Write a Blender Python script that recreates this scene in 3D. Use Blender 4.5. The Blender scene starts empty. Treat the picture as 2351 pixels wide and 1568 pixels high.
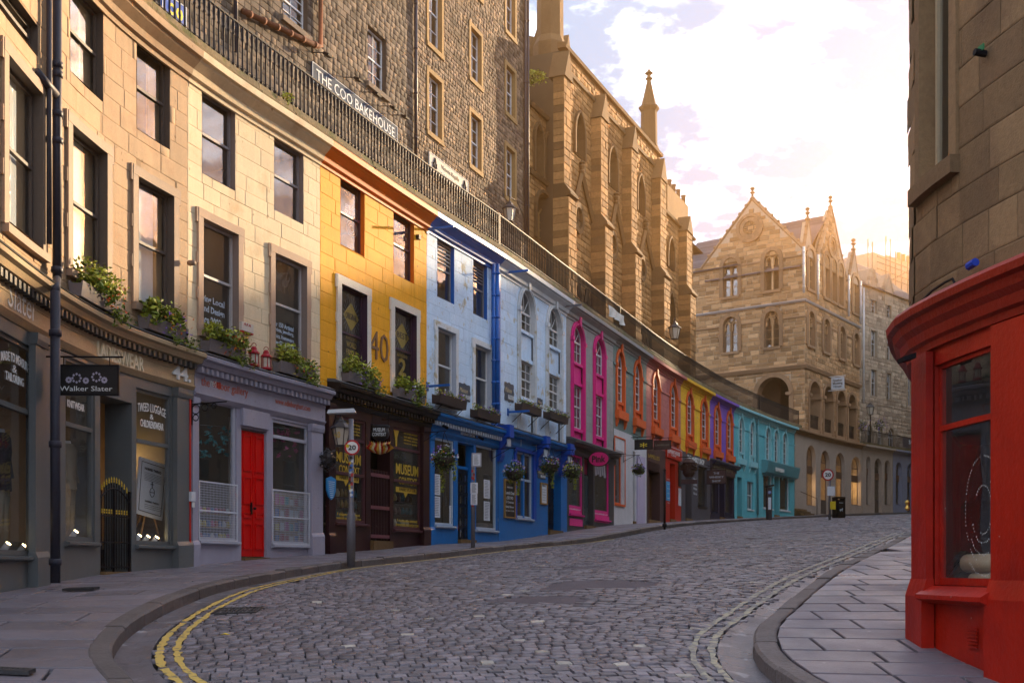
import bpy, math, random
import numpy as np
from mathutils import Vector, Matrix
random.seed(11); rng = np.random.default_rng(5)
R_ = math.radians
EYE = 1.65                 # camera height above the road under it
FV, CXV, HYV = 2596.0, 1175.5, 1300.0    # survey: focal length, centre, horizon of the measured photograph
scene = bpy.context.scene
COL = scene.collection
# ------------------------------------------------------------------ camera
cam = bpy.data.cameras.new('camera'); cam.lens = 39.75; cam.sensor_width = 36.0; cam.sensor_fit = 'HORIZONTAL'
cam.shift_y = 0.2195; cam.clip_start = 0.1; cam.clip_end = 2000
camo = bpy.data.objects.new('camera', cam); COL.objects.link(camo)
camo.location = (0, 0, EYE); camo.rotation_euler = (R_(90), 0, 0); scene.camera = camo
# ------------------------------------------------------------------ world, sun, exposure
SUN_AZ, SUN_EL = 37.0, 14.0     # degrees right of the view axis (+Y), above the horizon
w = bpy.data.worlds.new('World'); scene.world = w; w.use_nodes = True
nt = w.node_tree; nt.nodes.clear()
def wn(t, **k):
    n = nt.nodes.new(t)
    for a, b in k.items(): setattr(n, a, b)
    return n
out = wn('ShaderNodeOutputWorld'); bg = wn('ShaderNodeBackground'); bg.inputs['Strength'].default_value = 0.15
sky = wn('ShaderNodeTexSky', sky_type='NISHITA', sun_disc=False, sun_elevation=R_(SUN_EL), sun_rotation=R_(SUN_AZ))
sky.air_density = 1.0; sky.dust_density = 2.0; sky.ozone_density = 1.5
tc = wn('ShaderNodeTexCoord'); sep = wn('ShaderNodeSeparateXYZ'); nt.links.new(tc.outputs['Generated'], sep.inputs[0])
def wmath(op, a, b=None):
    n = wn('ShaderNodeMath', operation=op)
    for i, v in enumerate((a, b)):
        if v is None: continue
        if isinstance(v, (int, float)): n.inputs[i].default_value = v
        else: nt.links.new(v, n.inputs[i])
    return n.outputs[0]
zz = wmath('ADD', wmath('MAXIMUM', sep.outputs[2], 0.0), 0.16)
cmb = wn('ShaderNodeCombineXYZ')
nt.links.new(wmath('DIVIDE', sep.outputs[0], zz), cmb.inputs[0]); nt.links.new(wmath('DIVIDE', sep.outputs[1], zz), cmb.inputs[1])
nz = wn('ShaderNodeTexNoise'); nz.inputs['Scale'].default_value = 2.3; nz.inputs['Detail'].default_value = 9; nz.inputs['Roughness'].default_value = 0.58; nz.inputs['Distortion'].default_value = 0.25
mp = wn('ShaderNodeMapping'); mp.inputs['Location'].default_value = (3.7, 1.9, 0.4); nt.links.new(cmb.outputs[0], mp.inputs[0]); nt.links.new(mp.outputs[0], nz.inputs['Vector'])
cr = wn('ShaderNodeValToRGB'); cr.color_ramp.elements[0].position = 0.24; cr.color_ramp.elements[1].position = 0.42
nt.links.new(nz.outputs[0], cr.inputs[0])
nz2 = wn('ShaderNodeTexNoise'); nz2.inputs['Scale'].default_value = 4.6; nz2.inputs['Detail'].default_value = 10; nz2.inputs['Roughness'].default_value = .6; nt.links.new(mp.outputs[0], nz2.inputs['Vector'])
cl = wn('ShaderNodeMixRGB'); cl.inputs[1].default_value = (.62, .95, 1.45, 1); cl.inputs[2].default_value = (5.4, 5.9, 6.8, 1); cr2 = wn('ShaderNodeValToRGB'); cr2.color_ramp.elements[0].position = 0.47; cr2.color_ramp.elements[1].position = 0.68
nt.links.new(nz2.outputs[0], cr2.inputs[0]); nt.links.new(cr2.outputs[0], cl.inputs[0])
mx = wn('ShaderNodeMixRGB'); nt.links.new(cr.outputs[0], mx.inputs[0]); nt.links.new(sky.outputs[0], mx.inputs[1]); nt.links.new(cl.outputs[0], mx.inputs[2])
add = wn('ShaderNodeMixRGB', blend_type='LIGHTEN'); add.inputs[0].default_value = 0.0
nt.links.new(mx.outputs[0], add.inputs[1]); nt.links.new(sky.outputs[0], add.inputs[2])
veil = wn('ShaderNodeMixRGB', blend_type='DARKEN'); veil.inputs[0].default_value = 1.0; veil.inputs[2].default_value = (7.4, 7.5, 8.0, 1)      # thin high cloud veils the glare round the sun
nt.links.new(add.outputs[0], veil.inputs[1]); nt.links.new(veil.outputs[0], bg.inputs['Color']); nt.links.new(bg.outputs[0], out.inputs[0])
sl = bpy.data.lights.new('sun', 'SUN'); sl.energy = 3.1; sl.angle = R_(0.55); sl.color = (1.0, 0.76, 0.48)
so = bpy.data.objects.new('sun', sl); COL.objects.link(so)
sdir = Vector((math.sin(R_(SUN_AZ)) * math.cos(R_(SUN_EL)), math.cos(R_(SUN_AZ)) * math.cos(R_(SUN_EL)), math.sin(R_(SUN_EL))))
so.rotation_euler = (-sdir).to_track_quat('-Z', 'Y').to_euler(); so.location = sdir * 60
scene.view_settings.view_transform = 'Standard'; scene.view_settings.look = 'None'
scene.view_settings.gamma = 1.0; scene.view_settings.use_curve_mapping = False
scene.view_settings.exposure = 2.35
scene.render.engine = 'CYCLES'
scene.cycles.use_denoising = True
scene.cycles.max_bounces = 6; scene.cycles.transparent_max_bounces = 12; scene.cycles.glossy_bounces = 3
scene.cycles.sample_clamp_indirect = 6.0
# ------------------------------------------------------------------ materials
def lin(c):
    if isinstance(c, str):
        c = c.lstrip('#'); c = [int(c[i:i + 2], 16) / 255 for i in (0, 2, 4)]
        return tuple(v / 12.92 if v < .04045 else ((v + .055) / 1.055) ** 2.4 for v in c)
    return tuple(c)
MATS = {}
def mat(name, col, rough=0.7, var=0.10, vs=1.3, fine=0.06, fs=22.0, bump=0.0, bs=40.0, rnd=0.0, streak=0.0, metal=0.0, spec=0.22, col2=None, c2s=2.0, c2lo=.52, c2hi=.62, emit=0.0, sheen=None, coat=0.0, rvar=0.0, chip=None):
    """procedural surface: base colour, broad and fine tone changes, optional second colour in patches, per-piece change, relief"""
    if name in MATS: return MATS[name]
    m = bpy.data.materials.new(name); m.use_nodes = True; t = m.node_tree; N = t.nodes; L = t.links
    b = N['Principled BSDF']
    c = lin(col) + (1,)
    geo = N.new('ShaderNodeNewGeometry')
    def math_(op, a, bb=None, clamp=False):
        n = N.new('ShaderNodeMath'); n.operation = op; n.use_clamp = clamp
        for i, v in enumerate((a, bb)):
            if v is None: continue
            if isinstance(v, (int, float)): n.inputs[i].default_value = v
            else: L.new(v, n.inputs[i])
        return n.outputs[0]
    def noise(scale, det=4, vec=None, rough=.55):
        n = N.new('ShaderNodeTexNoise'); n.inputs['Scale'].default_value = scale; n.inputs['Detail'].default_value = det; n.inputs['Roughness'].default_value = rough
        L.new(vec if vec is not None else geo.outputs['Position'], n.inputs['Vector']); return n.outputs[0]
    rgb = N.new('ShaderNodeRGB'); rgb.outputs[0].default_value = c; cur = rgb.outputs[0]
    if col2 is not None:
        r = N.new('ShaderNodeValToRGB'); r.color_ramp.elements[0].position = c2lo; r.color_ramp.elements[1].position = c2hi
        L.new(noise(c2s, 6), r.inputs[0]); x = N.new('ShaderNodeMixRGB'); L.new(r.outputs[0], x.inputs[0]); L.new(cur, x.inputs[1]); x.inputs[2].default_value = lin(col2) + (1,); cur = x.outputs[0]
    val = 1.0
    if var: val = math_('ADD', math_('MULTIPLY', math_('SUBTRACT', noise(vs, 5), .5), var * 3.2), 1.0)
    if fine: val = math_('MULTIPLY', val, math_('ADD', math_('MULTIPLY', math_('SUBTRACT', noise(fs, 4), .5), fine * 3.2), 1.0))
    if streak:
        mpn = N.new('ShaderNodeMapping'); mpn.inputs['Scale'].default_value = (3.0, 3.0, .22); L.new(geo.outputs['Position'], mpn.inputs[0])
        val = math_('MULTIPLY', val, math_('ADD', math_('MULTIPLY', math_('SUBTRACT', noise(2.2, 5, mpn.outputs[0]), .55), streak * 3), 1.0))
    if rnd:
        oi = N.new('ShaderNodeObjectInfo')
        fr = math_('FRACT', math_('ADD', oi.outputs['Random'], geo.outputs['Random Per Island']))
        val = math_('MULTIPLY', val, math_('ADD', math_('MULTIPLY', math_('SUBTRACT', fr, .5), rnd * 2), 1.0))
        if sheen is not None:      # second tint picked per piece
            fr2 = math_('FRACT', math_('MULTIPLY', fr, 7.31))
            x = N.new('ShaderNodeMixRGB'); L.new(math_('MULTIPLY', fr2, fr2), x.inputs[0]); L.new(cur, x.inputs[1]); x.inputs[2].default_value = lin(sheen) + (1,); cur = x.outputs[0]
    if not isinstance(val, float):
        x = N.new('ShaderNodeVectorMath'); x.operation = 'SCALE'; L.new(cur, x.inputs[0]); L.new(val, x.inputs['Scale']); cur = x.outputs[0]
    if chip is not None:      # flecks: chipped paint, gum, lichen
        r = N.new('ShaderNodeValToRGB'); r.color_ramp.elements[0].position = chip[2]; r.color_ramp.elements[1].position = chip[2] + .02
        L.new(noise(chip[1], 3, None, .45), r.inputs[0]); x = N.new('ShaderNodeMixRGB'); L.new(r.outputs[0], x.inputs[0]); L.new(cur, x.inputs[1]); x.inputs[2].default_value = lin(chip[0]) + (1,); cur = x.outputs[0]
    L.new(cur, b.inputs['Base Color'])
    if rvar:
        rv = math_('ADD', math_('MULTIPLY', math_('SUBTRACT', noise(1.1, 5), .5), rvar * 3), rough, True); L.new(rv, b.inputs['Roughness'])
    else: b.inputs['Roughness'].default_value = rough
    b.inputs['Metallic'].default_value = metal; b.inputs['Specular IOR Level'].default_value = spec
    if coat: b.inputs['Coat Weight'].default_value = coat; b.inputs['Coat Roughness'].default_value = .15
    if emit: b.inputs['Emission Color'].default_value = c; b.inputs['Emission Strength'].default_value = emit
    if bump:
        bn = N.new('ShaderNodeBump'); bn.inputs['Strength'].default_value = min(1.0, bump); bn.inputs['Distance'].default_value = 0.02
        L.new(noise(bs, 6, None, .62), bn.inputs['Height']); L.new(bn.outputs[0], b.inputs['Normal'])
    MATS[name] = m; return m
def glass_mat(name, tint=(.9, .93, .95), ior=1.5, wob=0.0, rough=.01, dirt_glare=.0):
    if name in MATS: return MATS[name]
    m = bpy.data.materials.new(name); m.use_nodes = True; t = m.node_tree; N = t.nodes; L = t.links; N.clear()
    o = N.new('ShaderNodeOutputMaterial'); mx = N.new('ShaderNodeMixShader'); tr = N.new('ShaderNodeBsdfTransparent'); gl = N.new('ShaderNodeBsdfGlossy'); lw = N.new('ShaderNodeLayerWeight'); lw.inputs[0].default_value = .5
    tr.inputs[0].default_value = tint + (1,); gl.inputs['Roughness'].default_value = rough; 
    f0 = ((ior - 1) / (ior + 1)) ** 2; pw = N.new('ShaderNodeMath'); pw.operation = 'POWER'; pw.inputs[1].default_value = 4.0; L.new(lw.outputs['Facing'], pw.inputs[0])
    a = N.new('ShaderNodeMath'); a.operation = 'MULTIPLY_ADD'; a.inputs[1].default_value = 1 - f0; a.inputs[2].default_value = f0; a.use_clamp = True; L.new(pw.outputs[0], a.inputs[0])
    L.new(a.outputs[0], mx.inputs[0]); L.new(tr.outputs[0], mx.inputs[1]); L.new(gl.outputs[0], mx.inputs[2])
    geo = N.new('ShaderNodeNewGeometry')
    if wob:
        n = N.new('ShaderNodeTexNoise'); n.inputs['Scale'].default_value = 1.6; L.new(geo.outputs['Position'], n.inputs['Vector'])
        bn = N.new('ShaderNodeBump'); bn.inputs['Strength'].default_value = wob; bn.inputs['Distance'].default_value = .02; L.new(n.outputs[0], bn.inputs['Height']); L.new(bn.outputs[0], gl.inputs['Normal'])
    res = mx.outputs[0]
    if dirt_glare:
        df = N.new('ShaderNodeBsdfDiffuse'); df.inputs[0].default_value = (.35, .33, .3, 1); m2 = N.new('ShaderNodeMixShader')  # grey film: dirt plus a painted stand-in for pale reflections
        n2 = N.new('ShaderNodeTexNoise'); n2.inputs['Scale'].default_value = 3; n2.inputs['Detail'].default_value = 6; L.new(geo.outputs['Position'], n2.inputs['Vector'])
        a2 = N.new('ShaderNodeMath'); a2.operation = 'MULTIPLY'; a2.inputs[1].default_value = dirt_glare; L.new(n2.outputs[0], a2.inputs[0])
        L.new(a2.outputs[0], m2.inputs[0]); L.new(res, m2.inputs[1]); L.new(df.outputs[0], m2.inputs[2]); res = m2.outputs[0]
    L.new(res, o.inputs[0]); MATS[name] = m; return m
# ------------------------------------------------------------------ mesh helpers
class MB:
    def __init__(s): s.v = []; s.f = []
    def add(s, vs, fs):
        o = len(s.v); s.v += [tuple(p) for p in vs]; s.f += [tuple(i + o for i in f) for f in fs]
    def box(s, x0, x1, y0, y1, z0, z1, rz=0, c=None):
        vs = [(x, y, z) for z in (z0, z1) for y in (y0, y1) for x in (x0, x1)]
        if rz:
            c = c or (0, 0); ca, sa = math.cos(rz), math.sin(rz)
            vs = [(c[0] + x * ca - y * sa, c[1] + x * sa + y * ca, z) for x, y, z in vs]
        s.add(vs, [(0, 2, 3, 1), (4, 5, 7, 6), (0, 1, 5, 4), (1, 3, 7, 5), (3, 2, 6, 7), (2, 0, 4, 6)])
    def tube(s, pts, r, k=8, cap=True):
        pts = [Vector(p) for p in pts]; rs = r if isinstance(r, (list, tuple)) else [r] * len(pts); rings = []
        for i, p in enumerate(pts):
            d = (pts[min(i + 1, len(pts) - 1)] - pts[max(i - 1, 0)]).normalized()
            a = d.cross(Vector((0, 0, 1)));
            if a.length < 1e-3: a = d.cross(Vector((1, 0, 0)))
            a.normalize(); b = d.cross(a)
            rings.append([p + (a * math.cos(2 * math.pi * j / k) + b * math.sin(2 * math.pi * j / k)) * rs[i] for j in range(k)])
        vs = [q for g in rings for q in g]; fs = []
        for i in range(len(pts) - 1):
            for j in range(k):
                fs.append((i * k + j, i * k + (j + 1) % k, (i + 1) * k + (j + 1) % k, (i + 1) * k + j))
        if cap: fs.append(tuple(range(k - 1, -1, -1))); fs.append(tuple((len(pts) - 1) * k + j for j in range(k)))
        s.add(vs, fs)
    def lathe(s, c, prof, k=12, axis=None):
        """prof: list of (radius, z) upward from point c"""
        c = Vector(c); vs = []; fs = []
        for r, z in prof:
            for j in range(k): vs.append((c.x + r * math.cos(2 * math.pi * j / k), c.y + r * math.sin(2 * math.pi * j / k), c.z + z))
        n = len(prof)
        for i in range(n - 1):
            for j in range(k): fs.append((i * k + j, i * k + (j + 1) % k, (i + 1) * k + (j + 1) % k, (i + 1) * k + j))
        fs.append(tuple(range(k - 1, -1, -1))); fs.append(tuple((n - 1) * k + j for j in range(k))); s.add(vs, fs)
ORG = {}
LABELS = {}
def worg(o): return ORG.get(o.name, Vector((0, 0, 0)))
def thing(name, label, cat, loc=(0, 0, 0), group=None, kind=None):
    o = bpy.data.objects.new(name, None); COL.objects.link(o); o.location = loc; o.empty_display_size = .2
    o['label'] = label; o['category'] = cat; ORG[o.name] = Vector(loc)
    if group: o['group'] = group
    if kind: o['kind'] = kind
    return o
def tag(o, label=None, cat=None, group=None, kind=None):
    if label: o['label'] = label
    if cat: o['category'] = cat
    if group: o['group'] = group
    if kind: o['kind'] = kind
    return o
def obj(name, mb, m, parent=None, smooth=False, org=None):
    me = bpy.data.meshes.new(name)
    if parent is not None: g = worg(parent)
    else: g = Vector(org) if org else Vector((0, 0, 0))
    me.from_pydata([(x - g.x, y - g.y, z - g.z) for x, y, z in mb.v], [], mb.f)
    me.materials.append(m)
    if smooth: me.polygons.foreach_set('use_smooth', [True] * len(me.polygons))
    me.update()
    o = bpy.data.objects.new(name, me); COL.objects.link(o); ORG[o.name] = g
    if parent is not None: o.parent = parent
    elif org: o.location = g
    return o
def npobj(name, V, F, m, parent=None, smooth=False):
    """V (n,3) array, F (k,4) array of quads"""
    me = bpy.data.meshes.new(name); g = worg(parent) if parent is not None else Vector((0, 0, 0))
    V = V - np.array(g); me.vertices.add(len(V)); me.vertices.foreach_set('co', V.astype(np.float32).ravel())
    me.loops.add(F.size); me.loops.foreach_set('vertex_index', F.astype(np.int32).ravel())
    me.polygons.add(len(F)); me.polygons.foreach_set('loop_start', np.arange(0, F.size, F.shape[1], dtype=np.int32))
    me.update(calc_edges=True); me.materials.append(m)
    if smooth: me.polygons.foreach_set('use_smooth', [True] * len(F))
    o = bpy.data.objects.new(name, me); COL.objects.link(o); ORG[o.name] = g
    if parent is not None: o.parent = parent
    return o
def inst(name, me, parent, loc, rz=0, scale=(1, 1, 1), rot=None):
    o = bpy.data.objects.new(name, me); COL.objects.link(o); o.parent = parent
    g = worg(parent); o.location = Vector(loc) - g; o.rotation_euler = rot or (0, 0, rz); o.scale = scale; ORG[o.name] = Vector(loc)
    return o
class Surf:
    """a wall line in plan: s along it, n out towards the street (side=1: street to the right of travel), z up"""
    def __init__(self, pts, side=1, smooth=True, step=.05):
        P = np.array(pts, float); self.side = side; self.straight = not smooth
        if smooth:
            d = np.r_[0, np.cumsum(np.hypot(*np.diff(P, axis=0).T))]
            Q = []
            T = np.gradient(P, d, axis=0)
            for i in range(len(P) - 1):
                L = d[i + 1] - d[i]; k = max(2, int(L / step)); u = np.linspace(0, 1, k, endpoint=False)[:, None]
                Q.append((2 * u**3 - 3 * u**2 + 1) * P[i] + (u**3 - 2 * u**2 + u) * L * T[i] + (-2 * u**3 + 3 * u**2) * P[i + 1] + (u**3 - u**2) * L * T[i + 1])
            P = np.vstack(Q + [P[-1:]])
        self.P = P; self.S = np.r_[0, np.cumsum(np.hypot(*np.diff(P, axis=0).T))]
        t = np.gradient(P, self.S, axis=0); t /= np.linalg.norm(t, axis=1)[:, None]; self.T = t
        self.N = np.c_[t[:, 1], -t[:, 0]] * side
        self.len = self.S[-1]
    def at(self, s, n=0.0):
        if s <= 0 or s >= self.len:
            i = 0 if s <= 0 else -1; e = s if s <= 0 else s - self.len
            return self.P[i, 0] + self.T[i, 0] * e + self.N[i, 0] * n, self.P[i, 1] + self.T[i, 1] * e + self.N[i, 1] * n
        f = np.interp
        return f(s, self.S, self.P[:, 0]) + n * f(s, self.S, self.N[:, 0]), f(s, self.S, self.P[:, 1]) + n * f(s, self.S, self.N[:, 1])
    def p(self, s, n, z): x, y = self.at(s, n); return (x, y, z)
    def ang(self, s): return math.atan2(np.interp(s, self.S, self.T[:, 1]), np.interp(s, self.S, self.T[:, 0]))
    def nrm(self, s): return np.interp(s, self.S, self.N[:, 0]), np.interp(s, self.S, self.N[:, 1])
    def hit(self, xv, n=0.0):
        t = (xv - CXV) / FV
        if self.straight:
            a = self.P[0] + self.N[0] * n; d = self.T[0]
            return (a[0] - t * a[1]) / (t * d[1] - d[0])
        Q = self.P + self.N * n; tt = Q[:, 0] / Q[:, 1]
        if not hasattr(self, 'inc'): self.inc = 1 if tt[-1] > tt[0] else -1
        g = Q[:, 1] > 1.5
        if self.side > 0: return float(np.interp(t, tt[g], self.S[g]))
        k = int(np.argmin(np.where(g, tt, 9))); idx = np.arange(len(tt)); g &= idx <= k
        return float(np.interp(-t, -tt[g], self.S[g]))
    def z(self, xv, yv, n=0.0):
        s = self.hit(xv, n); return (HYV - yv) * self.at(s, n)[1] / FV + EYE
    def cuts(self, s0, s1, step=.45):
        k = 1 if self.straight else max(1, int(math.ceil((s1 - s0) / step)))
        return [s0 + (s1 - s0) * i / k for i in range(k + 1)]
def zval(z, s): return z(s) if callable(z) else z
def sprof(mb, S, s0, s1, prof):
    """closed profile [(n, z)] swept along s"""
    cs = S.cuts(s0, s1); k = len(prof); vs = []; fs = []
    for s in cs:
        for n, z in prof: vs.append(S.p(s, n, zval(z, s)))
    for i in range(len(cs) - 1):
        for j in range(k): fs.append((i * k + j, i * k + (j + 1) % k, (i + 1) * k + (j + 1) % k, (i + 1) * k + j))
    fs.append(tuple(range(k))); fs.append(tuple((len(cs) - 1) * k + j for j in range(k - 1, -1, -1)))
    mb.add(vs, fs)
def sbox(mb, S, s0, s1, n0, n1, z0, z1): sprof(mb, S, s0, s1, [(n0, z0), (n1, z0), (n1, z1), (n0, z1)])
def op_rect(s0, s1, z0, z1): return dict(s0=s0, s1=s1, z0=z0, z1=z1, sp=None)
def op_arch(s0, s1, z0, z1, sp, kind='round'): return dict(s0=s0, s1=s1, z0=z0, z1=z1, sp=sp, kind=kind)
def arch_pts(o, k=12, grow=0.0):
    c = (o['s0'] + o['s1']) / 2; a = (o['s1'] - o['s0']) / 2 + grow; H = o['z1'] - o['sp'] + grow; r = []
    for i in range(k + 1):
        if o['kind'] == 'round':
            th = math.pi * (1 - i / k); r.append((c + a * math.cos(th), o['sp'] + H * math.sin(th)))
        elif o['kind'] == 'seg':
            u = -1 + 2 * i / k; r.append((c + a * u, o['sp'] + H * (1 - u * u)))
        else:
            u = -1 + 2 * i / k; r.append((c + a * u, o['sp'] + H * math.sqrt(max(0, 4 - (abs(u) + 1) ** 2)) / math.sqrt(3)))
    return r
def swall(mb, S, s0, s1, z0, z1, ops, n=0.0):
    sb = sorted(set(S.cuts(s0, s1, .6)) | {v for o in ops for v in (o['s0'], o['s1']) if s0 < v < s1})
    zb = sorted({z0, z1} | {v for o in ops for v in (o['z0'], o['z1']) if z0 < v < z1})
    for i in range(len(sb) - 1):
        a, b = sb[i], sb[i + 1]
        if b - a < 1e-5: continue
        m = (a + b) / 2
        for j in range(len(zb) - 1):
            c, d = zb[j], zb[j + 1]; q = (c + d) / 2
            if any(o['s0'] < m < o['s1'] and o['z0'] < q < o['z1'] for o in ops): continue
            mb.add([S.p(a, n, c), S.p(b, n, c), S.p(b, n, d), S.p(a, n, d)], [(0, 1, 2, 3)])
    for o in ops:
        if o['sp'] is None: continue
        ap = arch_pts(o)
        for i in range(len(ap) - 1):
            (a, c), (b, d) = ap[i], ap[i + 1]
            mb.add([S.p(a, n, c), S.p(b, n, d), S.p(b, n, o['z1']), S.p(a, n, o['z1'])], [(0, 1, 2, 3)])
def op_loop(o, grow=0.0, k=12):
    if o['sp'] is None:
        return [(o['s0'] - grow, o['z0']), (o['s0'] - grow, o['z1'] + grow), (o['s1'] + grow, o['z1'] + grow), (o['s1'] + grow, o['z0'])]
    return [(o['s0'] - grow, o['z0'])] + arch_pts(o, k, grow) + [(o['s1'] + grow, o['z0'])]
def sreveal(mb, S, o, n0, n1, close=True, inset=.003):
    q = dict(o); q['s0'] += inset; q['s1'] -= inset; q['z1'] -= inset; q['z0'] += inset
    L = op_loop(q); k = len(L)
    for i in range(k if close else k - 1):
        (a, c), (b, d) = L[i], L[(i + 1) % k]
        mb.add([S.p(a, n0, c), S.p(b, n0, d), S.p(b, n1, d), S.p(a, n1, c)], [(0, 1, 2, 3)])
def sring(mb, S, o, wd, n0, n1, inner=0.0, k=14):
    A = op_loop(o, inner, k); B = op_loop(o, inner + wd, k); m = len(A)
    for i in range(m - 1):
        a0, a1, b0, b1 = A[i], A[i + 1], B[i], B[i + 1]
        q = [S.p(a0[0], n1, a0[1]), S.p(a1[0], n1, a1[1]), S.p(b1[0], n1, b1[1]), S.p(b0[0], n1, b0[1]),
             S.p(a0[0], n0, a0[1]), S.p(a1[0], n0, a1[1]), S.p(b1[0], n0, b1[1]), S.p(b0[0], n0, b0[1])]
        fs = [(0, 1, 2, 3), (0, 4, 5, 1), (3, 2, 6, 7)]
        if i == 0: fs.append((0, 3, 7, 4))
        if i == m - 2: fs.append((1, 5, 6, 2))
        mb.add(q, fs)
# unit meshes for repeated pieces
def unit_mesh(name, mb, m, smooth=False):
    me = bpy.data.meshes.new(name); me.from_pydata(mb.v, [], mb.f); me.materials.append(m); me.update()
    if smooth: me.polygons.foreach_set('use_smooth', [True] * len(me.polygons))
    return me
UV = np.array([(-.5, 0, -.5), (.5, 0, -.5), (.5, 0, .5), (-.5, 0, .5), (-.5, .55, -.5), (.5, .55, -.5), (.5, .55, .5), (-.5, .55, .5), (-.47, 1, -.45), (.47, 1, -.45), (.47, 1, .45), (-.47, 1, .45)])
UF = np.array([(0, 1, 5, 4), (1, 2, 6, 5), (2, 3, 7, 6), (3, 0, 4, 7), (4, 5, 9, 8), (5, 6, 10, 9), (6, 7, 11, 10), (7, 4, 8, 11), (8, 9, 10, 11)])
UNIT = {}
def unit_block(m):
    if m.name not in UNIT:
        me = bpy.data.meshes.new('stone'); me.from_pydata([(x, y, z) for x, y, z in UV.tolist()], [], UF.tolist()); me.materials.append(m); me.update(); UNIT[m.name] = me
    return UNIT[m.name]
def rect_minus(rs, o):
    res = []
    for a, b, c, d in rs:
        x0, x1, y0, y1 = o
        if b <= x0 or a >= x1 or d <= y0 or c >= y1: res.append((a, b, c, d)); continue
        if a < x0: res.append((a, x0, c, d))
        if b > x1: res.append((x1, b, c, d))
        m0, m1 = max(a, x0), min(b, x1)
        if c < y0: res.append((m0, m1, c, y0))
        if d > y1: res.append((m0, m1, y1, d))
    return res
def masonry(par, S, s0, s1, z0, z1, ops, m, ch=(.26, .34), bl=(.35, .8), joint=.014, depth=.03, n=0.0, cap=300, name='stone', grow=0.0, clip=None, jit=.01, minw=.07):
    """coursed stones, each a piece of its own up to cap, the remainder joined"""
    z = z0; L = []
    orect = [(o['s0'] - grow, o['s1'] + grow, o['z0'] - .0, o['z1'] + grow) for o in ops]
    while z < z1 - .05:
        h = min(random.uniform(*ch), z1 - z)
        if z1 - z - h < .1: h = z1 - z
        s = s0 - random.uniform(0, bl[0])
        while s < s1:
            l = random.uniform(*bl); a, b = max(s, s0), min(s + l, s1); s += l
            if b - a < minw: continue
            rs = [(a, b, z, z + h)]
            for q in orect: rs = rect_minus(rs, q)
            for r in rs:
                if r[1] - r[0] > minw and r[3] - r[2] > minw:
                    if clip is None or clip((r[0] + r[1]) / 2, (r[2] + r[3]) / 2): L.append(r)
        z += h
    if not L: return
    ds = [((r[1] - r[0]) * (r[3] - r[2]) / (S.at((r[0] + r[1]) / 2)[1] ** 2)) for r in L]
    order = sorted(range(len(L)), key=lambda i: -ds[i]) if len(L) > cap else range(len(L))
    ub = unit_block(m); rest = []
    for k, i in enumerate(order):
        a, b, c, d = L[i]; mid = (a + b) / 2; x, y = S.at(mid, n); ang = S.ang(mid) + (math.pi if S.side > 0 else 0)
        sc = (b - a - joint, depth + random.uniform(-jit, jit), d - c - joint)
        if k < cap: inst(name, ub, par, (x, y, (c + d) / 2), ang, sc)
        else: rest.append((x, y, (c + d) / 2, ang, sc))
    if rest:
        A = np.array([(x, y, zz_, a) for x, y, zz_, a, _ in rest]); SC = np.array([q[4] for q in rest])
        V = UV[None] * SC[:, None, :]; ca, sa = np.cos(A[:, 3])[:, None], np.sin(A[:, 3])[:, None]
        W = np.stack([V[..., 0] * ca - V[..., 1] * sa + A[:, 0:1], V[..., 0] * sa + V[..., 1] * ca + A[:, 1:2], V[..., 2] + A[:, 2:3]], -1).reshape(-1, 3)
        F = (UF[None] + (np.arange(len(rest)) * 12)[:, None, None]).reshape(-1, 4)
        o = npobj('stonework', W, F, m, par); o['kind'] = 'stuff'
# lettering: text turned to mesh and laid on a wall
TXT = {}
def text_geo(s, bold=0.0, shear=0.0, space=1.0):
    key = (s, bold, shear, space)
    if key in TXT: return TXT[key]
    c = bpy.data.curves.new('t', 'FONT'); c.body = s; c.size = 1.0; c.resolution_u = 2; c.offset = bold; c.shear = shear; c.space_character = space; c.space_line = .95; c.align_x = 'CENTER'
    o = bpy.data.objects.new('t', c); ts = TXT.setdefault('scene', None) or bpy.data.scenes.new('lettering'); TXT['scene'] = ts; ts.collection.objects.link(o); ts.view_layers[0].update(); dg = ts.view_layers[0].depsgraph
    me = bpy.data.meshes.new_from_object(o.evaluated_get(dg)); V = [tuple(v.co)[:2] for v in me.vertices]; F = [tuple(p.vertices) for p in me.polygons]
    bpy.data.objects.remove(o); bpy.data.curves.remove(c); bpy.data.meshes.remove(me)
    if V:
        xs = [v[0] for v in V]; ys = [v[1] for v in V]; x0, x1, y0, y1 = min(xs), max(xs), min(ys), max(ys)
    else: x0 = y0 = 0; x1 = y1 = 1
    V = [(((x - x0) / (x1 - x0) - .5), (y - y0) / (y1 - y0) - .5) for x, y in V]
    TXT[key] = (V, F, (x1 - x0) / (y1 - y0)); return TXT[key]
def stext(par, S, text, sc, zc, wd, ht, n, m, name='lettering', bold=.0, shear=0.0, dz=0.0, th=.006, arc=0.0, space=1.0):
    """lettering of width wd, height ht centred at (sc, zc); dz: rise per metre; arc: bow"""
    V, F, asp = text_geo(text, bold, shear, space); mb = MB(); q = []
    if ht is None: ht = wd / asp
    if wd is None: wd = ht * asp
    fl = 1 if S.side > 0 else -1
    for nn in (n, n + th):
        for x, y in V: q.append(S.p(sc + fl * x * wd, nn, zc + y * ht + x * wd * dz + arc * (.25 - x * x)))
    k = len(V); fs = [tuple(i + k for i in f) for f in F]
    cnt = {}
    for f in F:
        for a, b in zip(f, f[1:] + f[:1]): cnt[(a, b)] = 1
    for a, b in cnt:
        if (b, a) not in cnt: fs.append((a, b, b + k, a + k))
    mb.add(q, fs); return obj(name, mb, m, par)
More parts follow.
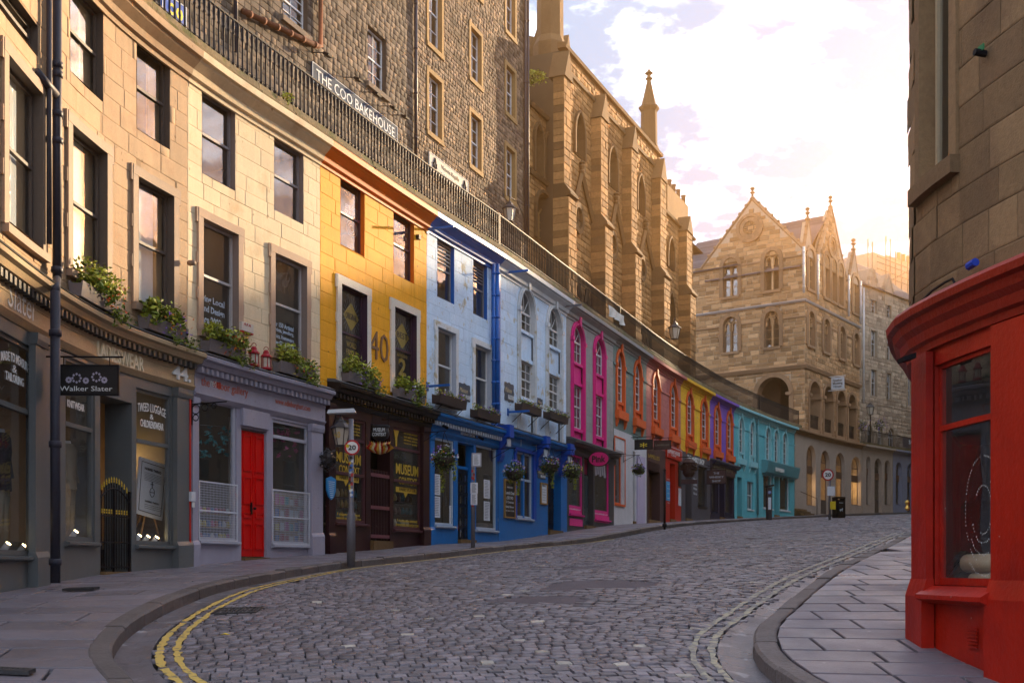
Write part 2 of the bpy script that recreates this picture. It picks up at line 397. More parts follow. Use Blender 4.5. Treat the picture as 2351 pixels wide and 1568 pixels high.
# ------------------------------------------------------------------ plan of the street
C0 = [(-5.2, 6.5), (-5.95, 9.5), (-6.3, 12.0), (-6.475, 14.3), (-6.647, 16.6), (-6.54, 19.3), (-5.98, 21.5), (-4.25, 26.0), (-2.14, 31.3), (-.28, 35.6), (2.22, 41.9), (4.56, 47.8), (8.74, 58.2), (11.63, 64.6), (13.87, 69.2), (15.99, 73.1), (20.3, 80.4), (29.3, 92.4), (35.2, 98.3), (43, 104.5)]
_t = Surf(C0); ks = np.linspace(0, _t.len, 90); C = Surf([_t.at(s, -.35) for s in ks])      # wall face of the terrace front
TERR = EYE + 9.9
RW = Surf([(5.9, 4.4), (4.95, 6.3), (4.42, 7.5), (4.15, 8.4), (4.0, 9.13), (3.89, 9.95), (3.86, 10.5), (3.9, 11.03), (4.09, 11.6), (5.05, 13.7), (11.2, 26.9), (15.6, 36.5), (21.6, 50.0), (28.8, 66.5), (38, 84), (48, 101), (58, 117), (70, 136), (80, 152)], side=-1)   # right-hand wall
BASE = [(0, 1360), (75, 1345), (140, 1335), (230, 1317), (300, 1311), (410, 1303), (440, 1300), (550, 1285), (620, 1280), (735, 1272), (860, 1262), (985, 1250), (1140, 1243), (1300, 1220), (1400, 1206), (1480, 1201), (1600, 1194), (1690, 1190), (1830, 1184), (2000, 1179), (2100, 1177)]
pts = []
for x, y in BASE:
    s = C.hit(x); X, Y = C.at(s); pts.append((X, Y, (HYV - y) * Y / FV))
_KLc = [(-1.0, 5.6), (-2.2, 7.4), (-2.85, 8.6), (-3.5, 9.9), (-3.85, 11.2), (-4.0, 12.5), (-4.08, 14.0), (-4.12, 15.8), (-4.0, 18.2)]
for X, Y, h in ((-2.85, 8.6, -.888), (-3.88, 11.4, -.60), (-4.05, 12.3, -.49), (-4.1, 13.9, -.355), (-4.1, 15.8, -.225), (-4.0, 18.2, -.12)): pts.append((X, Y, h))
for X, Y, h in ((3.88, 10.85, -.669), (3.98, 9.3, -.917), (2.25, 8.9, -.92), (2.24, 10.4, -.70), (2.96, 12.5, -.433), (4.3, 15.5, -.06), (6.35, 20, .29), (9.6, 27, .88), (16, 40, 1.75), (25, 60, 2.95), (35, 79, 4.2), (48, 97, 5.2),
                (0, 2, -1.5), (0, 0, -1.65), (-5.5, 7, -.85), (4.5, 5, -1.3), (-2, -6, -2.1), (3, -8, -2.2), (-9, 22, .1), (-6, 34, .75), (2, 60, 2.2)): pts.append((X, Y, h))
TP = np.array(pts)
def _tps_fit(P, lam=.02):
    n = len(P); d = np.hypot(P[:, None, 0] - P[None, :, 0], P[:, None, 1] - P[None, :, 1])
    K = np.where(d > 0, d * d * np.log(np.maximum(d, 1e-9)), 0) + lam * n * np.eye(n) * 2
    A = np.zeros((n + 3, n + 3)); A[:n, :n] = K; Q = np.c_[np.ones(n), P[:, :2]]; A[:n, n:] = Q; A[n:, :n] = Q.T
    return np.linalg.solve(A, np.r_[P[:, 2], 0, 0, 0])
TW = _tps_fit(TP)
def GG(X, Y):
    X = np.asarray(X, float); Y = np.asarray(Y, float)
    d = np.hypot(X[..., None] - TP[:, 0], Y[..., None] - TP[:, 1]); U = np.where(d > 0, d * d * np.log(np.maximum(d, 1e-9)), 0)
    n = len(TP); return U @ TW[:n] + TW[n] + TW[n + 1] * X + TW[n + 2] * Y + EYE
def G(X, Y): return float(GG(X, Y))
def gz(S, n, off=0.0): return lambda s: G(*S.at(s, n)) + off
_far = [C.at(s, 2.55) for s in np.linspace(C.hit(480), C.len, 26)]
_far = [q for q in _far if q[1] > 19.8]
KL = Surf(_KLc + _far)
KR = Surf([(4.6, 4.8), (3.2, 6.9), (2.45, 8.2), (2.22, 9.3), (2.2, 10.2), (2.35, 11), (2.96, 12.5), (4.3, 15.5), (6.35, 20), (9.6, 27), (15.0, 39), (23.4, 58.5), (32.4, 77.5), (42, 95)], side=-1)
KERB = .16
def xl(Y): return np.interp(Y, KL.P[:, 1], KL.P[:, 0])
def xr(Y): return np.interp(Y, KR.P[:, 1], KR.P[:, 0])
def RZ(X, Y):
    """road surface: below kerb top, cambered"""
    u = np.clip((X - xl(Y)) / np.maximum(.1, xr(Y) - xl(Y)), 0, 1); return GG(X, Y) - KERB + .05 * (1 - (2 * u - 1) ** 2)
def ray_ground(xv, yv, f=None):
    f = f or (lambda X, Y: float(RZ(np.array(X), np.array(Y)))); t = (xv - CXV) / FV; best = None
    for z in np.arange(4, 110, .1):
        e = f(t * z, z) - EYE - (HYV - yv) * z / FV
        if e >= 0: return t * z, z
    return t * 100, 100
# ------------------------------------------------------------------ ground, road, setts
M_earth = mat('earth', (.055, .05, .048), .9)
M_joint = mat('sett_joints', (.012, .011, .0115), .9, bump=.5, bs=60)
M_sett = mat('worn_setts', (.132, .110, .122), .34, var=.14, vs=.55, fine=.16, fs=28, bump=.85, bs=34, rnd=.38, sheen=(.175, .148, .160), spec=.5, rvar=.22)
M_settp = mat('pale_sett', (.40, .35, .30), .6, fine=.2, bump=.7, bs=40, rnd=.25)
M_patch = mat('asphalt_patch', (.125, .10, .11), .75, var=.2, fine=.25, fs=60, bump=1.0, bs=90)
M_slab = mat('paving_stone', (.150, .126, .142), .46, var=.16, vs=.8, fine=.1, fs=30, bump=.4, bs=60, rnd=.16, sheen=(.135, .112, .128), chip=((.30, .28, .28), 11.0, .735), rvar=.32, spec=.45)
M_kerb = mat('kerb_stone', (.115, .092, .086), .6, var=.3, vs=2.5, fine=.25, fs=24, bump=1.0, bs=22, rnd=.18)
M_gut = mat('gutter_stone', (.115, .10, .11), .36, col2=(.28, .26, .27), c2s=2.6, c2lo=.6, c2hi=.66, var=.25, vs=1.6, fine=.15, bump=.5, bs=40, rnd=.15, rvar=.25)
M_iron = mat('cast_iron', (.045, .04, .04), .55, fine=.2, bump=.4, metal=.3)
def grid_mesh(name, xs, ys, zf, m, kind='structure', parent=None):
    X, Y = np.meshgrid(xs, ys); Z = zf(X, Y); V = np.stack([X, Y, Z], -1).reshape(-1, 3); nx, ny = len(xs), len(ys)
    i = (np.arange(ny - 1)[:, None] * nx + np.arange(nx - 1)[None]).reshape(-1); F = np.stack([i, i + 1, i + nx + 1, i + nx], 1)
    o = npobj(name, V, F, m, parent, smooth=True)
    if kind: o['kind'] = kind
    return o
def gclip(X, Y):
    e = np.clip(GG(np.clip(X, -14, 70), np.clip(Y, -12, 118)), EYE - 3.0, EYE + 7); return e - .35
o = grid_mesh('ground', np.r_[-400, -120, np.arange(-60, 121, 3.), 250, 420], np.r_[-300, -80, np.arange(-20, 150, 3.), 300, 700], gclip, M_earth); o['label'] = 'dark earth sheet under the whole street'
# the road bed as one strip following both kerbs, wide enough to run under kerbs and pavements
Ys = np.r_[np.arange(3.0, 30, .4), np.arange(30, 104, 1.2)]; us = np.linspace(0, 1, 17)
X = xl(Ys)[:, None] * (1 - us) + xr(Ys)[:, None] * us; Yg = np.repeat(Ys[:, None], len(us), 1); Z = RZ(X, Yg)
V = np.stack([X, Yg, Z], -1).reshape(-1, 3); nx = len(us); i = (np.arange(len(Ys) - 1)[:, None] * nx + np.arange(nx - 1)[None]).reshape(-1)
road = npobj('road', V, np.stack([i, i + 1, i + nx + 1, i + nx], 1), M_joint, None, True); tag(road, 'cobbled street of dark setts curving uphill', 'road', kind='structure')
SV = UV[:, [0, 2, 1]].copy(); SV[4:8, :2] *= .97; SV[4:8, 2] = .78; SV[8:, :2] = np.sign(SV[8:, :2]) * np.array([.475, .445]); SV[:4, 2] = -.6
def setts(d, near):
    d = np.array(d, float); d /= np.linalg.norm(d); nn = np.array([d[1], -d[0]]); L = []
    # rows run along nn, stepped along d
    y1 = 17.5 if near else 66
    pitch = .122 if near else .098; o0 = np.array([0., 8.0]); rows = np.arange(-14 if near else -20, 75, pitch)
    for r in rows:
        v = -22 + random.random() * .3
        wob = .02 * math.sin(r * 3.1)
        lim = 34 if not near else 12
        while v < lim:
            ln = random.uniform(.115, .16) if near else random.uniform(.13, .24)
            c = o0 + d * (r + wob + random.uniform(-.008, .008)) + nn * (v + ln / 2); v += ln
            x, y = c
            if y < 6.8 or y > y1 or abs(x) > .49 * y + .5: continue
            if not (xl(y) + .40 < x < xr(y) - .36): continue
            side = (x + .1) * (10.3 - 13.2) - (y - 13.2) * (1.86 + .1)      # which side of the change in paving
            bend = .25 * math.sin(x * 1.7)
            if near != (side + bend > 0): continue
            L.append((x, y, ln, pitch))
    ang = math.atan2(nn[1], nn[0]); return [(x, y, l, p, ang) for x, y, l, p in L]
BL = []       # blobs of bare asphalt where setts are buried
for xv, yv, rx, ry in ((1385, 1346, .85, .6), (1235, 1384, .7, .38), (1290, 1356, .4, .25), (1350, 1306, .45, .4), (1415, 1279, .5, .4), (1560, 1234, .9, 1.2), (1860, 1222, .9, 1.0)):
    X0, Y0 = ray_ground(xv, yv); BL.append((X0, Y0, rx, ry))
def in_blob(x, y, k=1.0): return any(((x - a) / rx) ** 2 + ((y - b) / ry) ** 2 < k for a, b, rx, ry in BL)
ALL = setts((-.22, .975), True) + setts((.383, .924), False)
ALL = [q for q in ALL if not in_blob(q[0], q[1], .8)]
A = np.array(ALL); zc = RZ(A[:, 0], A[:, 1]); n = len(A)
tilt = rng.normal(0, .022, (n, 2)); lift = rng.normal(0, .004, n)
gx = (RZ(A[:, 0] + .1, A[:, 1]) - zc) / .1; gy = (RZ(A[:, 0], A[:, 1] + .1) - zc) / .1
SC = np.stack([A[:, 2] - rng.uniform(.008, .020, n), A[:, 3] - rng.uniform(.010, .022, n), np.full(n, .030)], 1)
jit = 1 + rng.normal(0, .03, (n, 12, 1)) * np.array([1, 1, 0])
P = SV[None] * SC[:, None, :] * jit
ang = A[:, 4] + rng.normal(0, .03, n); ca, sa = np.cos(ang)[:, None], np.sin(ang)[:, None]
lx, ly = P[..., 0] * ca - P[..., 1] * sa, P[..., 0] * sa + P[..., 1] * ca
lz = P[..., 2] + lx * (gx + tilt[:, 0])[:, None] + ly * (gy + tilt[:, 1])[:, None] + lift[:, None]
Wv = np.stack([lx, ly, lz], -1)
order = np.argsort(np.hypot(A[:, 0], A[:, 1])); vis = [k for k in order if A[k, 1] > 8.9 and abs(A[k, 0]) < .45 * A[k, 1]]
own = set(vis[:300]); pale = set(int(k) for k in rng.choice(n, int(n * .009), replace=False))
for k in vis[:300]:
    me = bpy.data.meshes.new('sett'); me.from_pydata(Wv[k].tolist(), [], UF.tolist()); me.materials.append(M_settp if k in pale else M_sett); me.update()
    q = bpy.data.objects.new('sett', me); COL.objects.link(q); q.parent = road; q.location = (A[k, 0], A[k, 1], zc[k])
for nm, sel, m in (('sett_paving', [k for k in range(n) if k not in own and k not in pale], M_sett), ('pale_sett_paving', [k for k in range(n) if k not in own and k in pale], M_settp)):
    sel = np.array(sel); W = (Wv[sel] + np.stack([A[sel, 0], A[sel, 1], zc[sel]], -1)[:, None]).reshape(-1, 3)
    q = npobj(nm, W, (UF[None] + (np.arange(len(sel)) * 12)[:, None, None]).reshape(-1, 4), m, road); q['kind'] = 'stuff'
for X0, Y0, rx, ry in BL:
    mb = MB(); k = 26; ph = random.random() * 6; ring = []
    vs = [(X0, Y0, float(RZ(np.array(X0), np.array(Y0))) + .030)]
    for j in range(k):
        a = 2 * math.pi * j / k; r = 1 + .16 * math.sin(3 * a + ph) + .10 * math.sin(7 * a + 2 * ph) + random.uniform(-.05, .05)
        for f, dz in ((.8, .027), (1.02, .008)):
            x, y = X0 + rx * r * f * math.cos(a), Y0 + ry * r * f * math.sin(a); vs.append((x, y, float(RZ(np.array(x), np.array(y))) + dz))
    fs = []
    for j in range(k):
        a, b = 1 + 2 * j, 1 + 2 * ((j + 1) % k); fs += [(0, a, b), (a, a + 1, b + 1, b)]
    mb.add(vs, fs); obj('asphalt_patch', mb, M_patch, road, True)
# far setts: beyond the built pieces the road is one rough sheet
# ------------------------------------------------------------------ kerbs, gutters, yellow lines
def kerb_run(S, name, label, lo, hi):
    k = thing(name, label, 'kerb', S.p(lo, 0, G(*S.at(lo))), kind='structure'); s = lo
    while s < hi:
        l = random.uniform(.75, 1.15) if s < lo + 30 else random.uniform(1.2, 1.8); e = s + l - .024
        z = gz(S, 0); d = random.uniform(-.012, .010); wd = random.uniform(.19, .22)
        mb = MB(); sprof(mb, S, s, e, [(-wd, lambda q: z(q) - .25), (-wd, lambda q: z(q) + d - .004), (-wd + .02, lambda q: z(q) + d + .006), (-.03, lambda q: z(q) + d + .004), (-.003, lambda q: z(q) + d - .022), (random.uniform(-.012, .012), lambda q: z(q) - .25)])
        obj('kerb_stone', mb, M_kerb, k); s += l
    return k
kerb_run(KL, 'kerb', 'long kerb of worn stones along the coloured shopfronts', 1.0, KL.len - 6)
kerb_run(KR, 'kerb', 'curved kerb of stones round the red corner shop pavement', 1.5, 46)
def gutter_run(S, name, label, lo, hi):
    k = thing(name, label, 'gutter', S.p(lo, 0, G(*S.at(lo))), kind='structure'); s = lo
    while s < hi:
        l = random.uniform(.8, 1.3); e = s + l - .012; r = lambda n, dz: (lambda q: float(RZ(*[np.array(v) for v in S.at(q, n)])) + dz)
        mb = MB(); sprof(mb, S, s, e, [(-.02, r(0, -.2)), (.002, r(0, .016)), (.12, r(.12, .004)), (.22, r(.22, .008)), (.33, r(.33, .026)), (.335, r(.33, -.2))]); obj('gutter_stone', mb, M_gut, k); s += l
gutter_run(KL, 'gutter', 'stone gutter channel beside the left kerb', 1.0, 30)
gutter_run(KR, 'gutter', 'wet stone gutter channel beside the right kerb', 1.5, 30)
def line_mat(nm, col, bare, lo, hi):
    m = bpy.data.materials.new(nm); m.use_nodes = True; t = m.node_tree; b = t.nodes['Principled BSDF']; b.inputs['Roughness'].default_value = .65
    g = t.nodes.new('ShaderNodeNewGeometry'); nz = t.nodes.new('ShaderNodeTexNoise'); nz.inputs['Scale'].default_value = 14; nz.inputs['Detail'].default_value = 6; t.links.new(g.outputs['Position'], nz.inputs['Vector'])
    r = t.nodes.new('ShaderNodeValToRGB'); r.color_ramp.elements[0].position = lo; r.color_ramp.elements[1].position = hi; t.links.new(nz.outputs[0], r.inputs[0])
    x = t.nodes.new('ShaderNodeMixRGB'); x.inputs[1].default_value = lin(bare) + (1,); x.inputs[2].default_value = lin(col) + (1,); t.links.new(r.outputs[0], x.inputs[0]); t.links.new(x.outputs[0], b.inputs['Base Color']); return m
M_yl = line_mat('yellow_road_paint', (.52, .34, .07), (.16, .12, .06), .34, .44); M_yl2 = line_mat('faded_yellow_road_paint', (.36, .31, .20), (.16, .14, .13), .46, .56)
def yline(S, n0, n1, lo, hi, m, label):
    mb = MB(); cs = np.arange(lo, hi, .09); vs = []
    for s in cs:
        a, b = n0 + random.uniform(-.018, .014), n1 + random.uniform(-.014, .018)
        for n in (a, b): X, Y = S.at(s, n); vs.append((X, Y, float(RZ(np.array(X), np.array(Y))) + .037))
    mb.add(vs, [(2 * i, 2 * i + 1, 2 * i + 3, 2 * i + 2) for i in range(len(cs) - 1)])
    q = obj('yellow_line', mb, m); tag(q, label, 'road marking', kind='structure')
yline(KL, .37, .435, 1.0, 34, M_yl, 'yellow line nearer the kerb of the shops on the left'); yline(KL, .53, .595, 1.0, 34, M_yl, 'yellow line farther from the kerb of the shops on the left')
yline(KR, .35, .41, 1.5, 26, M_yl2, 'faded yellow line nearer the kerb of the red corner shop'); yline(KR, .52, .58, 1.5, 26, M_yl2, 'faded yellow line farther from the kerb of the red corner shop')
# ------------------------------------------------------------------ pavements of stone slabs
def slab(par, q, m=M_slab, lift=None):
    l = random.uniform(-.003, .003) if lift is None else lift; c = np.mean(q, 0); v = []
    for f, dz in ((1, -.12), (1, -.008), (.985, 0)):
        for x, y in q: X, Y = c[0] + (x - c[0]) * f, c[1] + (y - c[1]) * f; v.append((X, Y, G(X, Y) + l + dz))
    mb = MB(); mb.add(v, [(0, 1, 5, 4), (1, 2, 6, 5), (2, 3, 7, 6), (3, 0, 4, 7), (4, 5, 9, 8), (5, 6, 10, 9), (6, 7, 11, 10), (7, 4, 8, 11), (8, 9, 10, 11)]); return obj('paving_slab', mb, m, par)
g_ = .017
pl = thing('pavement', 'dark slab pavement along the row of coloured shops', 'pavement', C.p(0, 0, G(*C.at(0))), kind='structure')
s = .3; mbed = MB()
def nk(s):      # distance from the wall to the back of the kerb
    x, y = C.at(s); nx_, ny_ = C.nrm(s); f = np.linspace(1.2, 4.5, 67); e = [x + nx_ * a - (xl(y + ny_ * a) - .17) for a in f]
    return float(np.interp(0, e, f)) if e[0] < 0 < e[-1] else (4.5 if e[-1] < 0 else 1.2)
s_end = C.hit(2085); sb0 = s
while s < s_end:
    far = C.at(s)[1] > 40; d = random.choice((.55, .62, .68)) * (2.0 if far else 1); e = s + d; K0, K1 = nk(s), nk(e); n = -.12; first = True
    while n < max(K0, K1) - .05:
        l = random.uniform(.7, 1.15) if not first else random.uniform(.45, 1.0); first = False; n1 = n + l
        if n1 > min(K0, K1) - .3: a0, a1 = K0, K1
        else: a0 = a1 = n1
        b0 = b1 = n
        slab(pl, [C.at(s + g_, b0 + g_), C.at(s + g_, a0 - g_), C.at(e - g_, a1 - g_), C.at(e - g_, b1 + g_)]); n = n1 if a0 == n1 else 99
    mbed.add([C.p(s, -.12, G(*C.at(s, 0)) - .045), C.p(s, K0, G(*C.at(s, K0)) - .045), C.p(e, K1, G(*C.at(e, K1)) - .045), C.p(e, -.12, G(*C.at(e, 0)) - .045)], [(0, 1, 2, 3)])
    s = e
obj('bed', mbed, M_joint, pl)
pr = thing('pavement', 'grey slab pavement round the red corner shop', 'pavement', (3, 9, G(3, 9)), kind='structure')
def rwx(Y): return float(np.interp(Y, RW.P[:, 1], RW.P[:, 0])) + .12
Yc = 5.2; mbed = MB(); skew = .05
while Yc < 44:
    d = random.choice((.42, .48, .54)) * (1 if Yc < 15 else 1.5); Y1 = Yc + d; a = max(xr(Yc), xr(Yc)) + .31; b = rwx(Yc) + .3; x = a; first = True
    a0, a1, b0, b1 = xr(Yc) + .22, xr(Y1) + .22, rwx(Yc), rwx(Y1)
    while x < b:
        l = random.uniform(.5, .95) if not first else random.uniform(.3, .8); x1 = x + l; L0, L1 = (a0, a1) if first else (x, x); 
        if x1 > min(b0, b1) - .25: R0, R1 = b0, b1; x1 = 99
        else: R0 = R1 = x1
        if R0 > L0 + .05 and R1 > L1 + .05: slab(pr, [(L0 + g_, Yc + g_), (R0 - g_, Yc + g_), (R1 - g_, Y1 - g_), (L1 + g_, Y1 - g_)])
        x = x1; first = False
    mbed.add([(a0, Yc, G(a0, Yc) - .045), (b0, Yc, G(b0, Yc) - .045), (b1, Y1, G(b1, Y1) - .045), (a1, Y1, G(a1, Y1) - .045)], [(0, 1, 2, 3)])
    Yc = Y1
obj('bed', mbed, M_joint, pr)
# street irons
def grate(name, label, xv, yv, wx, wy, ang, f, bars=9):
    X0, Y0 = ray_ground(xv, yv, f); t = thing(name, label, 'grate', (X0, Y0, f(X0, Y0))); ca, sa = math.cos(ang), math.sin(ang)
    def pt(u, v, dz): X, Y = X0 + u * ca - v * sa, Y0 + u * sa + v * ca; return (X, Y, f(X, Y) + dz)
    def bar(u0, u1, v0, v1, z0, z1, nm):
        mb = MB(); mb.add([pt(u, v, z) for z in (z0, z1) for v in (v0, v1) for u in (u0, u1)], [(0, 2, 3, 1), (4, 5, 7, 6), (0, 1, 5, 4), (1, 3, 7, 5), (3, 2, 6, 7), (2, 0, 4, 6)]); obj(nm, mb, M_iron, t)
    a, b = wx / 2, wy / 2; fr = .035; bar(-a, a, -b, b, .012, .022, 'pan')
    bar(-a, a, -b, -b + fr, .0225, .045, 'frame'); bar(-a, a, b - fr, b, .0225, .045, 'frame'); bar(-a, -a + fr, -b + fr, b - fr, .0225, .045, 'frame'); bar(a - fr, a, -b + fr, b - fr, .0225, .045, 'frame')
    for i in range(bars): u = -a + fr + (i + .5) * (wx - 2 * fr) / bars; bar(u - .012, u + .012, -b + fr, b - fr, .0225, .042, 'bar')
    bar(-a + fr, a - fr, -.012, .012, .0225, .0425, 'cross_bar')
rzf = lambda X, Y: float(RZ(np.array(X), np.array(Y)))
grate('drain_grate', 'rusty square drain grate sunk in the setts by the yellow lines', 545, 1408, .52, .5, .05, rzf)
grate('cellar_grate', 'iron cellar grate in the pavement before the brown corner shop window', 186, 1357, .42, .22, .02, G, 7)
grate('pavement_cover', 'small iron cover in the slabs at the lower left corner', 32, 1548, .28, .14, .02, G, 5)
# ------------------------------------------------------------------ building kit
G_WIN = glass_mat('window_glass', ior=2.4, wob=.12, dirt_glare=.06); G_SHOP = glass_mat('shop_glass', ior=1.8, wob=.06, dirt_glare=.09)
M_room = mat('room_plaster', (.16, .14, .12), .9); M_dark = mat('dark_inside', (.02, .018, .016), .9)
M_white = mat('white_joinery', (.62, .60, .58), .5, fine=.08); M_blind_sky = mat('blind_and_sky_shine', (.66, .67, .68), .8); M_shut = mat('pine_shutter', (.36, .22, .10), .6)
M_black = mat('black_metal', (.006, .006, .009), .6, fine=.1, spec=.15); M_lead = mat('leadwork', (.10, .10, .105), .55, fine=.2, bump=.4)
M_moss = mat('mossy_stone', (.17, .125, .065), .9, var=.3, vs=2.5, fine=.3, fs=18, bump=1, bs=25, col2=(.10, .095, .03), c2s=3.0, rnd=.2)
M_pipe = mat('iron_pipe', (.035, .033, .045), .5, fine=.15)
_pm = {}
def pane_mesh(m):
    if m.name not in _pm:
        mb = MB(); mb.add([(-.5, 0, -.5), (.5, 0, -.5), (.5, 0, .5), (-.5, 0, .5)], [(0, 1, 2, 3)]); _pm[m.name] = unit_mesh('pane', mb, m)
    return _pm[m.name]
def pane(par, S, s0, s1, z0, z1, n, m):
    mid = (s0 + s1) / 2; x, y = S.at(mid, n); a = S.ang(mid) + (0 if S.side > 0 else math.pi)
    return inst('pane', pane_mesh(m), par, (x, y, (z0 + z1) / 2), rot=(R_(random.gauss(0, .25)), 0, a + R_(random.gauss(0, .35))), scale=(s1 - s0, 1, z1 - z0))
def sash(par, S, o, fm, rm, gm=None, nf=-.13, cols=1, rows=(1, 1), meet=.5, fw=.055, bar=.022, n_out=0.0, fan=0, inside=None, part='window', clear=True, blind=None):
    """sash window with frame, glazing bars, panes and reveal; the arch head gets a fan of bars"""
    gm = gm or G_WIN; f = MB(); s0, s1, z0 = o['s0'], o['s1'], o['z0']; zt = o['z1'] if o['sp'] is None else o['sp']; zm = z0 + (zt - z0) * meet; n0, n1 = nf - .03, nf + .02
    e = .006
    sbox(f, S, s0 + e, s0 + fw, n0, n1, z0 + e, zt); sbox(f, S, s1 - fw, s1 - e, n0, n1, z0 + e, zt); sbox(f, S, s0 + fw, s1 - fw, n0, n1 - .002, z0 + e, z0 + .07)
    if o['sp'] is None: sbox(f, S, s0 + fw, s1 - fw, n0, n1 - .002, zt - fw, zt - e)
    cells = []
    for (a, b, nr, dn) in ((z0 + .07, zm, rows[1], -.03), (zm + .04, zt - (fw if o['sp'] is None else 0), rows[0], 0)):
        if nr <= 0 or b - a < .05: continue
        for i in range(1, cols): c = s0 + fw + (s1 - s0 - 2 * fw) * i / cols; sbox(f, S, c - bar / 2, c + bar / 2, n0 + .012, n1 - .006, a, b)
        for j in range(1, nr): c = a + (b - a) * j / nr; sbox(f, S, s0 + fw, s1 - fw, n0 + .014, n1 - .008, c - bar / 2, c + bar / 2)
        for i in range(cols):
            for j in range(nr):
                L = s1 - s0 - 2 * fw; cells.append((s0 + fw + L * i / cols, s0 + fw + L * (i + 1) / cols, a + (b - a) * j / nr, a + (b - a) * (j + 1) / nr, nf - .008 + dn * .3))
    if meet > 0: sbox(f, S, s0 + fw, s1 - fw, n0 - .01, n1 + .004, zm - .005, zm + .045)
    if o['sp'] is not None:
        sbox(f, S, s0 + fw, s1 - fw, n0, n1 + .003, zt - .02, zt + .03)
        q = dict(o); q['s0'] += e; q['s1'] -= e; q['z1'] -= e; A = arch_pts(q, 12); q2 = dict(o); q2['s0'] += fw; q2['s1'] -= fw; q2['z1'] -= fw; B = arch_pts(q2, 12)
        for i in range(12):
            v = [S.p(p[0], nn, p[1]) for nn in (n1, n0) for p in (A[i], A[i + 1], B[i + 1], B[i])]; f.add(v, [(0, 1, 2, 3), (3, 2, 6, 7), (0, 4, 5, 1)])
        c = (s0 + s1) / 2; nb = fan or cols - 1 or 0
        for i in range(1, nb + 1):
            if fan: th = math.pi * i / (nb + 1); e1 = (c + ((s1 - s0) / 2 - fw) * math.cos(th), zt + (o['z1'] - fw - zt) * math.sin(th)); b0 = (c, zt)
            else: x = s0 + (s1 - s0) * i / (nb + 1); b0 = (x, zt); e1 = (x, zt + (o['z1'] - fw - zt) * .8)
            f.tube([S.p(b0[0], nf, b0[1]), S.p(e1[0], nf, e1[1])], bar * .55, 4)
    W = obj(part, f, fm, par)
    if o['sp'] is not None:
        v = [S.p(p[0], nf - .006, p[1]) for p in B]; g = MB(); g.add(v, [tuple(range(len(v)))]); obj('pane', g, gm, W)
    for c in cells: pane(W, S, *c, gm)
    if rm is not None:
        r = MB(); sreveal(r, S, o, n_out, nf - .03); obj('reveal', r, rm, W)
    if blind:
        b = MB(); sbox(b, S, s0 + fw, s1 - fw, nf - .10, nf - .09, zt - (zt - z0) * blind, zt - .02); obj('blind', b, M_blind_sky, W)  # on the tan front this panel stands in for sky mirrored in the glass
    if inside:
        b = MB(); sbox(b, S, s1 - (s1 - s0) * .34, s1 - .02, nf - .14, nf - .09, z0 + .02, zt - .02); obj('shutter', b, inside, W)
    return W
def surround(par, S, o, wd, m, n1=.05, lug=True, sill=True, n0=0.0):
    mb = MB(); s0, s1, z0, z1 = o['s0'], o['s1'], o['z0'], o['z1']
    sbox(mb, S, s0 - wd, s0 - .002, n0, n1, z0 - .06, z1); sbox(mb, S, s1 + .002, s1 + wd, n0, n1, z0 - .06, z1); sbox(mb, S, s0 - wd, s1 + wd, n0, n1 + .003, z1 + .002, z1 + wd)
    if lug:
        for a, b in ((s0 - wd - .05, s0 - wd), (s1 + wd, s1 + wd + .05)):
            sbox(mb, S, a, b, n0, n1 - .006, z1 - .12, z1 + wd - .004)
            for k in (0.30, .62): sbox(mb, S, a + (.02 if a < s0 else 0), b - (0 if a < s0 else .02), n0, n1 - .008, z0 + (z1 - z0) * k - .1, z0 + (z1 - z0) * k + .12)
    if sill: sbox(mb, S, s0 - wd * .9, s1 + wd * .9, n0, n1 + .05, z0 - .18, z0 - .062)
    return obj('surround', mb, m, par)
def body(par, S, s0, s1, z0, z1, dep=4.5, m=None, floors=(), n0=-.012):
    mb = MB(); cs = S.cuts(s0, s1, .8)
    for s, fl in ((s0 + .004, 1), (s1 - .004, -1)): mb.add([S.p(s, n0, z0), S.p(s, -dep, z0), S.p(s, -dep, z1), S.p(s, n0, z1)], [(0, 1, 2, 3)])
    for i in range(len(cs) - 1):
        a, b = max(cs[i], s0 + .004), min(cs[i + 1], s1 - .004)
        mb.add([S.p(a, -dep, z0), S.p(b, -dep, z0), S.p(b, -dep, z1), S.p(a, -dep, z1)], [(0, 1, 2, 3)])
        for z in (z0, z1) + tuple(floors): mb.add([S.p(a, n0 - .02, z), S.p(b, n0 - .02, z), S.p(b, -dep, z), S.p(a, -dep, z)], [(0, 1, 2, 3)])
    return obj('inner_walls', mb, m or M_room, par)
def front(par, S, s0, s1, z0, z1, ops, m, block=None, name='wall', **k):
    mb = MB(); dpt = k.get('depth', .012); swall(mb, S, s0, s1, z0, z1, ops, -dpt); wo = obj(name, mb, m if block is None else block[0], par)
    if block is not None:
        masonry(wo, S, s0, s1, z0, z1, ops, m, n=-dpt, **k)
        for o in ops:
            if o['sp'] is not None:      # the stone above an arch
                q = MB(); ap = arch_pts(o)
                for i in range(len(ap) - 1):
                    (a, c), (b, d) = ap[i], ap[i + 1]; v = [S.p(a, 0, c), S.p(b, 0, d), S.p(b, 0, o['z1']), S.p(a, 0, o['z1'])]; q.add(v, [(0, 1, 2, 3)])
                obj('arch_stone', q, m, wo)
    return wo
def sy(x, y, n=0.0): return C.z(x, y, n)
def cornice(par, s0, s1, m, zt=None, drop=.55, proj=.36, S=None):
    z = zt or TERR; S = S or C; mb = MB()
    sprof(mb, S, s0, s1, [(-.02, z - drop), (.03, z - drop), (.04, z - drop + .08), (.10, z - drop + .11), (.13, z - drop + .22), (.27, z - drop + .34), (.29, z - .17), (.35, z - .15), (.36, z - .03), (.33, z), (-.02, z)])
    return obj('cornice', mb, m, par)
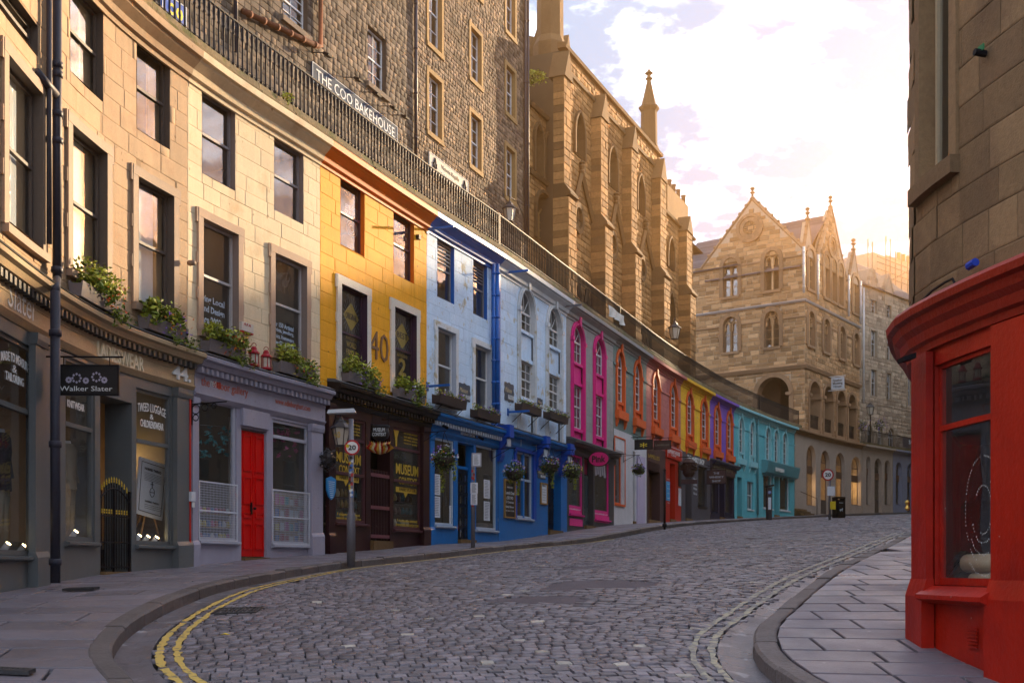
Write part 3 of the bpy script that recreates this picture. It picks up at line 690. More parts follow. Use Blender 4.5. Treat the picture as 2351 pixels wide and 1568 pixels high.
def bld(name, label, x0, x1):
    s0, s1 = C.hit(x0) if x0 > -60 else .5, C.hit(x1); m = (s0 + s1) / 2
    t = thing(name, label, 'shop building', C.p(m, 0, G(*C.at(m))), group='coloured shop buildings below the terrace'); return t, s0, s1
def rwin(x0, x1, yt, yb): return op_rect(C.hit(x0), C.hit(x1), sy(x0, yb), sy(x0, yt))
PJ = dict(ch=(.30, .38), bl=(.55, 1.3), joint=.0035, depth=.012, jit=.0025)
def joint_of(nm, c, k=.72): return mat(nm, tuple(v * min(.95, k * 1.28) for v in lin(c)), .9)
# ------------------------------------------------------------------ painted fronts
ptan = (.42, .28, .165); pcre = (.70, .55, .355); pora = (.82, .36, .012); pblu = (.60, .73, .88); pgry = (.33, .31, .29)
W_tan = mat('tan_paint', ptan, .8, var=.14, vs=.7, fine=.08, fs=14, bump=.35, bs=30, rnd=.05, streak=.11, chip=((.24, .15, .08), 6.5, .715), col2=(.34, .20, .11), c2s=1.4, c2lo=.55, c2hi=.75)
W_cre = mat('cream_paint', pcre, .8, var=.10, vs=.8, fine=.06, fs=14, bump=.35, bs=26, rnd=.04, streak=.09, chip=((.42, .29, .17), 6.0, .72), col2=(.58, .41, .24), c2s=1.7, c2lo=.56, c2hi=.75)
W_ora = mat('orange_paint', pora, .75, var=.10, vs=.8, fine=.08, fs=16, bump=.3, bs=26, rnd=.05, streak=.11, chip=((.50, .20, .02), 6.0, .715))
W_blu = mat('pale_blue_paint', pblu, .75, var=.12, vs=.9, fine=.1, fs=14, bump=.4, bs=26, rnd=.05, streak=.10, chip=((.33, .30, .26), 7.0, .70), col2=(.50, .46, .36), c2s=2.4, c2lo=.60, c2hi=.68)
W_gry = mat('grey_paint', pgry, .8, var=.1, fine=.08, bump=.3, bs=26, rnd=.05, streak=.12, chip=((.30, .26, .2), 5.0, .72))
W_grn = mat('grey_green_paint', (.16, .22, .195), .8, var=.12, fine=.1, bump=.35, bs=26, rnd=.06, streak=.06, col2=(.25, .25, .22), c2s=2.2, c2lo=.60, c2hi=.70)
W_ros = mat('rose_paint', (.50, .16, .14), .8, var=.12, fine=.1, bump=.35, bs=26, rnd=.06, streak=.12, chip=((.30, .20, .17), 5.0, .71))
W_yel = mat('yellow_paint', (.82, .46, .03), .8, var=.1, fine=.08, bump=.3, bs=26, rnd=.05, streak=.12, chip=((.30, .26, .2), 5.0, .72))
W_pur = mat('purple_paint', (.20, .09, .46), .8, var=.1, fine=.08, bump=.3, bs=26, rnd=.05, streak=.05)
W_tur = mat('turquoise_paint', (.12, .46, .50), .8, var=.1, fine=.08, bump=.3, bs=26, rnd=.05, streak=.12, chip=((.30, .26, .2), 5.0, .72))
D_brn = mat('brown_trim', (.30, .205, .14), .7, fine=.1, bump=.2); D_dkb = mat('dark_brown_trim_and_shade', (.10, .075, .06), .6, fine=.12); D_red = mat('red_orange_trim', (.72, .165, .008), .6, fine=.08)
D_off = mat('off_white_trim', (.66, .58, .48), .7, fine=.1, var=.12, bump=.2); D_blu = mat('blue_trim', (.012, .115, .42), .45, var=.12, fine=.08); D_pnk = mat('pink_trim', (.72, .025, .22), .5, fine=.05); D_org = mat('orange_trim', (.70, .115, .025), .6, fine=.08)
D_crs = mat('stone_cream_trim', (.58, .42, .28), .75, fine=.1, bump=.25); D_pal = mat('pale_trim', (.62, .62, .62), .7, var=.15, fine=.12, bump=.2, col2=(.45, .38, .26), c2s=3, c2lo=.58, c2hi=.66)
D_aub = mat('aubergine_joinery', (.055, .022, .04), .45); D_gm = mat('grey_joinery', (.22, .19, .19), .55); D_tur = mat('pale_turquoise_trim', (.27, .55, .57), .7, fine=.08)
ZS = {}
def upper(name, label, x0, x1, wall, jnt, zshop, top, low, corn, rev, sur, jm, surw=.17, blocks=True, ext=None, inside=None, blinds=(), lowrows=(1, 1), joinlow=None, revlow=None):
    t, s0, s1 = bld(name, label, x0, x1); ZS[name] = (t, s0, s1, zshop)
    body(t, C, s0, s1, min(G(*C.at(s0)), G(*C.at(s1))) - .3, TERR - .1, floors=(zshop - .25,))
    ow = [rwin(*q) for q in top]; ol = [rwin(*q) for q in low]
    front(t, C, s0, s1, zshop - .35, TERR - .02, ow + ol, wall, (jnt,), **PJ)
    cornice(t, s0, s1, corn)
    for i, o in enumerate(ow): sash(t, C, o, jm, rev, nf=-.13, blind=blinds[i] if i < len(blinds) else None, inside=inside)
    for o in ol:
        w = sash(t, C, o, joinlow or jm, revlow or rev, nf=-.12, n_out=.05, inside=inside, rows=lowrows, blind=.97 if inside else None); surround(w, C, o, surw, sur)  # pale panel added behind the panes imitates bright reflected sky
    return t, s0, s1
z1c = sy(440, 800, .35); zcor = {}
b1, a0, a1 = upper('tan_shop_building', 'tan painted corner building over a dark tweed shop at the left edge', -99, 431, W_tan, joint_of('tan_joint', ptan, .6), z1c,
      [(-42, 87, 5 - 120, 72 - 108), (161, 237, -55, 162), (314, 390, 87, 295)], [(13, 92, 126, 508), (161, 241, 286, 612), (313, 395, 405, 690)], W_tan, D_dkb, D_brn, D_dkb, inside=M_shut)  # the dark brown reveals have the shade of the recess put into their colour
b2, a0, a1 = upper('cream_shop_building', 'cream painted building above the lilac gallery shop with a red door', 431, 735, W_cre, joint_of('cream_joint', pcre, .62), sy(440, 800, .35),
      [(464, 540, 203, 397), (629.6, 696.5, 312, 482)], [(463, 543.7, 501, 753), (628.6, 701, 581, 804)], W_cre, mat('brown_grey_reveal', (.22, .165, .14), .7), mat('fawn_trim', (.40, .27, .19), .75, fine=.08, bump=.2), D_gm, blinds=(), joinlow=mat('pale_grey_joinery', (.42, .38, .37), .5))
b3, a0, a1 = upper('orange_shop_building', 'bright orange painted building numbered 40 above the dark maroon shop', 735, 980, W_ora, joint_of('orange_joint', pora, .5), sy(762, 869, .35),
      [(781.7, 836.8, 403, 560), (903.6, 950.5, 481, 628)], [(781.3, 839.5, 651.6, 863), (903.6, 953.3, 704, 886)], D_red, D_red, D_off, D_aub, surw=.20, revlow=D_aub)
b4, a0, a1 = upper('pale_blue_shop_building', 'peeling pale blue building with square windows over the blue restaurant', 980, 1140, W_blu, joint_of('blue_joint', pblu, .55), sy(999, 940, .35),
      [(1004.2, 1042.8, 541.4, 680.6), (1086.6, 1118.6, 593, 720)], [(1003, 1044, 750, 918), (1089, 1125, 789.4, 938)], D_blu, D_blu, D_pal, D_gm, surw=.16, joinlow=M_white, revlow=mat('pale_reveal', (.42, .44, .50), .7))
# louvres in the two square windows of the pale blue front
for (x0, x1, yt, yb), m in (((1006, 1041, 545, 598), D_off), ((1088.5, 1117, 598, 642), D_gm)):
    k = MB(); z0, z1 = sy(x0, yb), sy(x0, yt); nl = 6
    for i in range(nl): zz_ = z0 + (z1 - z0) * (i + .2) / nl; sprof(k, C, C.hit(x0), C.hit(x1), [(-.17, zz_ + .06), (-.11, zz_), (-.10, zz_ + .012), (-.16, zz_ + .075)])
    obj('louvre', k, m, b4)
# ---- two-storey arched bays
def arched_bay(t, x0, x1, zk, zsp, zub, zpb, zlb, zbase, trim, pan, jm, wd=.16, rows=(2, 2), key=True, pnl=None, cols=3):
    """tall arched recess holding an upper arched sash, a panel and a lower sash"""
    o = op_arch(C.hit(x0), C.hit(x1), zbase, zk, zsp); s0, s1 = o['s0'], o['s1']
    r = MB(); sring(r, C, o, wd * .55, -.01, .09, 0.0); sring(r, C, o, wd * .45, -.01, .05, wd * .55); sring(r, C, o, .03, .0, .11, wd * .28); q = obj('arch_surround', r, trim, t)
    if key:
        k = MB(); c = (s0 + s1) / 2; v = [C.p(c + d, n, z) for n in (.0, .16) for d, z in ((-.08, zk - .04), (.08, zk - .04), (.12, zk + wd + .18), (-.12, zk + wd + .18))]; k.add(v, [(4, 5, 6, 7), (0, 4, 7, 3), (1, 2, 6, 5), (3, 7, 6, 2), (0, 1, 5, 4)]); obj('keystone', k, trim, q)
        k = MB()
        for sa in (s0 - wd, s1 + wd * .0): sbox(k, C, sa - .015, sa + wd + .015, .0, .125, zsp - .05, zsp + .09)
        obj('impost', k, trim, q)
    up = op_arch(s0, s1, zub, zk, zsp); sash(t, C, up, jm, trim, nf=-.10, cols=cols, rows=(0, 2), meet=1.0, fan=3, n_out=.02)
    p = MB(); sbox(p, C, s0 + .003, s1 - .003, -.25, .02, zub - .10, zub - .006); sbox(p, C, s0 + .003, s1 - .003, -.25, -.06, zpb + .14, zub - .104); sbox(p, C, s0 + .003, s1 - .003, -.25, -.01, zpb, zpb + .137)
    obj('spandrel_panel', p, pan, t)
    if zlb is not None: sash(t, C, op_rect(s0, s1, zlb, zpb), jm, trim, nf=-.10, cols=cols, rows=(2, 2), n_out=.02); 
    if zlb is not None and zbase < zlb - .05:
        p = MB(); sbox(p, C, s0 + .003, s1 - .003, -.25, .03, zlb - .12, zlb - .005); sbox(p, C, s0 + .003, s1 - .003, -.25, -.07, zbase, zlb - .124); obj('apron_panel', p, pan, t)
    return o
def arched_front(name, label, x0, x1, wall, jc, zshop, bays, trim, corn, pan=None, jm=None, cols=3, key=True, full=True):
    t, s0, s1 = bld(name, label, x0, x1); ZS[name] = (t, s0, s1, zshop); body(t, C, s0, s1, min(G(*C.at(s0)), G(*C.at(s1))) - .3, TERR - .1, floors=(zshop - .2,))
    ops = [arched_bay(t, *b, trim, pan or trim, jm or M_white, cols=cols, key=key) for b in bays]
    front(t, C, s0, s1, zshop - .35, TERR - .02, ops, wall, (joint_of(name + '_joint', jc, .6),), grow=.0, **PJ); cornice(t, s0, s1, corn); return t, s0, s1
zk5, zs5, zu5, zp5, zl5 = sy(1207, 667), sy(1191, 710), sy(1191, 752), sy(1191, 823), sy(1191, 908)
b5, a0, a1 = arched_front('pale_blue_arched_building', 'pale blue building with two tall arched window bays over the restaurant', 1140, 1300, W_blu, pblu, sy(1146, 985, .3),
    [(1191, 1224, zk5, zs5, zu5, zp5, zl5, sy(1146, 985, .3) - .3), (1255.5, 1286, zk5, zs5, zu5, zp5, zl5, sy(1146, 985, .3) - .3)], D_pal, mat('white_cornice', (.60, .60, .60), .7, var=.15, fine=.1), pan=W_blu)
zb6 = sy(1311, 1003)
b6, a0, a1 = arched_front('grey_and_pink_building', 'grey building with two tall arched windows framed in bright pink', 1300, 1408, W_gry, pgry, sy(1304, 990, .2),
    [(1313, 1338, sy(1325, 748), sy(1312, 778), sy(1312, 826), sy(1312, 878), sy(1312, 979), zb6), (1363.5, 1386, sy(1325, 748), sy(1312, 778), sy(1312, 826), sy(1312, 878), sy(1312, 979), zb6)], D_pnk, W_gry)
# ---- single arched windows on brackets, the two-storey houses farther up
zkA, zsA, zbA, zaA, zsiA = sy(1423, 808), sy(1415, 838), sy(1415, 918), sy(1415, 941), sy(1415, 958)
def small_front(name, label, x0, x1, wall, jc, trim, xs, zshop, corn):
    t, s0, s1 = bld(name, label, x0, x1); ZS[name] = (t, s0, s1, zshop); body(t, C, s0, s1, min(G(*C.at(s0)), G(*C.at(s1))) - .3, TERR - .1, floors=(zshop,))
    ops = []
    for a, b in xs:
        o = op_arch(C.hit(a), C.hit(b), zaA, zkA, zsA); ops.append(o); c = (o['s0'] + o['s1']) / 2
        W = sash(t, C, op_arch(o['s0'], o['s1'], zbA, zkA, zsA), M_white, trim, nf=-.10, cols=2, rows=(2, 2), meet=.5, fan=2)
        r = MB(); sring(r, C, o, .15, -.01, .07); obj('arch_surround', r, trim, W)
        k = MB(); sbox(k, C, c - .09, c + .09, .07, .13, zkA - .03, zkA + .34); obj('keystone', k, trim, W)
        k = MB(); sbox(k, C, o['s0'] + .003, o['s1'] - .003, -.22, .02, zbA - .12, zbA - .004); sbox(k, C, o['s0'] + .003, o['s1'] - .003, -.22, -.05, zaA, zbA - .124); obj('apron_panel', k, trim, W)
        k = MB(); sbox(k, C, o['s0'] - .24, o['s1'] + .24, .0, .19, zsiA - .04, zaA - .004)
        for q in (o['s0'] - .1, o['s1'] + .1): sprof(k, C, q - .06, q + .06, [(.0, zsiA - .40), (.06, zsiA - .38), (.15, zsiA - .045), (.0, zsiA - .045)])
        obj('sill', k, trim, W)
        k = MB()
        for q0, q1 in ((o['s0'] - .19, o['s0'] - .005), (o['s1'] + .005, o['s1'] + .19)): sbox(k, C, q0, q1, .0, .10, zsA - .05, zsA + .10)
        obj('impost', k, trim, W)
    front(t, C, s0, s1, zshop - .1, TERR - .02, ops, wall, (joint_of(name + '_joint', jc, .55),), **PJ)
    bs = MB(); e = [s0] + [v for o in ops for v in (o['s0'] - .2, o['s1'] + .2)] + [s1]
    for i in range(0, len(e), 2):
        if e[i + 1] - e[i] > .1: sbox(bs, C, e[i], e[i + 1], .0, .045, zsA - .03, zsA + .07)
    obj('string_course', bs, wall, t); cornice(t, s0, s1, corn, drop=.42, proj=.3); return t, s0, s1
zg = lambda x, y: sy(x, y)
b7, *_ = small_front('grey_green_building', 'grey green building with orange arched windows over a white shopfront', 1408, 1484, W_grn, (.16, .22, .195), D_org, [(1415.5, 1431.5), (1456, 1471.5)], zg(1410, 1000), W_gry)
b8, *_ = small_front('rose_building', 'rose pink building with orange arched windows above a red cafe doorway', 1484, 1563, W_ros, (.43, .185, .165), D_org, [(1498, 1513), (1538.5, 1553)], zg(1500, 1030), W_ros)
b9, *_ = small_front('yellow_building', 'yellow building with orange arched windows over a dark grey shop', 1563, 1630, W_yel, (.76, .46, .06), D_org, [(1576, 1590), (1609, 1623)], zg(1566, 1040), W_yel)
b10, *_ = small_front('purple_building', 'purple building with orange arched windows over a navy shopfront', 1630, 1685, W_pur, (.2, .125, .42), D_org, [(1640, 1652.5), (1668.5, 1680)], zg(1634, 1058), W_pur)
b11, *_ = small_front('turquoise_house', 'turquoise building with pale arched windows above a plain door and window', 1685, 1739, W_tur, (.155, .43, .46), D_tur, [(1695.5, 1706.5), (1721, 1731.5)], zg(1690, 1090), D_tur)
b12, *_ = small_front('turquoise_shop_building', 'turquoise building with three arches at the end of the coloured row', 1739, 1824, W_tur, (.155, .43, .46), D_tur, [(1757, 1767.5), (1776.5, 1787), (1796, 1806.5)], zg(1750, 1062), D_tur)
# ------------------------------------------------------------------ terrace and railings
s_a, s_b = .5, C.hit(1836)
te = thing('terrace', 'paved terrace walk with mossy stone edge above the coloured shops', 'terrace', C.p(C.hit(900), 0, TERR), kind='structure')
mb = MB(); sprof(mb, C, s_a, s_b, [(-3.6, TERR - .3), (-.03, TERR - .3), (-.03, TERR + .12), (-3.6, TERR + .12)]); obj('terrace_floor', mb, mat('terrace_paving', (.16, .145, .13), .8, fine=.1), te)
s = C.hit(250)
while s < s_b - .3:
    l = random.uniform(.9, 1.5); e = min(s + l, s_b); d = random.uniform(-.012, .012); mb = MB()
    sprof(mb, C, s + .006, e - .006, [(-.025, TERR + .002), (.30 + d, TERR + .004), (.31 + d, TERR + .07), (.24, TERR + .12), (.22 + d, TERR + .25), (.19, TERR + .27 + d), (-.02, TERR + .27 + d)]); obj('coping_stone', mb, M_moss, te); s = e
zr = TERR + .27; RH = .98
def bal_mesh(near):
    mb = MB()
    if near: mb.lathe((0, 0, 0), [(.022, 0), (.022, .06), (.034, .08), (.034, .11), (.021, .13), (.020, RH * .68), (.033, RH * .70), (.033, RH * .73), (.021, RH * .75), (.032, RH * .82), (.034, RH * .93), (.021, RH)], 7)
    else: mb.lathe((0, 0, 0), [(.018, 0), (.016, RH * .7), (.025, RH * .72), (.02, RH * .8), (.025, RH * .92), (.017, RH)], 5)
    return unit_mesh('baluster', mb, M_black, near)
BALN, BALF = bal_mesh(True), bal_mesh(False)
for lab, xa, xb, sp, me in (('nearest run of black terrace railings, before the brown stone tenement', 250, 1143, .165, BALN), ('black terrace railings over the pale blue arched front and pink windows', 1147, 1422, .165, BALF),
                            ('black terrace railings above the green, rose, yellow and purple fronts', 1424, 1742, .18, BALF), ('black terrace railings above the turquoise shop with three arches', 1744, 1833, .18, BALF)):
    s0, s1 = C.hit(xa, .1), C.hit(xb, .1); t = thing('terrace_railing', lab, 'railing', C.p((s0 + s1) / 2, .1, zr), group='railings along the terrace edge')
    mb = MB(); sbox(mb, C, s0, s1, .085, .125, zr + RH - .004, zr + RH + .028); obj('handrail', mb, M_black, t)
    mb = MB(); sbox(mb, C, s0, s1, .095, .118, zr + RH * .10, zr + RH * .10 + .014); obj('bottom_rail', mb, M_black, t)
    k = int((s1 - s0) / sp)
    for i in range(k + 1): s = s0 + (s1 - s0) * i / k; inst('baluster', me, t, C.p(s, .105, zr))
    for s in (s0 - .03, s1 + .03): mb = MB(); sbox(mb, C, s - .025, s + .025, .08, .13, zr, zr + RH + .06); obj('post', mb, M_black, t)
# ------------------------------------------------------------------ stone materials
S_bake = mat('dark_brown_rubble', (.118, .088, .064), .9, var=.2, vs=1.2, fine=.3, fs=16, bump=.4, bs=30, rnd=.55, sheen=(.16, .115, .078)); J_bake = mat('dark_mortar', (.085, .062, .045), .95, fine=.2)
S_spk = mat('speckled_rubble', (.150, .105, .070), .9, var=.22, vs=.9, fine=.34, fs=13, bump=.4, bs=28, rnd=.6, sheen=(.22, .145, .085), col2=(.10, .062, .048), c2s=1.2, c2lo=.5, c2hi=.66); J_spk = mat('brown_mortar', (.11, .08, .055), .95)
S_gold = mat('golden_ashlar', (.34, .20, .075), .85, var=.15, fine=.15, fs=12, bump=.5)
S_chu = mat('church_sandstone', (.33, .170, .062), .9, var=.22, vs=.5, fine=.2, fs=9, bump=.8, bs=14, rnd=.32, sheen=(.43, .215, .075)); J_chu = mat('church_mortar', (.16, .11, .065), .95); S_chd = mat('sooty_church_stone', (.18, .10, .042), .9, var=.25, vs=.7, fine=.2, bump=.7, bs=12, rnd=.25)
S_qk = mat('quaker_rubble', (.45, .245, .112), .9, var=.15, vs=.4, fine=.15, fs=8, bump=.7, bs=10, rnd=.36, sheen=(.58, .345, .175)); J_qk = mat('pale_mortar', (.58, .42, .28), .95); S_qd = mat('quaker_dressings', (.36, .205, .11), .9, var=.15, fine=.12, bump=.4, rnd=.15)
S_sl = mat('slate', (.13, .105, .11), .6, var=.15, fine=.2, rnd=.35); S_far = mat('grey_tenement_stone', (.40, .29, .205), .9, var=.15, fine=.12, rnd=.3, bump=.5, sheen=(.52, .40, .28)); S_brn = mat('right_brown_stone', (.235, .14, .068), .85, var=.25, vs=.7, fine=.18, fs=20, bump=.55, bs=50, rnd=.2, sheen=(.165, .095, .048), col2=(.14, .08, .042), c2s=1.0, c2lo=.5, c2hi=.72)
M_pot = mat('clay_pot', (.34, .20, .11), .8, fine=.1); M_leaf = mat('window_lead', (.05, .045, .04), .6)
def seen(S, lo=-70, n=0.0):
    def f(s, z):
        x, y = S.at(s, n); return y > .5 and (HYV - (z - EYE) * FV / y) > lo
    return f
def straight(p, q): return Surf([p, q], 1, False)
def stone_building(name, label, S, s0, s1, z0, z1, ops, m, j, dep=7, cat='building', group=None, **k):
    t = thing(name, label, cat, S.p((s0 + s1) / 2, 0, z0), group=group); body(t, S, s0, s1, z0, z1, dep, j)
    front(t, S, s0, s1, z0, z1, ops, m, (j,), clip=seen(S), **k); return t
# ------------------------------------------------------------------ tenements on the terrace
pA, pB = C.at(C.hit(380), -3.5), C.at(C.hit(1158), -3.5)
U = straight(pA, pB); uz = lambda x, y: U.z(x, y)
ub, um, ue = U.hit(330), U.hit(951), U.hit(1211); TZ = TERR + .1; UTOP = EYE + 26
def uwin(x0, x1, yt, yb): return op_rect(U.hit(x0), U.hit(x1), uz(x0, yb), uz(x0, yt))
ops = [uwin(649, 706, -60, 37), uwin(844.6, 886, 56, 189), uwin(520, 575, -240, -130)]
shop_ops = [op_rect(U.hit(a), U.hit(b), TZ, TZ + 2.35) for a, b in ((470, 520), (630, 700), (800, 850))]
t_bake = stone_building('brown_stone_tenement', 'dark brown stone tenement behind the nearest terrace railings', U, ub, um, TZ, UTOP, ops + shop_ops, S_bake, J_bake, ch=(.15, .21), bl=(.2, .42), joint=.014, depth=.014, jit=.005)
for i, o in enumerate(ops):
    w_ = sash(t_bake, U, o, M_white, mat('dark_stone_reveal', (.10, .07, .05), .9), cols=2, rows=(2, 2), nf=-.16, meet=.5, blind=.0); k = MB(); sbox(k, U, o['s0'] - .12, o['s1'] + .12, .0, .10, o['z0'] - .16, o['z0'] - .005); obj('sill', k, S_bake, w_)
for i, o in enumerate(shop_ops): sash(t_bake, U, o, M_white if i == 1 else D_dkb, J_bake, cols=2, rows=(1, 2), nf=-.12, meet=.62, part='shop_window')
mb = MB(); sbox(mb, U, U.hit(560), U.hit(905), .0, .05, TZ + 2.42, TZ + 2.5); sbox(mb, U, U.hit(440), U.hit(560), .0, .06, TZ + .5, TZ + .56); obj('shop_band', mb, mat('tan_board', (.36, .22, .10), .7), t_bake)
ops = [uwin(984, 1013.5, -70, 97), uwin(984, 1013.5, 165, 300), uwin(1080.5, 1104.5, 60, 177), uwin(1080.5, 1104.5, 256, 377), uwin(1162, 1182, -60, 68), uwin(1162, 1182, 148, 256), uwin(1162, 1182, 334, 450), uwin(1080.5, 1104.5, -150, -30)]
t_spk = stone_building('speckled_stone_tenement', 'tall speckled rubble tenement with golden window frames beside the church', U, um + .01, ue, TZ, UTOP, ops, S_spk, J_spk, ch=(.12, .19), bl=(.13, .34), joint=.016, depth=.018, jit=.007, grow=.17, minw=.05)
for o in ops:
    w_ = sash(t_spk, U, o, M_white, S_gold, cols=2, rows=(2, 2), nf=-.17, n_out=.02); k = MB(); sring(k, U, o, .16, -.03, .025); sbox(k, U, o['s0'] - .16, o['s1'] + .16, -.02, .05, o['z0'] - .17, o['z0'] - .004); obj('surround', k, S_gold, w_)
def pipe(S, xv, y0, y1, n=.08, r=.055, m=None, name='drainpipe', par=None, lab=None, collars=4):
    s = S.hit(xv, n); z0, z1 = S.z(xv, y1, n), S.z(xv, y0, n); mb = MB(); mb.tube([S.p(s, n, z0), S.p(s, n, z1)], r, 8)
    o = obj(name, mb, m or M_pipe, par, True)
    for i in range(collars): z = z0 + (z1 - z0) * (i + .5) / collars; q = MB(); q.lathe(S.p(s, n, z), [(r * 1.0, 0), (r * 1.35, .01), (r * 1.35, .06), (r, .07)], 8); obj('collar', q, m or M_pipe, o, True)
    return o
pipe(U, 955, -40, 370, par=t_spk); pipe(U, 1206, -20, 545, par=t_spk, r=.05); pipe(U, 1212, -20, 545, par=t_spk, r=.06, n=.1); pipe(U, 541, -300, 120, par=t_bake)
M_rust = mat('rusty_pipe', (.16, .055, .025), .8, var=.3, fine=.3)
mb = MB(); zz1, zz2 = uz(548, 28), uz(728, 113); mb.tube([U.p(U.hit(548), .12, zz1), U.p(U.hit(722), .12, zz2), U.p(U.hit(728), .12, zz2 + .05), U.p(U.hit(728), .12, zz2 + 3)], .075, 8); o = obj('rusty_drainpipe', mb, M_rust, t_bake, True)
for k in np.linspace(.08, .95, 6): q = MB(); c = Vector(U.p(U.hit(548), .12, zz1)).lerp(Vector(U.p(U.hit(722), .12, zz2)), k); d = (Vector(U.p(U.hit(722), .12, zz2)) - Vector(U.p(U.hit(548), .12, zz1))).normalized(); q.tube([c - d * .05, c + d * .05], .095, 8); obj('collar', q, M_rust, o, True)
# ------------------------------------------------------------------ church
CH = straight((.9, 47.1), (8.3, 63.5)); chz = CH.z; pj = .5
cs0, cs1 = CH.hit(1297, 0), CH.hit(1583, 0); ZT = chz(1300, 118, 0)            # parapet
low_s = CH.hit(1516, 0)
BUT = [(1295, 1312, 107), (1380, 1396, 207), (1450, 1462.6, 283), (1516.5, 1529.6, 356), (1577, 1589, 490)]
def lanc(xa, xb, yt, yb, sp=.55, kind='pointed', S=CH):
    a, b = S.hit(xa), S.hit(xb); z0, z1 = S.z(xa, yb), S.z((xa + xb) / 2, yt); return op_arch(a, b, z0, z1, z1 - (b - a) * .95 if kind == 'pointed' else z1 - (b - a) / 2, kind)
bays = [lanc(1319, 1338, 262, 352), lanc(1395.5, 1413.5, 335, 432), lanc(1461.5, 1475.5, 400, 488)]
# level the three bays on the first one's heights
for o in bays[1:]:
    for k_ in ('z0', 'z1', 'sp'): o[k_] = bays[0][k_]
low = [lanc(1532, 1545, 548, 612), lanc(1532, 1545, 674, 738)]
t_ch = stone_building('gothic_church', 'golden brown gothic church with gabled buttresses and lancet windows on the terrace', CH, cs0, low_s, TZ, ZT, bays, S_chu, J_chu, dep=9, cat='church', ch=(.22, .30), bl=(.3, .75), joint=.02, depth=.035, cap=300)
ZL = chz(1535, 498)
wl = MB(); front(t_ch, CH, low_s + .004, cs1 + .8, TZ, ZL, low, S_chu, (J_chu,), name='side_wall', clip=seen(CH), ch=(.22, .30), bl=(.3, .75), joint=.02, depth=.035); body(t_ch, CH, low_s + .02, cs1 + .8, TZ, ZL, 9, J_chu)
def gothic_window(par, S, o, nf=-.28):
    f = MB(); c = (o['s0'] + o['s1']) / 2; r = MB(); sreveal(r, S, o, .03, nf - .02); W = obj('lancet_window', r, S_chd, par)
    v = [S.p(a, nf, z) for a, z in op_loop(o)]; g = MB(); g.add(v, [tuple(range(len(v)))]); obj('pane', g, G_WIN, W)
    sbox(f, S, c - .05, c + .05, nf + .004, nf + .09, o['z0'], o['sp'])
    for sg in (-1, 1): f.tube([S.p(c, nf + .03, o['sp']), S.p(c + sg * (o['s1'] - o['s0']) * .3, nf + .03, o['sp'] + (o['z1'] - o['sp']) * .55)], .045, 5)
    for z in np.arange(o['z0'] + .3, o['sp'], .35): sbox(f, S, o['s0'] + .02, o['s1'] - .02, nf + .006, nf + .025, z, z + .02)
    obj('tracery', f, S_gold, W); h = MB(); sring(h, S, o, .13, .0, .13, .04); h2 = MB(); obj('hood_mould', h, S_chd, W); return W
for o in bays + low: gothic_window(t_ch, CH, o)
def gable_top(mb, S, s0, s1, n0, n1, z, h, ov=.07):
    m = (s0 + s1) / 2; v = [S.p(s, n, zz_) for n in (n0, n1 + ov) for s, zz_ in ((s0 - ov, z), (s1 + ov, z), (m, z + h))]
    mb.add(v, [(3, 4, 5), (0, 2, 1), (0, 3, 5, 2), (1, 2, 5, 4), (0, 1, 4, 3)])
for i, (xa, xb, yt) in enumerate(BUT):
    sa, sb = CH.hit(xa, pj), CH.hit(xb, pj); zt = chz(xa, yt, pj); hgt = 1.25 if i < 4 else 1.0; zb = TZ; zw = chz((1310, 1394, 1462, 1529, 1588)[i], (446, 515, 578, 633, 672)[i], pj)
    mb = MB(); sbox(mb, CH, sa + .03, sb - .03, -.03, pj - .03, zb, zt - hgt); bt = obj('buttress', mb, J_chu, t_ch)
    masonry(bt, CH, sa, sb, zb, zt - hgt, [], S_chu, ch=(.28, .36), bl=(.4, .7), joint=.02, depth=.03, n=pj - .03, clip=seen(CH, n=pj))
    SD = straight(CH.at(sa, -.03), CH.at(sa, pj)); SD.N = -SD.N; SD.side = -1     # the flank that faces the camera
    SD = Surf([CH.at(sa + .03, -.03), CH.at(sa + .03, pj)], 1, False)
    # flank stones: outward is against the street direction
    fb = MB(); v = None
    z = zb
    while z < zt - hgt - .05:
        h = random.uniform(.28, .36); h = min(h, zt - hgt - z); q = MB(); sbox(q, CH, sa, sa + .035, .0, pj - .001, z + .01, z + h - .01); obj('flank_stone', q, S_chd if random.random() < .12 else S_chu, bt); z += h
    k = MB(); gable_top(k, CH, sa, sb, -.2, pj, zt - hgt, hgt); obj('gablet', k, S_chd, bt)
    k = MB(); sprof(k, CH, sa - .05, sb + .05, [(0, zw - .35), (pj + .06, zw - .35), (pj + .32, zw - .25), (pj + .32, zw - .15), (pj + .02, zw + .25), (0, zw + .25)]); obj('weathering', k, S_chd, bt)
    k = MB(); sbox(k, CH, sa - .02, sb + .02, -.02, pj + .20, zb, zw - .352); bs_ = obj('base_stage', k, J_chu, bt); masonry(bs_, CH, sa - .04, sb + .04, zb, zw - .352, [], S_chu, ch=(.28, .36), bl=(.4, .7), joint=.02, depth=.03, n=pj + .20, clip=seen(CH, n=pj))
    z = zb
    while z < zw - .4:
        h = min(random.uniform(.28, .36), zw - .352 - z); q = MB(); sbox(q, CH, sa - .05, sa - .019, .0, pj + .2, z + .01, z + h - .01); obj('flank_stone', q, S_chd if random.random() < .12 else S_chu, bs_); z += h
    if i == 0: z_w = zw
mb = MB(); sprof(mb, CH, cs0 - .3, low_s, [(-.25, ZT - .02), (.16, ZT - .02), (.2, ZT + .12), (.1, ZT + .22), (-.25, ZT + .25)]); sbox(mb, CH, cs0, low_s, .0, .1, ZT - .95, ZT - .78); obj('parapet', mb, S_chd, t_ch)
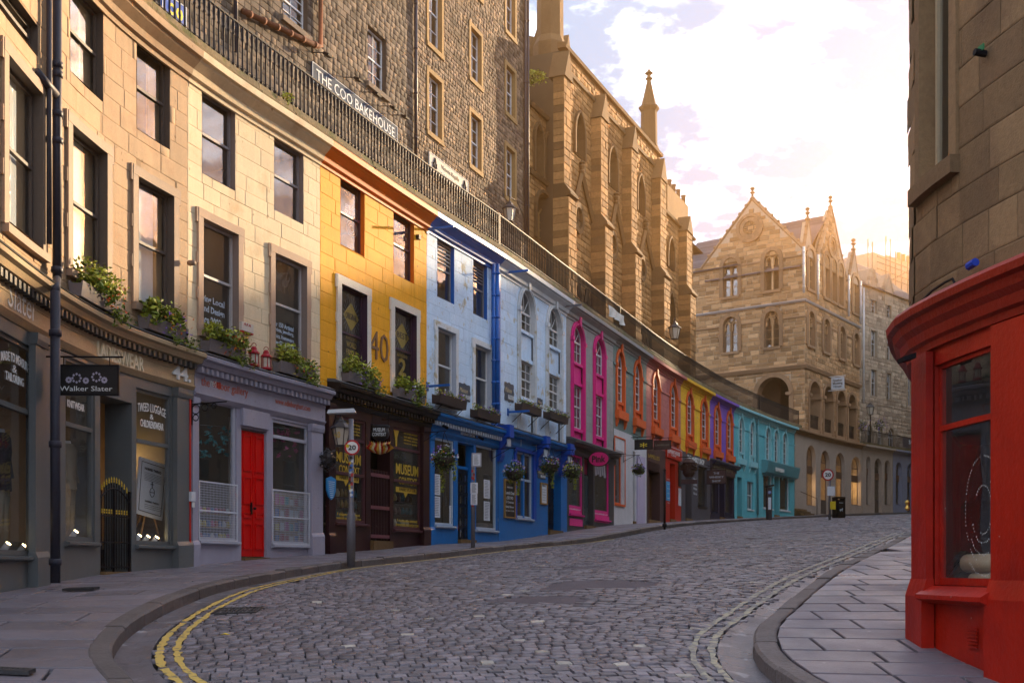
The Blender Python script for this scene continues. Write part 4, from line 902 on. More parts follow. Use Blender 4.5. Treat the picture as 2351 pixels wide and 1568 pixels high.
mb = MB(); sprof(mb, CH, low_s + .01, cs1 + .8, [(-.25, ZL - .02), (.16, ZL - .02), (.2, ZL + .1), (-.25, ZL + .22)]); obj('side_parapet', mb, S_chd, t_ch)
# triangular gablets with round lights between the buttresses
GB = [(1312, 1363, 1331, 395, 1325), (1396, 1434, 1410, 462, 1404), (1463, 1501, 1478, 522, 1471.5)]
za, zf = chz(1333, 400), chz(1312, 466)
for xa, xb, xm, yt, xo in GB:
    sa, sb = CH.hit(xa), CH.hit(xb); sm = CH.hit(xm); q = MB()
    for s2, z2 in ((sa + .02, zf - .2), (sb - .05, zf - .5)):
        p0, p1 = Vector(CH.p(s2, .10, z2)), Vector(CH.p(sm, .10, za)); q.tube([p0, p1], .12, 4)
    gt = obj('gablet_moulding', q, S_chd, t_ch); k = MB(); k.lathe(CH.p(sm, .12, za - .05), [(.13, 0), (.16, .1), (.09, .18), (.17, .34), (.1, .44), (.17, .5), (.05, .62)], 7); obj('finial', k, S_chd, gt)
    so_ = CH.hit(xo); zo = zf - 1.35 + .85; k = MB(); sring(k, CH, op_arch(so_ - .38, so_ + .38, zo, zo + .5, zo + .001), .22, .0, .12); v = op_arch(so_ - .38, so_ + .38, zo, zo + .5, zo + .001)
    pts_ = [(so_ + .42 * math.cos(a), zo + .48 * math.sin(a)) for a in np.linspace(0, 2 * math.pi, 19)[:-1]]; k = MB()
    for j in range(18):
        (a, c_), (b, d_) = pts_[j], pts_[(j + 1) % 18]; f_ = 1.5; A_ = [(a, c_), (b, d_), (so_ + (b - so_) * f_, zo + (d_ - zo) * f_), (so_ + (a - so_) * f_, zo + (c_ - zo) * f_)]
        k.add([CH.p(p_[0], n_, p_[1]) for n_ in (.0, .13) for p_ in A_], [(4, 5, 6, 7), (0, 4, 5, 1)[::-1], (3, 2, 6, 7)])
    rw = obj('round_window', k, S_chd, t_ch); k = MB(); k.add([CH.p(a, .012, c_) for a, c_ in pts_], [tuple(range(18))]); obj('pane', k, G_WIN, rw); k = MB(); k.tube([CH.p(so_, .03, zo - .45), CH.p(so_, .03, zo + .45)], .035, 4); k.tube([CH.p(so_ - .4, .03, zo), CH.p(so_ + .4, .03, zo)], .035, 4); obj('tracery', k, S_chd, rw)
    # interlaced pointed blind arches near the terrace
    q = MB(); zl = zf - 3.5; wd = (sb - sa)
    for c_ in (.28, .62):
        for sg in (-1, 1): q.tube([CH.p(sa + wd * (c_ + sg * .19), .07, zl - 1.6), CH.p(sa + wd * c_, .07, zl)], .085, 4)
    obj('blind_arcade', q, S_chd, t_ch)
# pinnacles and chimneys over the church
def pinnacle(name, lab, S, xv, n, y_top, y_sh, y_b, w0, cut=None, cat='pinnacle', par=None):
    s = S.hit(xv, n); zt, zs, zb = S.z(xv, y_top, n), S.z(xv, y_sh, n), S.z(xv, y_b, n); mb = MB(); c = S.p(s, n, zb - 3)
    mb.lathe(c, [(w0 * 1.25, 0), (w0 * 1.25, 3), (w0, 3.35), (w0 * .95, zs - zb + 2.7), (w0 * 1.22, zs - zb + 2.9), (w0 * 1.22, zs - zb + 3.0), (w0 * .9, zs - zb + 3.08), (w0 * .22, zt - zb + 2.45)], 8); o = obj(name, mb, S_chd, par)
    k = MB(); k.lathe(S.p(s, n, zt - .6), [(.1, 0), (.24, .12), (.12, .22), (.1, .34), (.26, .44), (.12, .56), (.05, .68)], 8); obj('finial', k, S_chd, o); return o
pinnacle('pinnacle', '', CH, 1490, -1.6, 163, 247, 345, .50, par=t_ch)
pinnacle('tall_pinnacle', '', CH, 1263, -1.2, -190, -110, 108, .62, par=t_ch)
s = CH.hit(1413, -2); mb = MB(); mb.lathe(CH.p(s, -2, ZT - .5), [(.3, 0), (.3, .9), (.42, 1.0), (.3, 1.15), (.16, 1.3), (.3, 1.55), (.14, 1.8), (.24, 1.95), (.05, 2.1)], 8); obj('parapet_finial', mb, S_chd, t_ch)
s = CH.hit(1424, -3); mb = MB(); mb.lathe(CH.p(s, -3, ZT - .5), [(.45, 0), (.45, 1.0), (.55, 1.05), (.55, 1.3), (.4, 1.35)], 10); obj('chimney', mb, S_chd, t_ch)
# lower link between tenement and church
LK = straight((CH.at(CH.hit(1200), -.9)), (CH.at(CH.hit(1296), -.9))); LK_ops = [lanc(1226, 1242, 288, 395, S=LK), lanc(1249, 1266, 305, 405, S=LK), lanc(1229, 1264, 447, 545, S=LK, kind='round')]
LK_ops[1]['z0'], LK_ops[1]['z1'], LK_ops[1]['sp'] = (LK_ops[0][k_] for k_ in ('z0', 'z1', 'sp'))
zlk = LK.z(1226, 252)
t_lk = stone_building('church_porch_wing', 'low stone church wing with twin lancets beside the speckled tenement', LK, LK.hit(1213), LK.hit(1296), TZ, zlk, LK_ops, S_chu, J_chu, dep=5, cat='church', ch=(.2, .28), bl=(.3, .6), joint=.02, depth=.03)
for o in LK_ops: gothic_window(t_lk, LK, o)
mb = MB(); sa, sb = LK.hit(1213), LK.hit(1292); sprof(mb, LK, sa, sb, [(-.2, zlk - .02), (.12, zlk - .02), (.18, zlk + .12), (-.2, zlk + .3)]); zq = LK.z(1226, 383); obj('parapet', mb, S_chd, t_lk); mb = MB(); sprof(mb, LK, sa, sb, [(0, zq - .45), (.1, zq - .45), (.16, zq - .3), (0, zq - .15)]); obj('string_course', mb, S_chd, t_lk)
pipe(LK, 1283, 325, 590, par=t_lk, m=mat('grey_pipe', (.25, .25, .29), .5), r=.06)
# sooty octagonal stair turret behind the wing, with small gables
s = LK.hit(1253, -2.2); zt = LK.z(1253, 150, -2.2); mb = MB(); mb.lathe(LK.p(s, -2.2, TZ), [(1.15, 0), (1.15, zt - TZ)], 8); tu = obj('stair_turret', mb, S_chd, t_lk)
k = MB(); k.lathe(LK.p(s, -2.2, zt), [(1.35, -.2), (1.35, .05), (1.2, .1), (.75, 1.1), (.7, 1.2)], 8); obj('turret_cap', k, S_chd, tu)
for a in range(8):
    ang_ = a * math.pi / 4 + .4; c = Vector(LK.p(s, -2.2, zt)); d = Vector((math.cos(ang_), math.sin(ang_), 0)); e_ = Vector((-d.y, d.x, 0)); k = MB(); k.add([c + d * 1.22 - e_ * .5, c + d * 1.22 + e_ * .5, c + d * 1.22 + Vector((0, 0, 1.3)), c + d * .6 - e_ * .4, c + d * .6 + e_ * .4, c + d * .6 + Vector((0, 0, 1.3))], [(0, 1, 2), (3, 5, 4), (0, 2, 5, 3), (1, 4, 5, 2)]); obj('turret_gable', k, S_chd, tu)
# small weeds rooted in the stonework
M_weed = mat('wall_weed', (.35, .33, .03), .6, rnd=.4)
def leaves(mb, c, r, k, size=.05, sq=(1, 1, 1)):
    for _ in range(k):
        d = Vector((random.gauss(0, 1), random.gauss(0, 1), random.gauss(0, 1))).normalized() * (random.random() ** .4) * r; p = Vector(c) + Vector((d.x * sq[0], d.y * sq[1], d.z * sq[2]))
        u = Vector((random.gauss(0, 1), random.gauss(0, 1), random.gauss(0, .6))).normalized(); v = u.cross(Vector((random.gauss(0, 1), random.gauss(0, 1), random.gauss(0, 1)))).normalized(); l = size * random.uniform(.6, 1.3)
        mb.add([p - u * l, p + v * l * .45, p + u * l, p - v * l * .45], [(0, 1, 2, 3)])
mb = MB(); p = LK.p(LK.hit(1228, .25), .3, LK.z(1228, 180, .25)); leaves(mb, p, .48, 160, .1, (1.1, 1, .7)); o = obj('wall_shrub', mb, M_weed); tag(o, 'yellow green shrub growing out of the church wing by the drainpipe', 'shrub')
mb = MB(); p = C.p(C.hit(655, .2), .24, TERR + .32); leaves(mb, p, .16, 60, .045); o = obj('coping_weed', mb, M_weed); tag(o, 'small green weed rooted in the mossy coping under the railings', 'weed')
# chimney house between church and meeting house
s = CH.hit(1556, -3.5); zc_ = chz(1556, 470, -3.5); x_, y_ = CH.at(s, -3.5); ch_h = thing('chimney_house', 'small roof with a stone chimney and four pots beyond the church', 'building', (x_, y_, zc_ - 6))
mb = MB(); sbox(mb, CH, CH.hit(1529, -3.5), CH.hit(1577, -3.5), -4.4, -3.4, zc_ - 7, zc_ + .55); obj('chimney_stack', mb, S_chu, ch_h)
for x in (1536.5, 1546.5, 1557, 1569): mb = MB(); mb.lathe(CH.p(CH.hit(x, -3.9), -3.9, zc_ + .55), [(.17, 0), (.15, .9), (.19, .92), (.19, 1.0), (.15, 1.02)], 9); obj('chimney_pot', mb, M_pot, ch_h, True)
mb = MB(); sa, sb = CH.hit(1520, -1), CH.hit(1592, -1); zr_ = ZL + .2; mb.add([CH.p(sa, -.3, zr_), CH.p(sb, -.3, zr_), CH.p(sb, -3.4, zr_ + 2.6), CH.p(sa, -3.4, zr_ + 2.6), CH.p(sa, -6.5, zr_), CH.p(sb, -6.5, zr_)], [(0, 1, 2, 3), (3, 2, 5, 4), (1, 5, 2), (0, 3, 4)]); obj('roof', mb, S_sl, ch_h)
# ------------------------------------------------------------------ meeting house with arcade
sc_ = C.hit(1846); cor = C.at(sc_, .05); hd = R_(36.0); dR = (math.sin(hd), math.cos(hd)); dL = (math.cos(hd), -math.sin(hd))
QR = straight(cor, (cor[0] + dR[0] * 12.0, cor[1] + dR[1] * 12.0)); QL = straight((cor[0] - dL[0] * 12, cor[1] - dL[1] * 12), cor)
qs0 = QL.hit(1575); qs1 = QL.len; qe = QR.hit(1974); ZE, ZST, ZLS = EYE + 23.1, EYE + 19.5, EYE + 14.75
def qwin(S, x0, x1, yt, yb, kind='round'):
    a, b = S.hit(x0), S.hit(x1); z0, z1 = S.z(x0, yb), S.z((x0 + x1) / 2, yt); return op_arch(a, b, z0, z1, z1 - (b - a) / 2 * 1.1, kind)
q = thing('meeting_house', 'gabled stone meeting house with arcade at the bend of the street', 'building', (cor[0], cor[1], TZ))
wt = [qwin(QL, 1661, 1693.5, 593, 683), qwin(QL, 1756, 1788.5, 576, 668)]; w2 = [qwin(QL, 1661, 1693.5, 728, 810), qwin(QL, 1756, 1788.5, 716, 798)]
big = qwin(QL, 1739, 1812, 866, 968)
big['z0'] = TZ; big['sp'] = big['z1'] - (big['s1'] - big['s0']) / 2
def lev(L):
    for o in L[1:]:
        for k_ in ('z0', 'z1', 'sp'): o[k_] = L[0][k_]
lev(wt); lev(w2)
r2 = [qwin(QR, a, b, 717, 801) for a, b in ((1854, 1869), (1890, 1904), (1926, 1939), (1959, 1971.5))]
for o in r2: o['z0'], o['z1'], o['sp'] = w2[0]['z0'], w2[0]['z1'] - .15, w2[0]['z1'] - .15 - (o['s1'] - o['s0']) / 2
r3 = [qwin(QR, a, b, 600, 700) for a, b in ((1854, 1869), (1891.5, 1903.5), (1908, 1919.5), (1924, 1935), (1957, 1971))]
for i, o in enumerate(r3): o['z0'] = wt[0]['z0'] - .1; o['z1'] = wt[0]['z1'] + (.25 if i in (1, 2, 3) else -.05); o['sp'] = o['z1'] - (o['s1'] - o['s0']) / 2
arc = [qwin(QR, a, b, 880, 960) for a, b in ((1858, 1882.5), (1891, 1911), (1921, 1940), (1947, 1964))]
for o in arc: o['z0'] = TZ; o['z1'] = EYE + 13.75; o['sp'] = o['z1'] - (o['s1'] - o['s0']) / 2
kw = dict(ch=(.24, .36), bl=(.4, .95), joint=.032, depth=.03, jit=.008)
front(q, QL, qs0, qs1, TZ, ZE, wt + w2 + [big], S_qk, (J_qk,), grow=.12, **kw); front(q, QR, 0.02, qe, TZ, ZE, r2 + r3 + arc, S_qk, (J_qk,), grow=.08, name='side_wall', **kw)
mb = MB()      # inner core, keeps the arcade dark
a_, b_ = QL.at(qs0, -3.2), QR.at(qe, -3.2); cI = (cor[0] - dL[0] * 3.2 + dR[0] * 3.2, cor[1] - dL[1] * 3.2 + dR[1] * 3.2)
for z0_, z1_ in ((TZ, ZE),): mb.add([(*a_, z0_), (*cI, z0_), (*cI, z1_), (*a_, z1_), (*b_, z0_), (*b_, z1_)], [(0, 1, 2, 3), (1, 4, 5, 2)])
for z in (TZ, ZLS - .1, ZE): mb.add([QL.p(qs0, -.05, z), QL.p(qs1, -.05, z), QR.p(qe, -.05, z), (*b_, z), (*cI, z), (*a_, z)], [(0, 1, 5), (1, 4, 5), (1, 2, 3), (1, 3, 4)])
obj('inner_walls', mb, S_qd, q)
def two_light(S, o, m=S_qd):
    r = MB(); sreveal(r, S, o, .03, -.3); W = obj('window', r, m, q); c = (o['s0'] + o['s1']) / 2; g = MB(); g.add([S.p(a, -.25, z) for a, z in op_loop(o)], [tuple(range(len(op_loop(o))))]); obj('pane', g, G_WIN, W)
    f = MB(); wd = o['s1'] - o['s0']
    if wd > 1.0:
        sbox(f, S, c - .07, c + .07, -.24, -.1, o['z0'], o['sp'] + .2)
        for sg in (-1, 1): p_ = op_arch(c if sg > 0 else o['s0'], o['s1'] if sg > 0 else c, o['sp'] - .4, o['sp'] + .35, o['sp'] - .1); sring(f, S, p_, .12, -.24, -.12, -.14)
        k_ = MB(); ring = [(c + .22 * math.cos(t_), o['sp'] + .5 + .22 * math.sin(t_), ) for t_ in np.linspace(0, 2 * math.pi, 11)]; f.tube([S.p(a, -.17, z) for a, z in ring], .06, 4)
    for z in np.linspace(o['z0'], o['sp'], 4)[1:3]: sbox(f, S, o['s0'] + .02, o['s1'] - .02, -.245, -.22, z - .02, z + .02)
    obj('tracery', f, S_qk, W); h = MB(); sring(h, S, o, .30 if wd > 1 else .22, .0, .09, .02); obj('arch_surround', h, m, W)
    if True: k = MB(); sbox(k, S, o['s0'] - .15, o['s1'] + .15, .0, .12, o['z0'] - .2, o['z0'] - .005); obj('sill', k, m, W)
for o in wt + w2: two_light(QL, o)
for o in r2 + r3: two_light(QR, o)
for S_, o in [(QL, big)] + [(QR, o) for o in arc]:
    h = MB(); sring(h, S_, o, .34 if S_ is QL else .22, .0, .08, .0); A_ = obj('arch', h, S_qd, q); r = MB(); sreveal(r, S_, o, .02, -.75, close=False); obj('soffit', r, S_qd, A_)
mb = MB()      # capitals along the arcade
for S_, L in ((QR, arc), (QL, [big])):
    for o in L:
        for s in (o['s0'], o['s1']): k = MB(); sbox(k, S_, s - .24, s + .24, -.7, .16, o['sp'] - .16, o['sp'] + .06); obj('capital', k, S_qd, q)
for nm, z, h, p_, m_ in (('string_course', ZST, .16, .16, mat('lead_grey_string', (.42, .38, .36), .6)), ('string_course', ZLS, .28, .22, S_qd), ('impost_band', w2[0]['sp'], .1, .05, S_qd), ('impost_band', wt[0]['sp'], .12, .05, S_qd)):
    for S_, a, b in ((QL, qs0, qs1 + p_), (QR, .0, qe)):
        mb = MB(); cut = [] if 'string' in nm else [(o['s0'] - .32, o['s1'] + .32) for o in ((wt if z > ZST else w2) if S_ is QL else (r3 if z > ZST else r2))]
        e = [a] + [v for c_ in cut for v in c_] + [b]
        for i in range(0, len(e), 2):
            if e[i + 1] > e[i]: mb = MB(); sprof(mb, S_, e[i], e[i + 1], [(0, z - h), (p_ * .5, z - h), (p_, z - .05), (p_, z), (0, z + .06)]); obj(nm, mb, m_, q)
def gable(S, sa, sb, z0, z1, n=.02, wall=True, fin=True, thick=.5, coping=.18, stones=True, name='gable'):
    m = (sa + sb) / 2; mb = MB(); v = [S.p(s, nn, z) for nn in (-.01, -thick) for s, z in ((sa, z0), (sb, z0), (m, z1))]; mb.add(v, [(0, 1, 2), (3, 5, 4), (0, 2, 5, 3), (1, 4, 5, 2)]); g = obj(name, mb, J_qk, q)
    if stones: masonry(g, S, sa, sb, z0, z1, [], S_qk, n=-.01, clip=lambda s, z: (z - z0) / (z1 - z0) < 1 - abs(s - m) / ((sb - sa) / 2) - .10, **kw)
    k = MB(); k.tube([S.p(sa - .1, -.1, z0 - .1), S.p(m, -.1, z1 + .1)], coping, 4); k.tube([S.p(sb + .1, -.1, z0 - .1), S.p(m, -.1, z1 + .1)], coping, 4); obj('coping', k, S_qd, g)
    for i in range(1, 8 if sb - sa > 4 else 4):
        f = i / (8 if sb - sa > 4 else 4)
        for e in (sa, sb): k = MB(); k.lathe(S.p(e + (m - e) * f, -.1, z0 + (z1 - z0) * f + coping * .8), [(.06, 0), (.13, .09), (.13, .18), (.05, .26)], 6); obj('crocket', k, S_qd, g)
    k = MB(); k.lathe(S.p(m, -.1, z1 + .1), [(.2, 0), (.2, .1), (.09, .2), (.09, .4), (.22, .5), (.1, .6), (.1, .7), (.19, .78), (.16, .88), (.04, .95)], 8); obj('finial', k, S_qd, g); return g, m
def rose(par, S, s, z, r):
    P_ = [(s + r * math.cos(a), z + r * math.sin(a)) for a in np.linspace(0, 2 * math.pi, 25)[:-1]]; k = MB()
    for j in range(24):
        (a, c_), (b, d_) = P_[j], P_[(j + 1) % 24]
        for f0, f1, n1 in ((1, 1.28, .14), (.62, .97, .09)):
            A_ = [(s + (a - s) * f0, z + (c_ - z) * f0), (s + (b - s) * f0, z + (d_ - z) * f0), (s + (b - s) * f1, z + (d_ - z) * f1), (s + (a - s) * f1, z + (c_ - z) * f1)]
            k.add([S.p(p_[0], n_, p_[1]) for n_ in (.0, n1) for p_ in A_], [(4, 5, 6, 7), (0, 1, 5, 4), (3, 7, 6, 2)])
    o = obj('rose_window', k, S_qd, par); g = MB(); g.add([S.p(s + .6 * (a - s), .012, z + .6 * (c_ - z)) for a, c_ in P_], [tuple(range(24))]); obj('pane', g, mat('old_window_dark', (.12, .07, .04), .3), o)
    k = MB()
    for a in np.linspace(0, 2 * math.pi, 7)[:-1]: k.lathe(S.p(s + r * .42 * math.cos(a), .03, z + r * .42 * math.sin(a)), [(.02, -.02), (.1, 0), (.02, .02)], 6)
    obj('tracery', k, S_qd, o)
ga, gb = QL.hit(1612), QL.len + .0
g1, m1 = gable(QL, ga, gb, ZE, EYE + 27.5); rose(g1, QL, QL.hit(1722), QL.z(1722, 524), .85)
sA, sB = QR.hit(1874), QR.hit(1943); g2, m2 = gable(QR, sA, sB, ZE - .4, EYE + 27.5); rose(g2, QR, (sA + sB) / 2, EYE + 24.6, .7)
for a, b in ((1847, 1867), (1951, 1973)): gable(QR, QR.hit(a), QR.hit(b), ZE - .3, EYE + 25.4, stones=False, coping=.13, name='small_gable')
# slate roofs: one ridge behind each large gable
def roof(S, sa, sb, z0, z1, dep, par, name='roof'):
    m = (sa + sb) / 2; t = obj(name, MB(), S_sl, par); rows = 16
    for e, nm in ((sa, 0), (sb, 1)):
        for i in range(rows):
            f0, f1 = i / rows, (i + 1.12) / rows; mb = MB(); d = .05
            A_ = [S.p(e + (m - e) * f0, -.3, z0 + (z1 - z0) * f0 + d), S.p(e + (m - e) * min(1, f1), -.3, z0 + (z1 - z0) * min(1, f1)), S.p(e + (m - e) * min(1, f1), -dep, z0 + (z1 - z0) * min(1, f1)), S.p(e + (m - e) * f0, -dep, z0 + (z1 - z0) * f0 + d)]
            mb.add(A_, [(0, 1, 2, 3)]); mb.add([(x, y, z - .05) for x, y, z in A_], [(3, 2, 1, 0)]); obj('slate_course', mb, S_sl, t)
roof(QL, ga - .2, gb, ZE - .1, EYE + 27.2, 9, q); roof(QR, sA - 2.4, sB + 2.4, ZE - 1.2, EYE + 27.1, 8, q); rt2 = obj('side_roof', MB(), S_sl, q); ra, rb = QL.hit(1540), ga + 3.2
for i in range(14):
    f0, f1 = i / 14, min(1, (i + 1.15) / 14); mb = MB(); A_ = [QL.p(s_, .15 - 4.8 * f_, ZE - .35 + 3.8 * f_ + d_) for s_, f_, d_ in ((ra, f0, .05), (rb, f0, .05), (rb, f1, 0), (ra, f1, 0))]; mb.add(A_, [(0, 1, 2, 3)]); mb.add([(x, y, z - .05) for x, y, z in A_], [(3, 2, 1, 0)]); obj('slate_course', mb, S_sl, rt2)
for x in (1845.5, 1878, 1949, 1976): 
    o = pipe(QR, x, 566 if x < 1860 else 585 if x < 1900 else 632 if x < 1960 else 645, 672 if x < 1860 else 688 if x < 1900 else 726 if x < 1960 else 742, par=q, m=mat('white_pipe', (.62, .58, .55), .5), r=.09, n=.15)
for x in (1598, 1607, 1616): mb = MB(); mb.lathe(QL.p(QL.hit(x, -8), -8, EYE + 25.0), [(.25, 0), (.2, 1.3), (.26, 1.35), (.26, 1.5)], 8); obj('chimney_pot', mb, M_pot, q)
# arcade railings
for i, (S_, o) in enumerate([(QR, a) for a in arc]):
    t = thing('arcade_railing', ('black railing in the first arcade arch from the corner', 'black railing in the second arcade arch from the corner', 'black railing in the third arcade arch from the corner', 'black railing in the arcade arch farthest from the corner')[i], 'railing', S_.p(o['s0'], -.1, TZ), group='railings in the arcade arches')
    mb = MB(); sbox(mb, S_, o['s0'], o['s1'], -.14, -.1, TZ + 1.2, TZ + 1.25); obj('handrail', mb, M_black, t)
    for s in np.arange(o['s0'] + .08, o['s1'], .15): inst('baluster', BALF, t, S_.p(s, -.12, TZ + .22))
    mb = MB(); sbox(mb, S_, o['s0'], o['s1'], -.3, .02, TZ - .2, TZ + .22); obj('plinth', mb, S_qd, t)
# ------------------------------------------------------------------ arched shops below, along the bend
M_tau = mat('taupe_render', (.44, .34, .265), .8, var=.1, fine=.08, streak=.06, bump=.3); M_slb = mat('slate_blue_paint', (.24, .255, .33), .7, var=.08, fine=.06)
TB = thing('taupe_arched_shops', 'taupe rendered row of round arched shopfronts under the meeting house', 'shop building', C.p(C.hit(1900), 0, G(*C.at(C.hit(1900)))))
ZC2 = C.z(1850, 987, .2)
def base_arch(par, x0, x1, yt, kind, fm, yb=None, lit=False):
    a, b = C.hit(x0), C.hit(x1); z1 = C.z((x0 + x1) / 2, yt); g = G(*C.at((a + b) / 2)); z0 = g + (.05 if kind == 'door' else .72); o = op_arch(a, b, z0, z1, z1 - (b - a) / 2); return o
AR = [(1852, 1873, 1022, 'win'), (1884.5, 1905, 1034, 'door'), (1919, 1940, 1039, 'door'), (1954.5, 1977, 1048, 'win')]; BRc = [(1989, 1999.5, 1047, 'win'), (2008, 2025, 1052, 'door'), (2031, 2044.5, 1056, 'win')]; CRc = [(2057, 2071, 1061, 'win'), (2083, 2097, 1064, 'door')]
M_warm = mat('warm_lamp', (1.0, .62, .22), .5, emit=7.0, var=0, fine=0)
M_shopin = mat('shop_inside', (.48, .35, .23), .85, var=.3, vs=3); M_brownp = mat('brown_panel', (.14, .075, .045), .6)
def base_run(par, x0, x1, L, m, jm):
    s0, s1 = C.hit(x0), C.hit(x1); g0 = min(G(*C.at(s0)), G(*C.at(s1))) - .4; ops = [base_arch(par, a, b, y, k, jm) for a, b, y, k in L]
    front(par, C, s0, s1, g0, ZC2 - .3, ops, m); body(par, C, s0, s1, g0, ZC2 - .2, 3, M_shopin)
    for o, (a, b, y, k) in zip(ops, L):
        W = sash(par, C, op_arch(o['s0'], o['s1'], o['z0'], o['z1'], o['sp']), jm, m, G_SHOP, nf=-.32, cols=2 if k == 'win' else 1, rows=(0, 1), meet=1.0, fan=5, part='shop_window' if k == 'win' else 'shop_door')
        mb = MB(); zt = o['sp'] - .55; sbox(mb, C, o['s0'] + .05, o['s1'] - .05, -.31, -.25, zt - .55, zt); obj('sign_panel', mb, M_brownp, W)
        if k == 'door':
            mb = MB(); sbox(mb, C, o['s0'] + .07, o['s1'] - .07, -.32, -.27, o['z0'], o['z0'] + 1.1); obj('door_panel', mb, D_dkb, W)
    return ops
opsT = base_run(TB, 1826, 1979, AR, M_tau, mat('mid_brown_joinery', (.16, .11, .085), .5)); t2 = thing('taupe_panelled_shop', 'grey brown panelled shopfront with three arches past the litter bin', 'shop building', C.p(C.hit(2020), 0, G(*C.at(C.hit(2020))))); base_run(t2, 1980, 2049, BRc, M_tau, mat('taupe_joinery', (.22, .17, .14), .6))
t3 = thing('slate_blue_shop', 'slate blue arched shopfront at the far end of the street', 'shop building', C.p(C.hit(2080), 0, G(*C.at(C.hit(2080))))); base_run(t3, 2050, 2130, CRc, M_slb, M_slb)
for o in (opsT[0], opsT[3]):
    c_ = (o['s0'] + o['s1']) / 2; p_ = Vector(C.p(c_, -.8, o['z0'] + 1.0)); mb = MB(); mb.lathe(p_, [(.16, 0), (.2, .1), (.12, .22), (.04, .26)], 10); lo_ = obj('display_lamp', mb, M_warm, TB)
    lp = bpy.data.lights.new('display_light', 'POINT'); lp.energy = 10; lp.color = (1, .66, .3); lp.shadow_soft_size = .15; lq = bpy.data.objects.new('display_light', lp); COL.objects.link(lq); lq.parent = TB; lq.location = p_ + Vector((0, 0, .6)) - worg(TB)
cornice(TB, C.hit(1826), C.hit(1979), S_qd, zt=ZC2, drop=.4); cornice(t2, C.hit(1980), C.hit(2049), M_tau, zt=ZC2, drop=.4); cornice(t3, C.hit(2050), C.hit(2130), M_slb, zt=ZC2, drop=.4)
for par, xs in ((TB, (1832, 1878, 1912, 1947)), ):
    mb = MB()
mb = MB(); sprof(mb, C, C.hit(1850), C.hit(2130), [(-4, TERR - .5), (-.06, TERR - .5), (-.06, TERR + .10), (-4, TERR + .10)]); o = obj('terrace', mb, mat('terrace_paving', (.16, .145, .13), .8)); tag(o, 'upper terrace walk beyond the meeting house', 'terrace', kind='structure')
s0, s1 = C.hit(1978, .1), C.hit(2115, .1); t = thing('terrace_railing', 'black terrace railings past the meeting house with a banner', 'railing', C.p((s0 + s1) / 2, .1, zr), group='railings along the terrace edge'); mb = MB(); sbox(mb, C, s0, s1, .08, .12, TERR + 1.2, TERR + 1.25); obj('handrail', mb, M_black, t)
for s in np.arange(s0, s1, .16): inst('baluster', BALF, t, C.p(s, .1, TERR + .22))
mb = MB(); sbox(mb, C, s0, s1, -.02, .28, TERR, TERR + .22); obj('coping', mb, M_moss, t)
# steps between the turquoise shop and the taupe shops
st_ = thing('stone_steps', 'dark stone steps rising between the turquoise shop and the taupe shops', 'steps', C.p(C.hit(1836), .3, G(*C.at(C.hit(1836), .3))))
for i in range(4): mb = MB(); z = G(*C.at(C.hit(1836), .3)) + .16 * i; sbox(mb, C, C.hit(1823), C.hit(1847), -2, .75 - .28 * i, z - .3, z + .16); obj('step', mb, S_chd, st_)
mb = MB(); mb.tube([C.p(C.hit(1848), .9, G(*C.at(C.hit(1848), .9)) - .1), C.p(C.hit(1848), .9, G(*C.at(C.hit(1848), .9)) + 1.2), C.p(C.hit(1838), .0, G(*C.at(C.hit(1838), .5)) + 1.75)], .025, 6); obj('handrail', mb, M_black, st_)
# ------------------------------------------------------------------ far tenement, slate roof, scaffolded block
FT = straight(C.at(C.hit(1968), -4.2), C.at(C.hit(2125), -4.0)); fz = FT.z
def fwin(x0, x1, yt, yb): return op_rect(FT.hit(x0), FT.hit(x1), fz(x0, yb), fz(x0, yt))
fo = [fwin(1999, 2012, 682, 716), fwin(2035.5, 2046, 691, 727), fwin(1999, 2012, 757, 817), fwin(2035.5, 2046, 766, 824), fwin(1999, 2012, 847, 907), fwin(2035.5, 2046, 856, 915), fwin(2068, 2078, 766, 825), fwin(2083, 2092, 860, 930)]
fa = [op_arch(FT.hit(a), FT.hit(b), TERR + .2, fz(a, y), fz(a, y) - .9) for a, b, y in ((1989, 2003, 972), (2014, 2026, 978), (2037, 2053, 981))]
zfe = fz(1999, 662)
t_ft = stone_building('far_stone_tenement', 'grey stone tenement with sash windows beyond the meeting house', FT, FT.hit(1972), FT.hit(2120), TZ, zfe, fo + fa, S_far, mat('far_mortar', (.26, .2, .15), .9), dep=8, ch=(.28, .4), bl=(.4, .9), joint=.03, depth=.03)
for o in fo: w_ = sash(t_ft, FT, o, M_white, S_far, cols=2, rows=(3, 2), nf=-.2, blind=.3); k = MB(); sring(k, FT, o, .16, .0, .05); obj('surround', k, S_far, w_)
for o in fa: w_ = sash(t_ft, FT, o, M_white, S_far, cols=3, rows=(0, 1), meet=1.0, fan=5, nf=-.2); k = MB(); sring(k, FT, o, .22, .0, .07); obj('arch_surround', k, S_far, w_)
roof_ = MB(); sa, sb = FT.hit(1972), FT.hit(2120); roof_.add([FT.p(sa, .2, zfe), FT.p(sb, .2, zfe), FT.p(sb, -5.5, zfe + 4.6), FT.p(sa, -5.5, zfe + 4.6), FT.p(sb, -11, zfe), FT.p(sa, -11, zfe)], [(0, 1, 2, 3), (3, 2, 4, 5), (0, 3, 5), (1, 4, 2)]); ro = obj('roof', roof_, S_sl, t_ft)
for i in range(13):
    f = i / 13; mb = MB(); mb.add([FT.p(s, .2 - 5.7 * f_ + (.03 if k_ else 0), zfe + 4.6 * f_ + .03 + (.03 if k_ else 0)) for f_, k_ in ((f, 1), (f + .085, 0)) for s in (sa, sb)], [(0, 1, 3, 2)]); obj('slate_course', mb, S_sl, ro)
